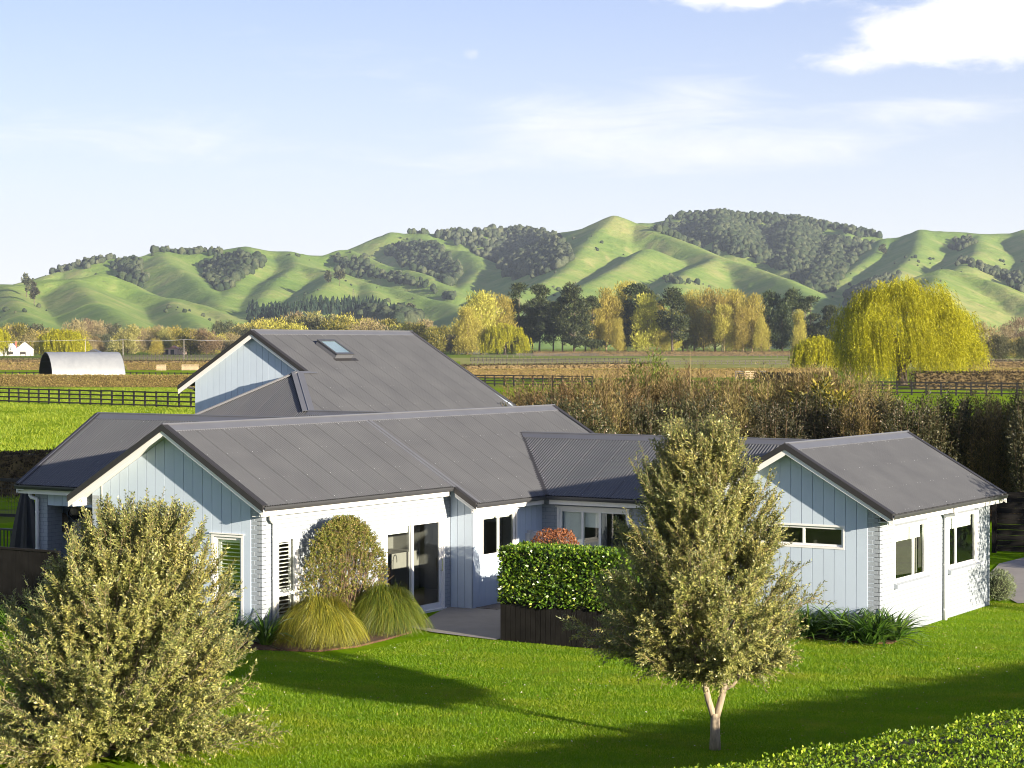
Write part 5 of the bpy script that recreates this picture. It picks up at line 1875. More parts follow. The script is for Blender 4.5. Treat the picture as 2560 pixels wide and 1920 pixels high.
# thin bare sapling
sp = empty('bare_sapling', gpt(1492 * 1.1573, 76))
tag(sp, 'thin bare sapling with pinkish twigs rising out of the brown hedge', 'tree')
g = np.random.default_rng(77)
nb = 46
hz = g.uniform(1.2, ztop(768, 76) - 0.2, nb)
az = g.uniform(0, 6.28, nb)
p0 = np.stack([np.zeros(nb), np.zeros(nb), hz * 0.72], 1)
d = unit(np.stack([np.cos(az) * 0.45, np.sin(az) * 0.45, np.ones(nb)], 1))
tp = twig_paths(p0, d, g.uniform(0.8, 1.7, nb), 5)
tp[..., 2] = np.minimum(tp[..., 2], ztop(762, 76))
mb = MB()
mb.tube([(0, 0, 0), (0.02, 0, 2.5), (0.0, 0.03, ztop(755, 76))], [0.035, 0.025, 0.008], 6)
mb.obj('trunk', M['bare_tree'], sp)
v, f = stems_np(tp, np.full(nb, 0.014), 0.006)
link('crown', mesh_np('crown', v, f, M['bare_tree']), sp)
# pale flowering shrub
t = shrub('white', 1, 2140 * 1.1573, 71, ztop(862, 71), 0.6, 'small shrub with pink blossom in the right part of the hedge', 'single bushes in the shelter hedge')
for c in t.children:
    if c.name.startswith('blossom'):
        me2 = c.data.copy()
        me2.materials.clear()
        me2.materials.append(M['pink'])
        c.data = me2

# boundary trees to the right of the picture: they shade the foot of the hedge and the end wall
def leafy_tree(name, label, loc, H, Rad, n, leaf, mat, seed, cat='tree', group=None, clear=0.25, bark='bark_dark', lobes=16):
    t = empty(name, loc)
    tag(t, label, cat, group)
    fm, tm = tree_meshes(seed, n, leaf, mat, clear, bark, lobes, H, Rad)
    link('trunk', tm, t)
    link('crown', fm, t)
    return t


def tree_meshes(seed, n, leaf, mat, clear, bark, lobes, H, Rad, shape='round', updir=0.35, spread=1.0, shell=0.55, nlimb=None, trunk_r=None):
    """trunk with limbs that end in leafy lobes; leaf clumps fill each lobe's shell"""
    g = np.random.default_rng(seed)
    if shape == 'round':
        z = g.uniform(clear + 0.08, 0.90, lobes)
        rr = np.sqrt(np.clip(1 - ((z - (clear + 1) / 2) / ((1 - clear) / 2 * 1.12)) ** 2, 0.05, 1))
    elif shape == 'tall':
        z = g.uniform(clear + 0.05, 0.93, lobes)
        rr = np.interp(z, [clear, clear + 0.25, 0.75, 1.0], [0.55, 1.0, 0.85, 0.35])
    else:                                   # pine: flat shelves, wide and ragged
        z = np.sort(g.uniform(clear, 0.96, lobes))
        rr = np.interp(z, [clear, clear + 0.2, 0.7, 0.9, 1.0], [0.9, 1.0, 0.75, 0.45, 0.15])
    az = g.uniform(0, 6.283, lobes)
    fr = g.uniform(0.25, 0.78, lobes)
    c = np.stack([np.cos(az) * rr * fr * Rad, np.sin(az) * rr * fr * Rad, z * H], 1)
    lr = np.interp(z, [clear, 1.0], [0.48, 0.30]) * Rad * g.uniform(0.7, 1.2, lobes) * spread
    which = g.choice(lobes, n, p=lr ** 2 / np.sum(lr ** 2))
    d0 = rand_dir(n, g)
    k = 1 - shell * g.uniform(0, 1, n) ** 1.4
    sq = {'round': 0.85, 'tall': 1.25, 'pine': 0.42}[shape]
    p = c[which] + d0 * (lr[which] * k)[:, None] * np.array([1, 1, sq])
    p = p + g.normal(size=p.shape) * 0.04 * Rad
    p[:, 2] = np.minimum(p[:, 2], H * 1.02)
    d = unit(d0 * 0.5 + rand_dir(n, g) * 0.6 + np.array([0, 0, updir]))
    v = blades_np(p, d, unit(d0 + rand_dir(n, g)), leaf[0] * g.uniform(0.5, 1.4, n), leaf[1] * g.uniform(0.6, 1.3, n))
    fm = mesh_np('crown', v, quads(n), M[mat])
    mb = MB()
    r0 = trunk_r or H * 0.018
    mb.tube([(0, 0, 0), (0.01 * H, 0, H * 0.3), (0, 0.01 * H, H * 0.62), (0, 0, H * 0.92)], [r0, r0 * 0.8, r0 * 0.5, r0 * 0.12], 7)
    for j in range(min(lobes, nlimb or lobes)):
        z0 = max(clear * H * 0.55, c[j][2] - np.hypot(c[j][0], c[j][1]) * 0.9)
        m = (np.array([0, 0, z0]) + c[j]) / 2 + np.array([0, 0, -0.02 * H])
        mb.tube([(0, 0, z0), m, c[j]], [r0 * 0.38, r0 * 0.26, r0 * 0.08], 5)
    return fm, mb.mesh('trunk', M[bark], True)


leafy_tree('garden_tree', 'small leafy tree just past the end of the white wall, outside the picture', (11.8, -14.4, 0), 3.9, 1.25, 2600, (0.10, 0.05), 'bush_green', 301)
for i, (px, D, H) in enumerate([(3140, 50, 6.6), (3420, 52, 6.4), (3060, 57, 6.0), (3250, 61, 6.8), (2950, 64, 5.6), (3560, 47, 6.2), (3800, 50, 6.2)]):
    leafy_tree('boundary_tree', ('first', 'second', 'third', 'fourth', 'fifth', 'sixth', 'seventh')[i] + ' leafy tree of the boundary row beyond the right edge', gpt(px, D), H, 2.1, 2600, (0.24, 0.12), 'shrub_dark', 310 + i, group='trees on the right boundary', clear=0.08)

# timber fence on the right, at the end of the drive
fe = empty('timber_fence', gpt(2488, 57.2))
tag(fe, 'dark horizontal-board timber fence at the right beside the shelter hedge', 'fence')
e = gpt(2900, 55.5) - gpt(2488, 57.2)
L = float(np.linalg.norm(e))
fe.rotation_euler = (0, 0, math.atan2(e[1], e[0]))
mb = MB()
mb.box(0, L, 0, 0.025, 0.004, 0.146)
bme = mb.mesh('board', M['stain'])
for i in range(11):
    b = link('board', bme, fe)
    b.location = (0, rnd.uniform(-0.004, 0.004), 0.05 + i * 0.15)
mb = MB()
mb.box(-0.06, 0.06, -0.06, 0.06, 0, 1.82)
pme = mb.mesh('post', M['stain'])
for i in range(4):
    b = link('post', pme, fe)
    b.location = (i * (L - 0.1) / 3, -0.02, 0)


# ------------------------------------------------------------------ fences
def rail_fence(label, A, B, spans, rails, ph, pw=0.12, rh=0.14, rt=0.04, mat='fence_black', group=None, parts=True, name='rail_fence', cat='fence', wob=0.012):
    A, B = np.array(A, float), np.array(B, float)
    e = B - A
    L = float(np.linalg.norm(e[:2]))
    t = empty(name, A, math.atan2(e[1], e[0]))
    tag(t, label, cat, group)
    s = L / spans
    if parts:
        mb = MB()
        mb.box(-pw / 2, pw / 2, 0.0, pw, 0.0, ph)
        pm = mb.mesh('post', M[mat])
        mb = MB()
        mb.box(0.003, s - 0.003, -rt, 0.0, -rh / 2, rh / 2)
        rm = mb.mesh('rail', M[mat])
        for i in range(spans + 1):
            b = link('post', pm, t)
            b.location = (i * s, 0.001, 0)
            b.rotation_euler = (rnd.uniform(-0.02, 0.02), rnd.uniform(-0.02, 0.02), 0)
        for i in range(spans):
            for z in rails:
                b = link('rail', rm, t)
                b.location = (i * s, 0, z + rnd.uniform(-wob, wob))
                b.rotation_euler = (0, rnd.uniform(-0.012, 0.012), 0)
    else:
        mb = MB()
        for i in range(spans + 1):
            mb.box(i * s - pw / 2, i * s + pw / 2, 0, pw, 0, ph)
        mb.obj('posts', M[mat], t)['kind'] = 'stuff'
        for z in rails:
            mb = MB()
            mb.box(0, L, -rt, 0, z - rh / 2, z + rh / 2)
            mb.obj('rail', M[mat], t)
    return t


rail_fence('black four-rail paddock fence in the bright grass left of the tall gable', gpt(-28, 202.5), gpt(505, 182), 20, (0.18, 0.58, 0.98, 1.36), 1.45, 0.13, 0.13)
rail_fence('black post-and-rail fence in front of the clipped brown hedge, left of the porch', gpt(-130, 69.5), gpt(67, 68), 2, (0.10, 1.28), 1.34, 0.14, 0.10)
rail_fence('black rail fence half hidden behind the brown shrubs right of the tall roof', gpt(1165, 278), gpt(1480, 268), 13, (0.35, 0.75, 1.12, 1.45), 1.55, 0.16, 0.14)
rail_fence('black rail fence running under the big willow', gpt(2170, 232), gpt(2620, 222), 12, (0.30, 0.68, 1.05, 1.42), 1.52, 0.17, 0.14)
# mesh between the posts of the near-left fence is fine wire
mb = MB()
A, B = gpt(-130, 69.7), gpt(67, 68.2)
for i in range(26):
    p = A + (B - A) * (i / 25)
    mb.beam(p, p + np.array([0, 0, 1.25]), 0.006, 0.006, up=(1, 0, 0))
for i in range(9):
    z = np.array([0, 0, 0.1 + i * 0.145])
    mb.beam(A + z, B + z, 0.006, 0.006)
tag(mb.obj('wire_netting', M['fence_grey']), 'wire netting on the black fence by the clipped brown hedge', 'netting')

far = [(1176, 1600, 640, 600, 40, 'fence_grey'), (1290, 1560, 900, 905, 34, 'fence_grey'), (1180, 2060, 560, 540, 60, 'fence_grey'),
       (1180, 2080, 790, 780, 60, 'fence_grey'), (300, 560, 840, 820, 26, 'fence_black'), (300, 560, 760, 740, 26, 'fence_grey'), (300, 560, 660, 640, 26, 'fence_grey'),
       (-40, 300, 860, 850, 26, 'fence_black'), (-40, 210, 325, 318, 14, 'fence_black'), (310, 500, 318, 312, 12, 'fence_black'), (2430, 2600, 560, 560, 14, 'fence_grey')]
texts = ['grey rail fence crossing the pale paddock nearest the tan hedgerow', 'grey rail fence along the dark hedge below the pines', 'grey rail fence halfway across the pale paddock',
         'thin grey rail fence at the far side of the pale paddock', 'black rail fence beneath the red-roofed barn',
         'grey rail fence just below the black one by the barn', 'grey rail fence above the brown hedgerow with the hurdles', 'black rail fence in front of the white farmhouse',
         'low black fence left of the half-round shed', 'low black fence right of the half-round shed', 'grey rail fence at the far right behind the willow']
for (p0, p1, d0, d1, n, mt), lab in zip(far, texts):
    rail_fence(lab, gpt(p0, d0), gpt(p1, d1), n, (0.4, 0.8, 1.2), 1.3, 0.15, 0.12, mat=mt, parts=False, group='fences far across the paddocks')


# hurdles, gate, poles
def hurdle(label, px, depth, L, n, mat='pale_wood', h=1.25, name='hurdle', rz=0.15):
    t = empty(name, gpt(px, depth), PSI - math.pi / 2 + rz)
    tag(t, label, 'hurdle')
    mb = MB()
    mb.box(0, L, -0.03, 0.0, -0.085, 0.085)
    bm = mb.mesh('board', M[mat])
    for i in range(n):
        b = link('board', bm, t)
        b.location = (0, 0, 0.16 + i * (h - 0.25) / (n - 1))
    mb = MB()
    mb.box(-0.06, 0.06, 0.001, 0.09, 0, h)
    pm = mb.mesh('post', M[mat])
    for x in (0.1, L / 2, L - 0.1):
        b = link('post', pm, t)
        b.location = (x, 0, 0)
    return t


hurdle('short pale timber hurdle against the brown hedgerow beyond the half-round shed', 391, 430, 2.0, 5)
hurdle('longer pale timber hurdle nearer the tall gable', 454, 432, 3.5, 5)
hurdle('pale timber gate panel above the brown shelter hedge', 1862, 331, 1.9, 4, 'pale_wood', 1.3)
hurdle('dark timber gate panel left of the pale gate panel', 1838, 332, 1.4, 4, 'fence_grey', 1.3)
hurdle('dark timber gate panel right of the pale gate panel', 1898, 333, 1.1, 4, 'fence_grey', 1.3)


# hedgerows
def hedgerow(label, px0, d0, px1, d1, h, w, n, leaf, mat='hedgerow', core='core_brown', seed=1, group='hedgerows across the paddocks', bump=0.12):
    a, b = gpt(px0, d0), gpt(px1, d1)
    off = FWD * w
    hedge_block('hedgerow', label, [a[:2], b[:2], (b + off)[:2], (a + off)[:2]], 0.0, h, n, leaf, mat, group, 'hedge', seed, bump, core)


hedgerow('tan clipped hedgerow in front of the half-round shed', -60, 276, 505, 270, 1.38, 1.2, 27540, (0.28, 0.07), seed=201)
hedgerow('brown hedgerow behind the two pale hurdles', 310, 443, 560, 440, 1.30, 1.2, 7000, (0.32, 0.08), seed=202)
hedgerow('tan hedgerow left of the half-round shed', -60, 440, 110, 440, 1.30, 1.2, 1500, (0.5, 0.12), seed=203)
hedgerow('dark hedgerow above the tan one left of the half-round shed', -60, 520, 130, 520, 1.6, 1.5, 1200, (0.5, 0.15), 'hedgerow_dark', seed=204)
hedgerow('thin dark hedgerow line right of the half-round shed', 300, 545, 600, 545, 1.0, 1.5, 2000, (0.5, 0.15), 'hedgerow_dark', seed=205)
hedgerow('tan hedgerow behind the shelter hedge', 1140, 338, 2080, 352, 1.35, 1.4, 27540, (0.28, 0.07), seed=206)
hedgerow('dark hedgerow tapering across behind the tan one', 1150, 424, 1650, 470, 1.1, 1.6, 4000, (0.5, 0.15), 'hedgerow_dark', seed=207)
hedgerow('dark hedgerow left of the big willow', 1890, 300, 2090, 300, 1.25, 1.4, 1800, (0.4, 0.12), 'hedgerow_dark', seed=208)
hedgerow('long dark hedgerow below the pines and yellow poplars', 1310, 905, 2075, 900, 2.0, 2.0, 6000, (0.7, 0.2), 'hedgerow_dark', seed=209)
hedgerow('tan hedgerow right of the big willow', 2420, 335, 2640, 335, 1.5, 1.4, 7956, (0.28, 0.07), seed=210)
hedgerow('dark hedgerow under the right side of the big willow', 2280, 262, 2640, 258, 2.0, 1.2, 3600, (0.4, 0.12), 'hedgerow_dark', seed=211)
hedgerow('black hedgerow line at the far right edge', 2420, 480, 2640, 480, 1.5, 1.2, 1500, (0.5, 0.15), 'hedgerow_dark', seed=212)
hedgerow('clipped dark brown hedge behind the black fence, left of the porch', -160, 77, 175, 78.5, 1.62, 1.2, 9000, (0.13, 0.05), 'hedgerow_dark', seed=213, group='clipped hedges by the house', bump=0.08)

# ------------------------------------------------------------------ half-round shed
dA = RIGHT * math.cos(R(26)) + FWD * math.sin(R(26))
sd = empty('hay_shed', gpt(113.5, 299), math.atan2(dA[1], dA[0]))
tag(sd, 'silver half-round steel shed with a dark open end', 'shed')
Ls, RS_, HS = 10.6, 4.35, 4.45
mb = MB()
na = 40
m_, tt_ = material('shed_steel')
pos = tt_.add('ShaderNodeNewGeometry').outputs['Position']
n_ = tt_.noise(pos, 0.35, 5, 0.6)
n2_ = tt_.noise(tt_.mapping(pos, (1, 1, 0.2)), 1.5, 5, 0.6)
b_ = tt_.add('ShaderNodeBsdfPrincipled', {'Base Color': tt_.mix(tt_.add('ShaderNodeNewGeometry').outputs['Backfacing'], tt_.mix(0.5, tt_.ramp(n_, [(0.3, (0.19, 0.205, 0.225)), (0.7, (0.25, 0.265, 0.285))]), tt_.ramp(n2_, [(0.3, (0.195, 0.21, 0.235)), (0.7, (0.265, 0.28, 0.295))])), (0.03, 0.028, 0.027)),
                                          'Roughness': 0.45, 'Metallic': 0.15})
finish(tt_, b_.outputs[0])
arc = [(RS_ * math.cos(a) * (1.0), HS * math.sin(a)) for a in np.linspace(0, math.pi, na + 1)]
nsh = 7
for i in range(nsh):
    mb = MB()
    x0, x1 = i * Ls / nsh, (i + 1) * Ls / nsh + (0.06 if i < nsh - 1 else 0)
    o_ = 0.012 * (i % 2)
    for j in range(na):
        (y0, z0), (y1, z1) = arc[j], arc[j + 1]
        k = 1 + o_ / RS_
        mb.add([(x0, y0 * k, z0 * k), (x1, y0 * k, z0 * k), (x1, y1 * k, z1 * k), (x0, y1 * k, z1 * k)], [(0, 3, 2, 1)])
    mb.obj('roof_panel', m_, sd, smooth=True)
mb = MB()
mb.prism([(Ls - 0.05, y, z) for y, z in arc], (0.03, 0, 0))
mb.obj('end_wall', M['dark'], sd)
for i in range(6):
    mb = MB()
    for y, z in ((RS_ * 0.985, 0.02),):
        pass
    x = 0.02 + i * (Ls - 0.3) / 5
    mb.tube([(x, y * 0.985, z * 0.985) for y, z in arc[::2]], 0.05, 5)
    mb.obj('rib', M['gutter'], sd)
for k in range(2, na - 1, 4):
    y, z = arc[k]
    mb = MB()
    mb.beam((0.02, y * 0.97, z * 0.97), (Ls - 0.1, y * 0.97, z * 0.97), 0.06, 0.06)
    mb.obj('purlin', M['gutter'], sd)

# ------------------------------------------------------------------ far farm buildings
def gable_box(parent, x0, x1, y0, y1, h, rise, wall, roof, eave=0.4, axis='x', wname='wall', hip=0.0):
    mb = MB()
    mb.box(x0, x1, y0, y1, 0, h)
    mb.obj(wname, M[wall] if isinstance(wall, str) else wall, parent)
    mb = MB()
    e = eave
    if axis == 'x':
        ym = (y0 + y1) / 2
        A_, B_ = (x0 - e + hip, ym, h + rise), (x1 + e - hip, ym, h + rise)
        q = [(x0 - e, y0 - e, h), (x1 + e, y0 - e, h), (x1 + e, y1 + e, h), (x0 - e, y1 + e, h)]
        mb.add(q + [A_, B_], [(0, 1, 5, 4), (2, 3, 4, 5), (3, 0, 4), (1, 2, 5), (0, 3, 2, 1)])
    else:
        xm = (x0 + x1) / 2
        A_, B_ = (xm, y0 - e + hip, h + rise), (xm, y1 + e - hip, h + rise)
        q = [(x0 - e, y0 - e, h), (x1 + e, y0 - e, h), (x1 + e, y1 + e, h), (x0 - e, y1 + e, h)]
        mb.add(q + [A_, B_], [(0, 4, 5, 3), (1, 2, 5, 4), (0, 1, 4), (2, 3, 5), (0, 3, 2, 1)])
    return mb.obj('roof', M[roof] if isinstance(roof, str) else roof, parent)


M['far_white'] = mat_plain('white_farm_wall', (0.78, 0.77, 0.75), 0.6)
M['far_roof'] = mat_plain('pale_grey_roof', (0.55, 0.58, 0.63), 0.5)
M['far_red'] = mat_plain('faded_red_roof', (0.42, 0.22, 0.18), 0.7)
M['far_pink'] = mat_plain('faded_barn_wall', (0.55, 0.40, 0.34), 0.8)
M['brick_red'] = mat_plain('red_brick', (0.30, 0.10, 0.06), 0.8)
hs = empty('farmhouse', gpt(-40, 905), PSI - math.pi / 2)
tag(hs, 'white farmhouse with pale grey roofs and a red chimney at the left edge', 'house')
gable_box(hs, 0, 13.5, 0, 8, 2.6, 2.9, 'far_white', 'far_roof', 0.5, 'x', hip=1.5)
gable_box(hs, 13.6, 19.5, 1.5, 9, 2.6, 3.3, 'far_white', 'far_roof', 0.5, 'y', hip=2.5)
rf = gable_box(hs, 2.0, 8.2, -2.5, 3, 2.5, 2.9, 'far_white', 'far_roof', 0.5, 'y')
mb = MB()
mb.box(12.9, 13.6, 2.5, 3.3, 2.6, 6.3)
mb.obj('chimney', M['brick_red'], rf)
for x0 in (3.2, 10.2, 15.3):
    mb = MB()
    yy = -2.5 if x0 == 3.2 else (0.0 if x0 < 13 else 1.5)
    mb.box(x0, x0 + 2.6, yy - 0.06, yy - 0.004, 0.7, 2.0)
    mb.obj('window', M['dark'], hs)
bn = empty('barn', gpt(392, 1000), PSI - math.pi / 2)
tag(bn, 'small faded red barn with an open lean-to below the bare trees', 'barn')
gable_box(bn, 5.6, 10.0, 0, 7, 2.9, 1.5, 'far_pink', 'far_red', 0.3, 'y')
mb = MB()
mb.prism([(0, -0.2, 2.3), (5.5, -0.2, 3.1), (5.5, 6, 3.1), (0, 6, 2.3)], (0, 0, 0.12))
mb.obj('lean_to_roof', M['far_red'], bn)
mb = MB()
for x in (0.2, 2.0, 3.8):
    mb.box(x, x + 0.25, 0, 0.25, 0, 2.3 + x * 0.14)
mb.obj('post', M['far_pink'], bn)
mb = MB()
mb.box(0.2, 5.5, 5.5, 5.7, 0, 2.3)
mb.obj('back_wall', M['dark'], bn)
mb = MB()
mb.box(6.6, 8.3, -0.08, -0.004, 0, 2.4)
mb.obj('doorway', M['dark'], bn)
gable_box(bn, 10.05, 13.2, 1, 7, 2.6, 0.9, 'far_pink', 'far_red', 0.2, 'x')
cb = empty('farm_cottage', gpt(1150, 1060), PSI - math.pi / 2)
tag(cb, 'low pale cottage glimpsed left of the small round willow', 'house')
gable_box(cb, 0, 14, 0, 7, 2.4, 1.8, 'far_white', 'far_red', 0.4, 'x')
sh2 = empty('dark_shed', gpt(212, 780), PSI - math.pi / 2)
tag(sh2, 'low dark shed behind the half-round shed', 'shed')
gable_box(sh2, 0, 6, 0, 6, 1.9, 1.4, 'gutter', 'gutter', 0.3, 'y')

# power line along the road
poles = [(-170, 700), (213.5, 700), (307.6, 760), (460, 760), (700, 760)]
hts = [6.9, 6.9, 7.1, 7.1, 7.1]
for i, ((px, D), h) in enumerate(zip(poles, hts)):
    t = empty('power_pole', gpt(px, D), PSI - math.pi / 2)
    tag(t, ['grey power pole outside the left edge of the picture', 'grey power pole beside the yellow willow on the left', 'grey power pole in front of the bare trees left of the barn', 'grey power pole just right of the faded barn', 'grey power pole hidden behind the tall roof'][i], 'pole', 'power poles along the road')
    mb = MB()
    mb.tube([(0, 0, 0), (0, 0, h)], [0.16, 0.11], 7)
    mb.obj('post', M['concrete'], t)
    mb = MB()
    mb.box(-0.9, 0.9, -0.06, 0.06, h - 0.35, h - 0.2)
    mb.obj('crossarm', M['fence_grey'], t)
mb = MB()
for off in (-0.7, 0.7):
    for (p0, h0), (p1, h1) in zip(list(zip(poles, hts))[:-1], list(zip(poles, hts))[1:]):
        a, b = gpt(*p0, h0 - 0.15) + RIGHT * off, gpt(*p1, h1 - 0.15) + RIGHT * off
        pts = [a + (b - a) * s - np.array([0, 0, 1.0]) * 0.5 * 4 * s * (1 - s) for s in np.linspace(0, 1, 7)]
        mb.tube(pts, 0.018, 4, cap=False)
tag(mb.obj('power_line', M['galv']), 'pale power line strung between the roadside poles', 'wire')

# ------------------------------------------------------------------ willows
def willow(name, label, loc, H, Rad, nstr, seed, seg=9, leaf=(0.36, 0.085), flow=(0, 0), skirt=0.06, squash=(1, 1), gaps=True, group='weeping willows'):
    """weeping willow: domed boughs with long hanging strands set with narrow leaves"""
    g = np.random.default_rng(seed)
    t = empty(name, loc)
    tag(t, label, 'tree', group)
    # bough tips over a lumpy dome
    nb = 150
    ph, th = g.uniform(0, 6.283, nb), np.arccos(g.uniform(-0.05, 1.0, nb))
    lump = 1 + 0.10 * np.sin(ph * 3 + seed) + 0.08 * np.sin(ph * 5 + th * 4)
    fr = g.uniform(0.5, 1.0, nb) ** 0.45
    c = np.stack([np.sin(th) * np.cos(ph) * Rad * lump * fr * squash[0], np.sin(th) * np.sin(ph) * Rad * lump * fr * squash[1],
                  H * 0.36 + np.cos(th) * H * 0.62 * fr * (0.9 + 0.1 * lump)], 1)
    mb = MB()
    mb.tube([(0, 0, 0), (0.1, 0.05, H * 0.12), (0, 0, H * 0.24)], [H * 0.055, H * 0.045, H * 0.04], 9)
    for j in range(0, nb, 6):
        mb.tube([(0, 0, H * 0.18), c[j] * np.array([0.45, 0.45, 0.62]) + np.array([0, 0, H * 0.08]), c[j] * 0.95], [H * 0.02, H * 0.012, H * 0.003], 5)
    mb.obj('trunk', M['bark_dark'], t, smooth=True)
    b = g.integers(0, nb, nstr)
    loc_r = g.normal(size=(nstr, 3)) * np.array([1, 1, 0.45]) * Rad * 0.095
    p = c[b] + loc_r
    outd = unit(p * np.array([1, 1, 0]))
    L = g.uniform(0.5, 1.15, nstr) * (g.uniform(0.22, 0.46, nb)[b]) * H
    L = np.minimum(L, np.maximum(p[:, 2] - skirt * H * g.uniform(0.3, 1.6, nstr), 0.12 * H))
    fl = (RIGHT * flow[0] + FWD * flow[1])[None, :]
    s = np.linspace(0, 1, seg)[None, :, None]
    # short arch outwards, then hanging, swept by the breeze
    path = p[:, None] + outd[:, None] * (0.20 * L)[:, None, None] * (1.6 * s - 0.6 * s * s) + np.array([0, 0, 1.0]) * L[:, None, None] * (0.22 * s - 1.2 * s ** 1.5) + fl[:, None] * L[:, None, None] * s ** 1.3
    path = path + g.normal(size=path.shape) * 0.004 * H * s
    path[..., 2] = np.maximum(path[..., 2], 0.03 * H)
    per = 20
    me_ = twig_leaves(path, per, leaf[0], leaf[1], M['willow'], 'crown', 0.45, g)
    link('crown', me_, t)
    return t


BW = gpt(2255, 277)
willow('weeping_willow', 'huge golden weeping willow behind the shelter hedge', BW, 15.0, 8.8, 8500, 61, flow=(0.16, 0.0), squash=(1.0, 1.0))
willow('weeping_willow', 'smaller golden willow at the left flank of the huge one', gpt(2040, 410), 7.6, 4.6, 1300, 62, leaf=(0.5, 0.13))
willow('weeping_willow', 'round yellow-green willow in front of the pines', gpt(1262, 1000), 15.5, 10.5, 2200, 63, leaf=(0.8, 0.26), flow=(0.1, 0))
willow('weeping_willow', 'golden willow behind the half-round shed', gpt(157, 800), 11.6, 9.2, 2400, 64, leaf=(0.65, 0.2), flow=(0.1, 0))
willow('weeping_willow', 'golden willow cut by the left edge of the picture', gpt(-22, 820), 14.5, 6.5, 1300, 65, leaf=(0.65, 0.2))

# ------------------------------------------------------------------ pines, poplars and far trees
PINES = [tree_meshes(400 + i, 6500, (1.3, 0.45), 'pine', 0.26 if i % 2 else 0.16, 'bark_dark', 22 + 3 * i, 30.0, 7.6, 'pine', 0.45, 1.15, 0.6, trunk_r=0.5) for i in range(4)]
POPS = [tree_meshes(420 + i, 9000, (1.35, 0.27), 'poplar', 0.14, 'bark_pale', 30, 28.0, 9.0, 'tall', 0.9, 1.1, 0.75, trunk_r=0.5) for i in range(4)]
FARS = [tree_meshes(440 + i, 5000, (0.95, 0.27), ('far_tree', 'poplar', 'bare_tree', 'bush_yellow', 'shrub_dark')[i], 0.10, 'bark_dark', 14, 13.0, 7.0, 'round', 0.6, 1.15, 0.75) for i in range(5)]


ORD = ['first', 'second', 'third', 'fourth', 'fifth', 'sixth', 'seventh', 'eighth', 'ninth', 'tenth', 'eleventh', 'twelfth', 'thirteenth', 'fourteenth',
       'fifteenth', 'sixteenth', 'seventeenth', 'eighteenth', 'nineteenth', 'twentieth'] + ['%d%s' % (n, {1: 'st', 2: 'nd', 3: 'rd'}.get(n % 10, 'th')) for n in range(21, 120)]
BY_PLACE = {}


def number_by_place(group, text):
    """label every member of a row by its order from the left"""
    items = sorted(BY_PLACE[group], key=lambda q: q[0])
    for i, (_, o) in enumerate(items):
        o['label'] = text % ORD[i]


FAR_LOOK = ('pale tan half-bare', 'golden', 'bare twiggy brown', 'yellow-green', 'dark green')


def far_tree(kind, var, px, D, H, w, name, label, group):
    fm, tm = {'pine': PINES, 'poplar': POPS, 'far': FARS}[kind][var]
    H0 = {'pine': 30.0, 'poplar': 28.0, 'far': 13.0}[kind]
    t = empty(name, gpt(px, D), rnd.uniform(0, 6.28))
    t.scale = (w * H / H0, w * H / H0, H / H0)
    tag(t, label, 'tree', group)
    BY_PLACE.setdefault((group, var) if kind == 'far' else group, []).append((px, t))
    link('trunk', tm, t)
    link('crown', fm, t)


def hgt(py, D):
    return ztop(py, D)


for i, (px, py, D, w) in enumerate([(1122, 612, 1040, 1.0), (1165, 608, 1060, 0.85), (1240, 606, 1005, 1.0), (1215, 640, 1010, 1.0), (1280, 640, 1012, 0.9), (1375, 606, 1030, 1.0), (1395, 614, 1032, 0.9), (1452, 620, 1000, 1.05),
                                  (1520, 640, 1090, 0.9), (1585, 650, 1095, 0.9), (1662, 622, 1025, 0.95), (1712, 622, 1020, 1.05), (1752, 640, 1015, 1.1), (1795, 655, 1010, 1.1), (1690, 650, 1005, 1.0), (1830, 662, 1010, 1.0), (1780, 690, 1030, 1.0), (1150, 660, 1030, 1.0), (1105, 640, 1075, 0.9), (1195, 650, 1050, 0.9), (1335, 640, 1095, 0.9), (1420, 650, 1090, 0.9), (1485, 655, 1095, 0.9), (1560, 655, 1100, 0.9), (1625, 660, 1095, 0.9), (1265, 640, 1085, 1.0), (1350, 650, 1090, 1.0), (1500, 650, 1098, 1.0), (1740, 655, 1092, 1.0), (1690, 660, 1096, 0.9)]):
    far_tree('pine', i % 4, px * 1.1573, D, hgt(py, D), w, 'pine_tree', 'dark pine with bare lower trunk in the row beyond the paddocks', 'pines in the row beyond the paddocks')
for i, (px, py, D, w) in enumerate([(1040, 634, 1010, 1.15), (1075, 640, 1020, 1.1), (1310, 628, 1020, 0.95), (1345, 615, 1050, 0.9), (1400, 640, 1010, 1.1), (1500, 632, 1040, 1.0), (1545, 628, 1020, 1.05), (1590, 632, 1030, 1.0),
                                  (1625, 640, 1010, 1.0), (1725, 672, 995, 0.6), (1645, 690, 1000, 0.8), (1010, 668, 1000, 1.1), (1430, 690, 1005, 0.8), (1375, 655, 1040, 0.9), (1475, 645, 1045, 0.9), (1285, 665, 1015, 0.8), (1605, 668, 1005, 0.9), (1455, 668, 1012, 0.8), (1420, 655, 1035, 0.9), (1565, 662, 1008, 0.9), (1335, 690, 1004, 0.7)]):
    far_tree('poplar', i % 4, px * 1.1573, D, hgt(py, D), w, 'poplar_tree', 'yellow-gold poplar coming into leaf among the dark pines', 'poplars in the row beyond the paddocks')
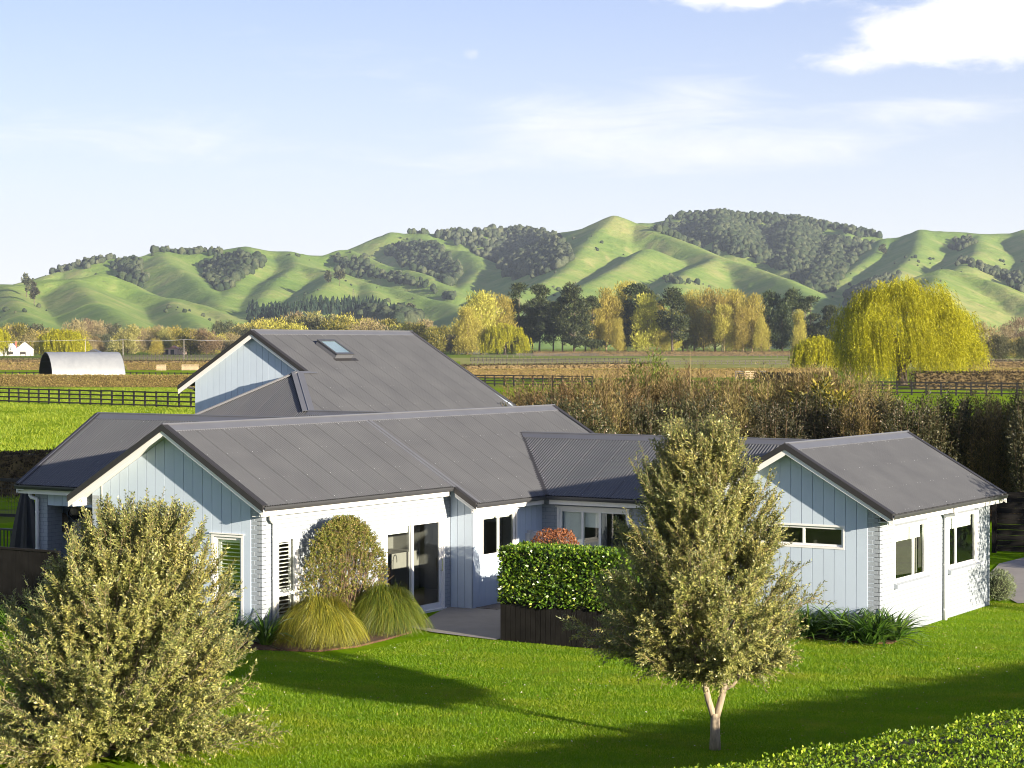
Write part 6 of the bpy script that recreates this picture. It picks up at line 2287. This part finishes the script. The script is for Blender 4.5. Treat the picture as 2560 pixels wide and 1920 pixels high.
# band of trees across the valley floor
xs = np.arange(-30, 1010, 17)
for i, x in enumerate(xs):
    D = rnd.uniform(960, 1250)
    py = float(np.interp(x, [-30, 40, 100, 160, 200, 260, 330, 370, 420, 470, 520, 620, 700, 800, 900, 960, 1010], [712, 702, 712, 716, 722, 716, 702, 716, 706, 722, 706, 690, 690, 694, 696, 706, 720])) + rnd.uniform(-4, 14)
    far_tree('far', (0, 2, 1, 3, 2, 0, 4, 1, 3)[i % 9], x * 1.1573, D, hgt(py, D) * 1.12, rnd.uniform(0.95, 1.35), 'valley_tree', 'pale half-bare tree in the band across the valley floor', 'trees across the valley floor')
for i, (x, py, D, var) in enumerate([(2130, 700, 700, 2), (2165, 706, 1100, 2), (2195, 690, 1200, 2), (2160, 720, 600, 4), (2190, 730, 800, 1), (2215, 725, 640, 4), (2120, 735, 900, 0), (2240, 700, 900, 2), (1740, 738, 700, 4), (480, 690, 1300, 4), (512, 698, 1320, 4)]):
    far_tree('far', var, x * 1.1573, D, hgt(py, D), 1.0, 'valley_tree', 'pale half-bare tree in the band across the valley floor', 'trees across the valley floor')
far_tree('far', 1, 1535 / 3.95, 900, 7.5, 0.8, 'round_tree', 'small round dark tree beside the faded barn', None)


number_by_place('pines in the row beyond the paddocks', '%s dark pine from the left in the tree row beyond the paddocks')
number_by_place('poplars in the row beyond the paddocks', '%s yellow-gold poplar from the left in the row with the dark pines')
for (kind, row), items in SHRUB_ROW.items():
    look = {'brown': 'brown-tipped feathery shrub', 'dark': 'dark leafy shrub', 'white': 'white-flowered dark shrub'}[kind]
    place = {1: 'the front row', 2: 'the middle row', 3: 'the rear row'}[row]
    for i, (_, o) in enumerate(sorted(items, key=lambda q: q[0])):
        o['label'] = '%s %s from left in %s of the shelter hedge' % (ORD[i], look, place)

# ------------------------------------------------------------------ hills
CREST = [
    # left front hill
    [(-420, 690, 2300), (0, 696, 2300), (49, 696, 2300), (110, 683, 2320), (188, 684, 2350), (257, 670, 2400), (307, 696, 2380), (356, 718, 2350), (428, 737, 2300), (503, 749, 2250), (550, 766, 2200), (590, 797, 2100)],
    [(188, 684, 2350), (240, 740, 2050), (330, 795, 1800), (420, 830, 1650)],
    [(20, 700, 2280), (60, 770, 1950), (120, 815, 1750)],
    [(428, 737, 2300), (470, 775, 2000), (520, 815, 1800)],
    # left skyline and its spurs
    [(30, 700, 2900), (75, 688, 2950), (121, 677, 2950), (174, 660, 3000), (214, 648, 3000), (260, 640, 3000), (292, 637, 3000), (370, 628, 3000), (405, 618, 3050), (480, 621, 3050), (550, 614, 3050), (616, 606, 3050), (640, 610, 3050), (678, 617, 3050), (724, 620, 3050), (767, 627, 3080), (811, 630, 3080), (851, 618, 3100)],
    [(405, 618, 3050), (420, 645, 2850), (474, 676, 2680), (538, 728, 2450), (560, 760, 2300)],
    [(616, 606, 3050), (640, 640, 2850), (600, 690, 2650), (560, 740, 2400)],
    [(724, 620, 3050), (745, 650, 2820), (842, 672, 2700), (923, 699, 2600), (987, 711, 2550), (1060, 728, 2450), (1117, 743, 2400), (1175, 770, 2250)],
    [(745, 650, 2820), (690, 690, 2600), (640, 760, 2300), (600, 800, 2100)],
    [(842, 672, 2700), (825, 694, 2500), (790, 725, 2320), (740, 775, 2100), (690, 810, 1950)],
    [(923, 699, 2600), (940, 740, 2300), (1000, 790, 2050), (1080, 830, 1850)],
    # middle skyline
    [(851, 618, 3100), (868, 616, 3120), (894, 627, 3050), (964, 653, 2950), (1016, 662, 2900), (1059, 676, 2820), (1103, 699, 2750), (1143, 726, 2650)],
    [(868, 620, 3600), (915, 600, 3600), (952, 582, 3600), (981, 574, 3600), (1013, 578, 3600), (1045, 580, 3600), (1114, 579, 3600), (1195, 567, 3600), (1224, 562, 3600), (1259, 571, 3600), (1290, 566, 3600), (1330, 574, 3550), (1367, 577, 3500), (1419, 571, 3400), (1471, 561, 3300), (1503, 549, 3200), (1535, 531, 3100), (1549, 535, 3100), (1595, 550, 3080), (1639, 569, 3000), (1714, 598, 2900), (1760, 619, 2820), (1795, 630, 2760), (1856, 648, 2680), (1920, 669, 2560), (1963, 685, 2460), (2007, 713, 2330), (2035, 745, 2200)],
    [(1045, 580, 3600), (1103, 610, 3350), (1169, 621, 3250), (1242, 659, 3050), (1253, 684, 2900), (1275, 715, 2700)],
    [(1169, 621, 3250), (1204, 656, 3000), (1160, 710, 2750)],
    [(1535, 531, 3100), (1497, 566, 2980), (1471, 595, 2860), (1442, 627, 2740), (1416, 662, 2600), (1393, 678, 2500), (1309, 714, 2350), (1230, 750, 2150)],
    [(1620, 610, 2800), (1560, 650, 2600), (1480, 690, 2400), (1400, 740, 2150)],
    [(1795, 632, 2760), (1720, 665, 2550), (1690, 690, 2400), (1660, 740, 2150)],
    # wooded mount
    [(1601, 552, 3750), (1630, 553, 3750), (1708, 536, 3750), (1792, 528, 3750), (1858, 535, 3750), (1920, 533, 3750), (1992, 543, 3750), (2044, 549, 3700), (2122, 563, 3650), (2172, 576, 3600), (2209, 593, 3550), (2260, 600, 3500)],
    [(1792, 528, 3750), (1810, 570, 3400), (1850, 610, 3150)],
    [(1992, 543, 3750), (1980, 590, 3350), (1990, 650, 3000)],
    [(2122, 563, 3650), (2090, 610, 3300), (2060, 670, 2900), (2040, 715, 2600)],
    # right-hand hill
    [(2209, 591, 3250), (2241, 585, 3250), (2302, 569, 3250), (2383, 566, 3250), (2409, 568, 3250), (2447, 575, 3250), (2522, 576, 3250), (2560, 568, 3250), (2750, 560, 3250), (3050, 575, 3250)],
    [(2209, 591, 3250), (2198, 616, 3120), (2160, 645, 2980), (2122, 672, 2850), (2085, 705, 2680), (2041, 728, 2500)],
    [(2302, 569, 3250), (2290, 620, 2950), (2250, 660, 2700), (2200, 700, 2450), (2160, 745, 2200)],
    [(2447, 575, 3250), (2440, 620, 2900), (2400, 660, 2600)],
    [(2560, 568, 3250), (2600, 630, 2900), (2560, 690, 2500)],
    [(2276, 691, 2150), (2305, 674, 2220), (2348, 656, 2280), (2397, 665, 2250), (2470, 688, 2200), (2542, 723, 2120), (2600, 750, 2050), (2700, 780, 2000)],
    [(2348, 656, 2280), (2320, 720, 1950), (2300, 770, 1750)],
]


def crest_xyz(px, py, D):
    return np.array([(px - 1280) / 5193.7 * D, D, 5.794 + (856.7 - py) / 5193.7 * D])


def vnoise(x, y, seed):
    """smooth lattice noise, 0..1"""
    xi, yi = np.floor(x).astype(int), np.floor(y).astype(int)
    xf, yf = x - xi, y - yi
    xf, yf = xf * xf * (3 - 2 * xf), yf * yf * (3 - 2 * yf)

    def h(a, b):
        n = (a * 374761393 + b * 668265263 + seed * 974711) & 0xFFFFFFFF
        n = ((n ^ (n >> 13)) * 1274126177) & 0xFFFFFFFF
        return ((n ^ (n >> 16)) & 0xFFFF) / 65535.0
    return (h(xi, yi) * (1 - xf) + h(xi + 1, yi) * xf) * (1 - yf) + (h(xi, yi + 1) * (1 - xf) + h(xi + 1, yi + 1) * xf) * yf


def hill_height(X, D):
    best = np.full(X.shape, -60.0)
    acc = np.zeros(X.shape)
    S = 3.0
    hs = []
    for line in CREST:
        P = [crest_xyz(*p) for p in line]
        hb = np.full(X.shape, -1e9)
        for a, b in zip(P[:-1], P[1:]):
            ex, ey = b[0] - a[0], b[1] - a[1]
            l2 = ex * ex + ey * ey + 1e-6
            t = np.clip(((X - a[0]) * ex + (D - a[1]) * ey) / l2, 0, 1)
            dx, dy = X - (a[0] + ex * t), D - (a[1] + ey * t)
            d = np.sqrt(dx * dx + dy * dy)
            zc = a[2] + (b[2] - a[2]) * t
            k = 0.47
            h = zc - k * (np.sqrt(d * d + 9.0 ** 2) - 9.0) + 0.00018 * np.minimum(d, 420.0) ** 2 
            hb = np.maximum(hb, h)
        hs.append(hb)
    hs = np.stack(hs)
    m = hs.max(0)
    return m + S * np.log(np.exp((hs - m) / S).sum(0)) * 0.6


NPX, ND = 700, 210
pxs = np.linspace(-420, 2980, NPX)
Ds = 1500 * (4400 / 1500) ** (np.linspace(0, 1, ND))
PX, DD = np.meshgrid(pxs, Ds)
XX = (PX - 1280) / 5193.7 * DD
Z = hill_height(XX, DD)
# gullies and terracing, strongest on the flanks
wx = 90 * (vnoise(XX / 230, DD / 230, 7) - 0.5)
n1 = 1 - np.abs(2 * vnoise((XX + wx) / 150 + 3.1, DD / 330, 1) - 1)
n2 = 1 - np.abs(2 * vnoise((XX + wx) / 55, DD / 140 + 1.7, 2) - 1)
n3 = vnoise(XX / 30, DD / 40, 3)
flank = np.clip((hill_height(XX, DD + 40) - Z) / 26.0, -1, 1)
amp = np.clip(Z / 60.0, 0, 1) * (0.25 + 0.75 * np.clip(np.abs(flank), 0, 1))
n4 = 1 - np.abs(2 * vnoise((XX + wx) / 21, DD / 60 + 5.3, 5) - 1)
Z = Z + (n4 - 0.6) * 2.0 * amp + (n1 - 0.62) * 7.5 * amp + (n2 - 0.62) * 4.2 * amp + (n3 - 0.5) * 3.0 * amp
# meet the plain softly
Z = np.where(Z < 12, 12 * np.exp((np.minimum(Z, 12) - 12) / 14.0), Z)
Z = Z - 14 * np.clip((1700 - DD) / 200, 0, 1) - 6.5
XYZ = CAM[:2] * 1.0
WX = CAM[0] + RIGHT[0] * XX + FWD[0] * DD
WY = CAM[1] + RIGHT[1] * XX + FWD[1] * DD
HV = np.stack([WX, WY, Z], -1)
ii = np.arange(NPX * ND).reshape(ND, NPX)
hf = np.stack([ii[:-1, :-1], ii[:-1, 1:], ii[1:, 1:], ii[1:, :-1]], -1).reshape(-1, 4)


def mat_hills():
    m, t = material('hill_pasture')
    geo = t.add('ShaderNodeNewGeometry')
    pos = geo.outputs['Position']
    a = t.noise(pos, 0.0035, 5, 0.6, 0.4)
    b = t.noise(pos, 0.016, 6, 0.62, 0.3)
    c = t.noise(pos, 0.09, 5, 0.65)
    v = t.math('ADD', t.math('MULTIPLY', a, 0.4), t.math('ADD', t.math('MULTIPLY', b, 0.35), t.math('MULTIPLY', c, 0.25)))
    col = t.ramp(v, [(0.38, (0.095, 0.170, 0.030)), (0.5, (0.150, 0.220, 0.046)), (0.62, (0.245, 0.260, 0.085))])
    # dry faces on steep ground
    nz = t.add('ShaderNodeSeparateXYZ', {0: geo.outputs['Normal']}).outputs[2]
    steep = t.smooth(nz, 0.93, 0.84)
    dry = t.math('MULTIPLY', t.math('MULTIPLY', steep, t.smooth(b, 0.40, 0.62)), 0.75)
    col = t.mix(dry, col, (0.32, 0.27, 0.12))
    # stock tracks and slips
    z = t.add('ShaderNodeSeparateXYZ', {0: pos}).outputs[2]
    wv = t.math('SINE', t.math('MULTIPLY', t.math('ADD', z, t.math('MULTIPLY', c, 9.0)), 1.5))
    col = t.mix(t.math('MULTIPLY', t.math('MULTIPLY', t.smooth(wv, 0.55, 1.0), steep), 0.28), col, (0.38, 0.31, 0.17))
    slip = t.math('MULTIPLY', t.smooth(t.noise(pos, 0.028, 7, 0.7, 0.6), 0.70, 0.745), steep)
    col = t.mix(t.math('MULTIPLY', slip, 0.8), col, (0.42, 0.31, 0.20))
    scrub = t.smooth(t.noise(t.mapping(pos, loc=(500, 90, 0)), 0.05, 7, 0.75), 0.61, 0.67)
    col = t.mix(t.math('MULTIPLY', scrub, 0.55), col, (0.055, 0.060, 0.032))
    p = t.add('ShaderNodeBsdfPrincipled', {'Base Color': col, 'Roughness': 0.9, 'Specular IOR Level': 0.15})
    bn = t.add('ShaderNodeBump', {'Strength': 0.8, 'Distance': 6.0, 'Height': t.math('ADD', b, t.math('MULTIPLY', c, 0.35))})
    t.set(p, 'Normal', bn.outputs[0])
    finish(t, p.outputs[0])
    return m


hills = link('hills', mesh_np('hills', HV.reshape(-1, 3), hf, mat_hills(), smooth=True))
tag(hills, kind='structure')

# picture position of each hill vertex, used to find where the woods stand
HPY = 856.7 - (Z - 5.794) / DD * 5193.7


def in_poly(px, py, poly):
    c = np.zeros(px.shape, bool)
    n = len(poly)
    for i in range(n):
        x0, y0 = poly[i]
        x1, y1 = poly[(i + 1) % n]
        if y0 == y1:
            continue
        cond = ((y0 > py) != (y1 > py)) & (px < (x1 - x0) * (py - y0) / (y1 - y0) + x0)
        c ^= cond
    return c


# bush trees: lumpy crowns, several shapes
def lump_variants(k, seed):
    import bmesh
    bm = bmesh.new()
    bmesh.ops.create_icosphere(bm, subdivisions=2, radius=1.0)
    bm.verts.ensure_lookup_table()
    v0 = np.array([v.co[:] for v in bm.verts])
    f0 = np.array([[v.index for v in f.verts] for f in bm.faces])
    bm.free()
    out = []
    for i in range(k):
        g = np.random.default_rng(seed + i)
        r = 1 + 0.30 * smooth_noise3(v0, seed + i, 2.6) + g.normal(size=len(v0)) * 0.11
        out.append(v0 * r[:, None])
    return out, f0


LUMPS, LF = lump_variants(8, 900)


def tree_points(cells, density, g, spacing):
    """random points on the hill cells chosen, weighted by their area"""
    j, i = np.nonzero(cells)
    ok = (j < ND - 1) & (i < NPX - 1)
    j, i = j[ok], i[ok]
    if len(j) == 0:
        return np.zeros((0, 3))
    area = np.linalg.norm(np.cross(HV[j, i + 1] - HV[j, i], HV[j + 1, i] - HV[j, i]), axis=1)
    n = int(area.sum() * density)
    k = g.choice(len(j), n, p=area / area.sum())
    u, w = g.uniform(0, 1, (n, 1)), g.uniform(0, 1, (n, 1))
    return HV[j[k], i[k]] + (HV[j[k], i[k] + 1] - HV[j[k], i[k]]) * u + (HV[j[k] + 1, i[k]] - HV[j[k], i[k]]) * w


def wood(name, label, pts, size, mat, seed, tall=1.25, cone=False):
    g = np.random.default_rng(seed)
    n = len(pts)
    if n == 0:
        return
    s = size * g.uniform(0.35, 1.25, n)
    V, F = [], []
    if cone:
        a = np.arange(7) * 2 * math.pi / 7
        prof = [(0.42, 0.0), (0.40, 0.25), (0.27, 0.24), (0.30, 0.48), (0.16, 0.47), (0.19, 0.72), (0.0, 1.0)]
        base = np.array([[r * math.cos(x), r * math.sin(x), z] for r, z in prof for x in a])
        fb = np.array([[i * 7 + j, i * 7 + (j + 1) % 7, (i + 1) * 7 + (j + 1) % 7, (i + 1) * 7 + j] for i in range(len(prof) - 1) for j in range(7)])
        m = len(base)
        jit = g.uniform(0.75, 1.25, (n, m, 1))
        H = s * 2.6
        v = base[None] * jit * np.stack([H * 0.62, H * 0.62, H], 1)[:, None, :] + pts[:, None, :]
        f = fb[None] + (np.arange(n) * m)[:, None, None]
        o = link(name, mesh_np(name, v.reshape(-1, 3), f.reshape(-1, 4), mat))
    else:
        L = np.stack(LUMPS)
        m = L.shape[1]
        which = g.integers(0, len(LUMPS), n)
        ang = g.uniform(0, 6.28, n)
        b = L[which]
        x = b[..., 0] * np.cos(ang)[:, None] - b[..., 1] * np.sin(ang)[:, None]
        y = b[..., 0] * np.sin(ang)[:, None] + b[..., 1] * np.cos(ang)[:, None]
        v = np.stack([x, y, b[..., 2] * tall + tall * 0.75], -1) * s[:, None, None] + pts[:, None, :]
        f = LF[None] + (np.arange(n) * m)[:, None, None]
        o = link(name, mesh_np(name, v.reshape(-1, 3), f.reshape(-1, 3), mat, smooth=True))
    tag(o, label, kind='stuff')
    return o


def mat_wood(name, c0, c1, c2):
    m, t = material(name)
    geo = t.add('ShaderNodeNewGeometry')
    r = geo.outputs['Random Per Island']
    n = t.noise(geo.outputs['Position'], 0.45, 4, 0.7)
    v = t.math('ADD', t.math('MULTIPLY', r, 0.6), t.math('MULTIPLY', n, 0.4))
    b = t.add('ShaderNodeBsdfPrincipled', {'Base Color': t.ramp(v, [(0.2, c0), (0.5, c1), (0.8, c2)]), 'Roughness': 0.9, 'Specular IOR Level': 0.1})
    bn = t.add('ShaderNodeBump', {'Strength': 1.0, 'Distance': 2.5, 'Height': n})
    t.set(b, 'Normal', bn.outputs[0])
    finish(t, b.outputs[0])
    return m


WOOD = mat_wood('native_bush', (0.024, 0.039, 0.020), (0.042, 0.060, 0.030), (0.082, 0.096, 0.050))
WOOD2 = mat_wood('grey_bush', (0.032, 0.046, 0.027), (0.058, 0.074, 0.042), (0.105, 0.118, 0.070))
CONI = mat_wood('plantation', (0.012, 0.028, 0.018), (0.022, 0.042, 0.025), (0.040, 0.062, 0.036))

BUSH = [
    ('native bush covering the high round hill on the right', [(1601, 552), (1630, 546), (1708, 528), (1792, 520), (1858, 528), (1992, 533), (2044, 541), (2122, 554), (2209, 590), (2180, 598), (2130, 583), (2060, 568), (2042, 585), (2060, 604), (2160, 610), (2185, 607), (2120, 662), (2095, 692), (2090, 716), (2060, 738), (2040, 748), (2007, 716), (1963, 687), (1920, 670), (1856, 649), (1795, 632), (1714, 600), (1639, 571), (1690, 566), (1745, 566), (1740, 553), (1640, 551)], WOOD, 1.0),
    ('native bush filling the gully left of the pointed hill', [(1085, 588), (1109, 612), (1166, 618), (1195, 636), (1245, 664), (1262, 700), (1300, 702), (1352, 686), (1390, 676), (1422, 653), (1416, 621), (1380, 600), (1358, 580), (1300, 566), (1259, 576), (1195, 574), (1114, 582)], WOOD2, 1.0),
    ('native bush on the slope below the middle skyline', [(964, 646), (970, 630), (1025, 617), (1083, 620), (1109, 645), (1152, 677), (1143, 720), (1117, 719), (1074, 684), (1016, 664)], WOOD, 1.0),
    ('long strip of bush running down the middle spur', [(840, 650), (880, 656), (923, 654), (929, 683), (976, 689), (1051, 711), (1114, 738), (1169, 750), (1120, 755), (1091, 737), (1016, 719), (958, 701), (918, 698), (877, 684), (840, 668)], WOOD, 0.9),
    ('bush in the hollow at the left', [(263, 673), (289, 662), (344, 665), (362, 711), (347, 717), (307, 697)], WOOD, 1.0),
    ('bush in the gully between the two left spurs', [(492, 672), (535, 657), (567, 648), (640, 642), (666, 660), (640, 677), (593, 709), (550, 730), (515, 700)], WOOD, 1.0),
    ('belt of bush below the left skyline', [(375, 628), (428, 617), (506, 623), (558, 640), (543, 652), (477, 644), (399, 634)], WOOD, 0.9),
    ('grey scrub on the far left skyline', [(75, 688), (150, 668), (202, 652), (260, 636), (292, 640), (260, 664), (214, 675), (168, 684), (121, 684)], WOOD2, 0.85),
    ('clump of trees on the left skyline knob', [(548, 614), (585, 608), (612, 606), (600, 612), (560, 616)], WOOD, 0.8),
    ('row of trees along the middle skyline', [(1013, 580), (1060, 579), (1120, 577), (1195, 568), (1225, 563), (1255, 570), (1195, 575), (1120, 584), (1045, 586)], WOOD, 0.9),
    ('scattered scrub on the right-hand hill', [(2376, 600), (2400, 596), (2428, 605), (2420, 616), (2395, 632), (2378, 622)], WOOD, 0.8),
    ('scrub in the gully of the right-hand hill', [(2385, 660), (2420, 655), (2480, 680), (2540, 700), (2570, 715), (2560, 735), (2500, 706), (2440, 680)], WOOD2, 0.8),
    ('scrub along the foot of the pointed hill', [(1645, 695), (1680, 698), (1760, 718), (1770, 722), (1720, 712), (1660, 702)], WOOD, 0.6),
    ('scrub below the right-hand hill', [(2100, 740), (2160, 720), (2240, 700), (2260, 690), (2240, 720), (2180, 760), (2120, 770)], WOOD2, 0.8),
]
dens = 0.027
for k, (lab, poly, mt, sz) in enumerate(BUSH):
    g = np.random.default_rng(700 + k)
    jx, jy = 26 * (vnoise(XX / 60, DD / 60, 40 + k) - 0.5), 16 * (vnoise(XX / 45, DD / 45, 60 + k) - 0.5)
    cells = in_poly(PX + jx, HPY + jy, poly) & (Z > 4) & (vnoise(XX / 26, DD / 26, 80 + k) > 0.16)
    if k == 0:
        cells &= DD > 2550
    pts = tree_points(cells, dens, g, 8)
    wood('hill_bush', lab, pts, 4.3 * sz, mt, 720 + k)
# scattered single trees and scrub in the gullies
g = np.random.default_rng(790)
hol = (vnoise((XX + wx) / 70, DD / 150, 33) > 0.74) & (Z > 10) & (np.abs(PX - 1280) < 1500)
pts = tree_points(hol, 0.0006, g, 8)
wood('hill_scrub', 'small scattered trees and scrub dotting the green hill slopes', pts, 2.2, WOOD, 791, tall=0.95)
PLANT = [
    ('dark conifer plantation at the foot of the middle spur', [(733, 777), (776, 760), (825, 759), (929, 768), (987, 779), (981, 788), (842, 794), (770, 782)], CONI, True),
    ('lower conifer plantation left of the first', [(620, 777), (669, 777), (733, 782), (802, 797), (727, 811), (620, 811)], CONI, True),
    ('rounded dark trees at the foot of the middle spur', [(880, 797), (923, 787), (1002, 790), (1045, 799), (1045, 812), (886, 811)], WOOD, False),
]
for k, (lab, poly, mt, cone) in enumerate(PLANT):
    g = np.random.default_rng(760 + k)
    cells = in_poly(PX, HPY, poly) & (DD < 2600)
    pts = tree_points(cells, 0.035, g, 6)
    wood('plantation', lab, pts, 3.6 if cone else 5.0, mt, 770 + k, cone=cone)


def hill_point(px, py):
    """first hill point met along that sight line, searched from near to far"""
    i = int(np.argmin(np.abs(pxs - px)))
    col = HPY[:, i]
    j = np.nonzero(col <= py)[0]
    return HV[j[0], i]


# trees one can tell apart on the slopes
for k, (px, py, H, w, lab) in enumerate([(66, 745, 26, 11, 'tall dark tree, taller of the pair on the left green hill'), (87, 765, 24, 10, 'leaning tree beside the taller one on the left green hill'),
                                         (822, 708, 13, 9, 'round dark tree on the crest above the conifer plantation'), (849, 718, 20, 12, 'taller dark tree right of the round one above the plantation'),
                                         (1024, 795, 14, 13, 'bare rounded tree at the foot of the middle spur'), (2205, 640, 14, 12, 'dark tree alone on the right-hand slope')]):
    p = hill_point(px, py)
    fm, tm = tree_meshes(800 + k, 900, (2.2, 1.2), 'shrub_dark', 0.3, 'bark_dark', 9, H, w * 0.5, 'tall')
    t = empty('hill_tree', p)
    tag(t, lab, 'tree')
    link('trunk', tm, t)
    link('crown', fm, t)
g = np.random.default_rng(822)
for k in range(11):
    px = 187 + k * 10 + g.uniform(-3, 3)
    far_tree('far', 2 if k < 8 else 4, px, 1350 + g.uniform(-30, 30), 18 + g.uniform(-3, 3), 0.8, 'valley_tree', 'pale half-bare tree in the band across the valley floor', 'trees across the valley floor')

for var in range(5):
    number_by_place(('trees across the valley floor', var), '%s ' + FAR_LOOK[var] + ' tree from the left in the band across the valley floor')

# transmission pylon
pp = hill_point(884, 744)
py_ = empty('pylon', pp)
tag(py_, 'thin grey steel pylon on the slope of the middle spur', 'pylon')
mb = MB()
for sx, sy in ((-1, -1), (1, -1), (1, 1), (-1, 1)):
    mb.beam((sx * 1.0, sy * 1.0, 0), (sx * 0.25, sy * 0.25, 10), 0.12, 0.12)
for z in range(0, 9, 2):
    r0, r1 = 1.0 - 0.75 * z / 10, 1.0 - 0.75 * (z + 2) / 10
    mb.beam((-r0, -r0, z), (r1, -r1, z + 2), 0.08, 0.08)
    mb.beam((r0, r0, z), (-r1, r1, z + 2), 0.08, 0.08)
mb.obj('tower', M['fence_grey'], py_)
mb = MB()
for z in (7.5, 9.2):
    mb.beam((-1.8, 0, z), (1.8, 0, z), 0.12, 0.12)
mb.obj('crossarm', M['fence_grey'], py_)

# ------------------------------------------------------------------ thin air between the plain and the hills
HAZE = 0.00006
if HAZE:
    me = bpy.data.meshes.new('haze')
    c = CAM + FWD * 2000
    q = 3400
    z0, z1 = -30.0, 330.0
    b = MB()
    b.box(c[0] - q, c[0] + q, c[1] - q, c[1] + q, z0, z1)
    m_, t_ = material('valley_air')
    vol = t_.add('ShaderNodeVolumePrincipled', {'Color': (0.72, 0.83, 1.0, 1), 'Density': HAZE, 'Anisotropy': 0.2})
    t_.add('ShaderNodeOutputMaterial', {'Volume': vol.outputs[0]})
    tag(b.obj('haze', m_), kind='stuff')
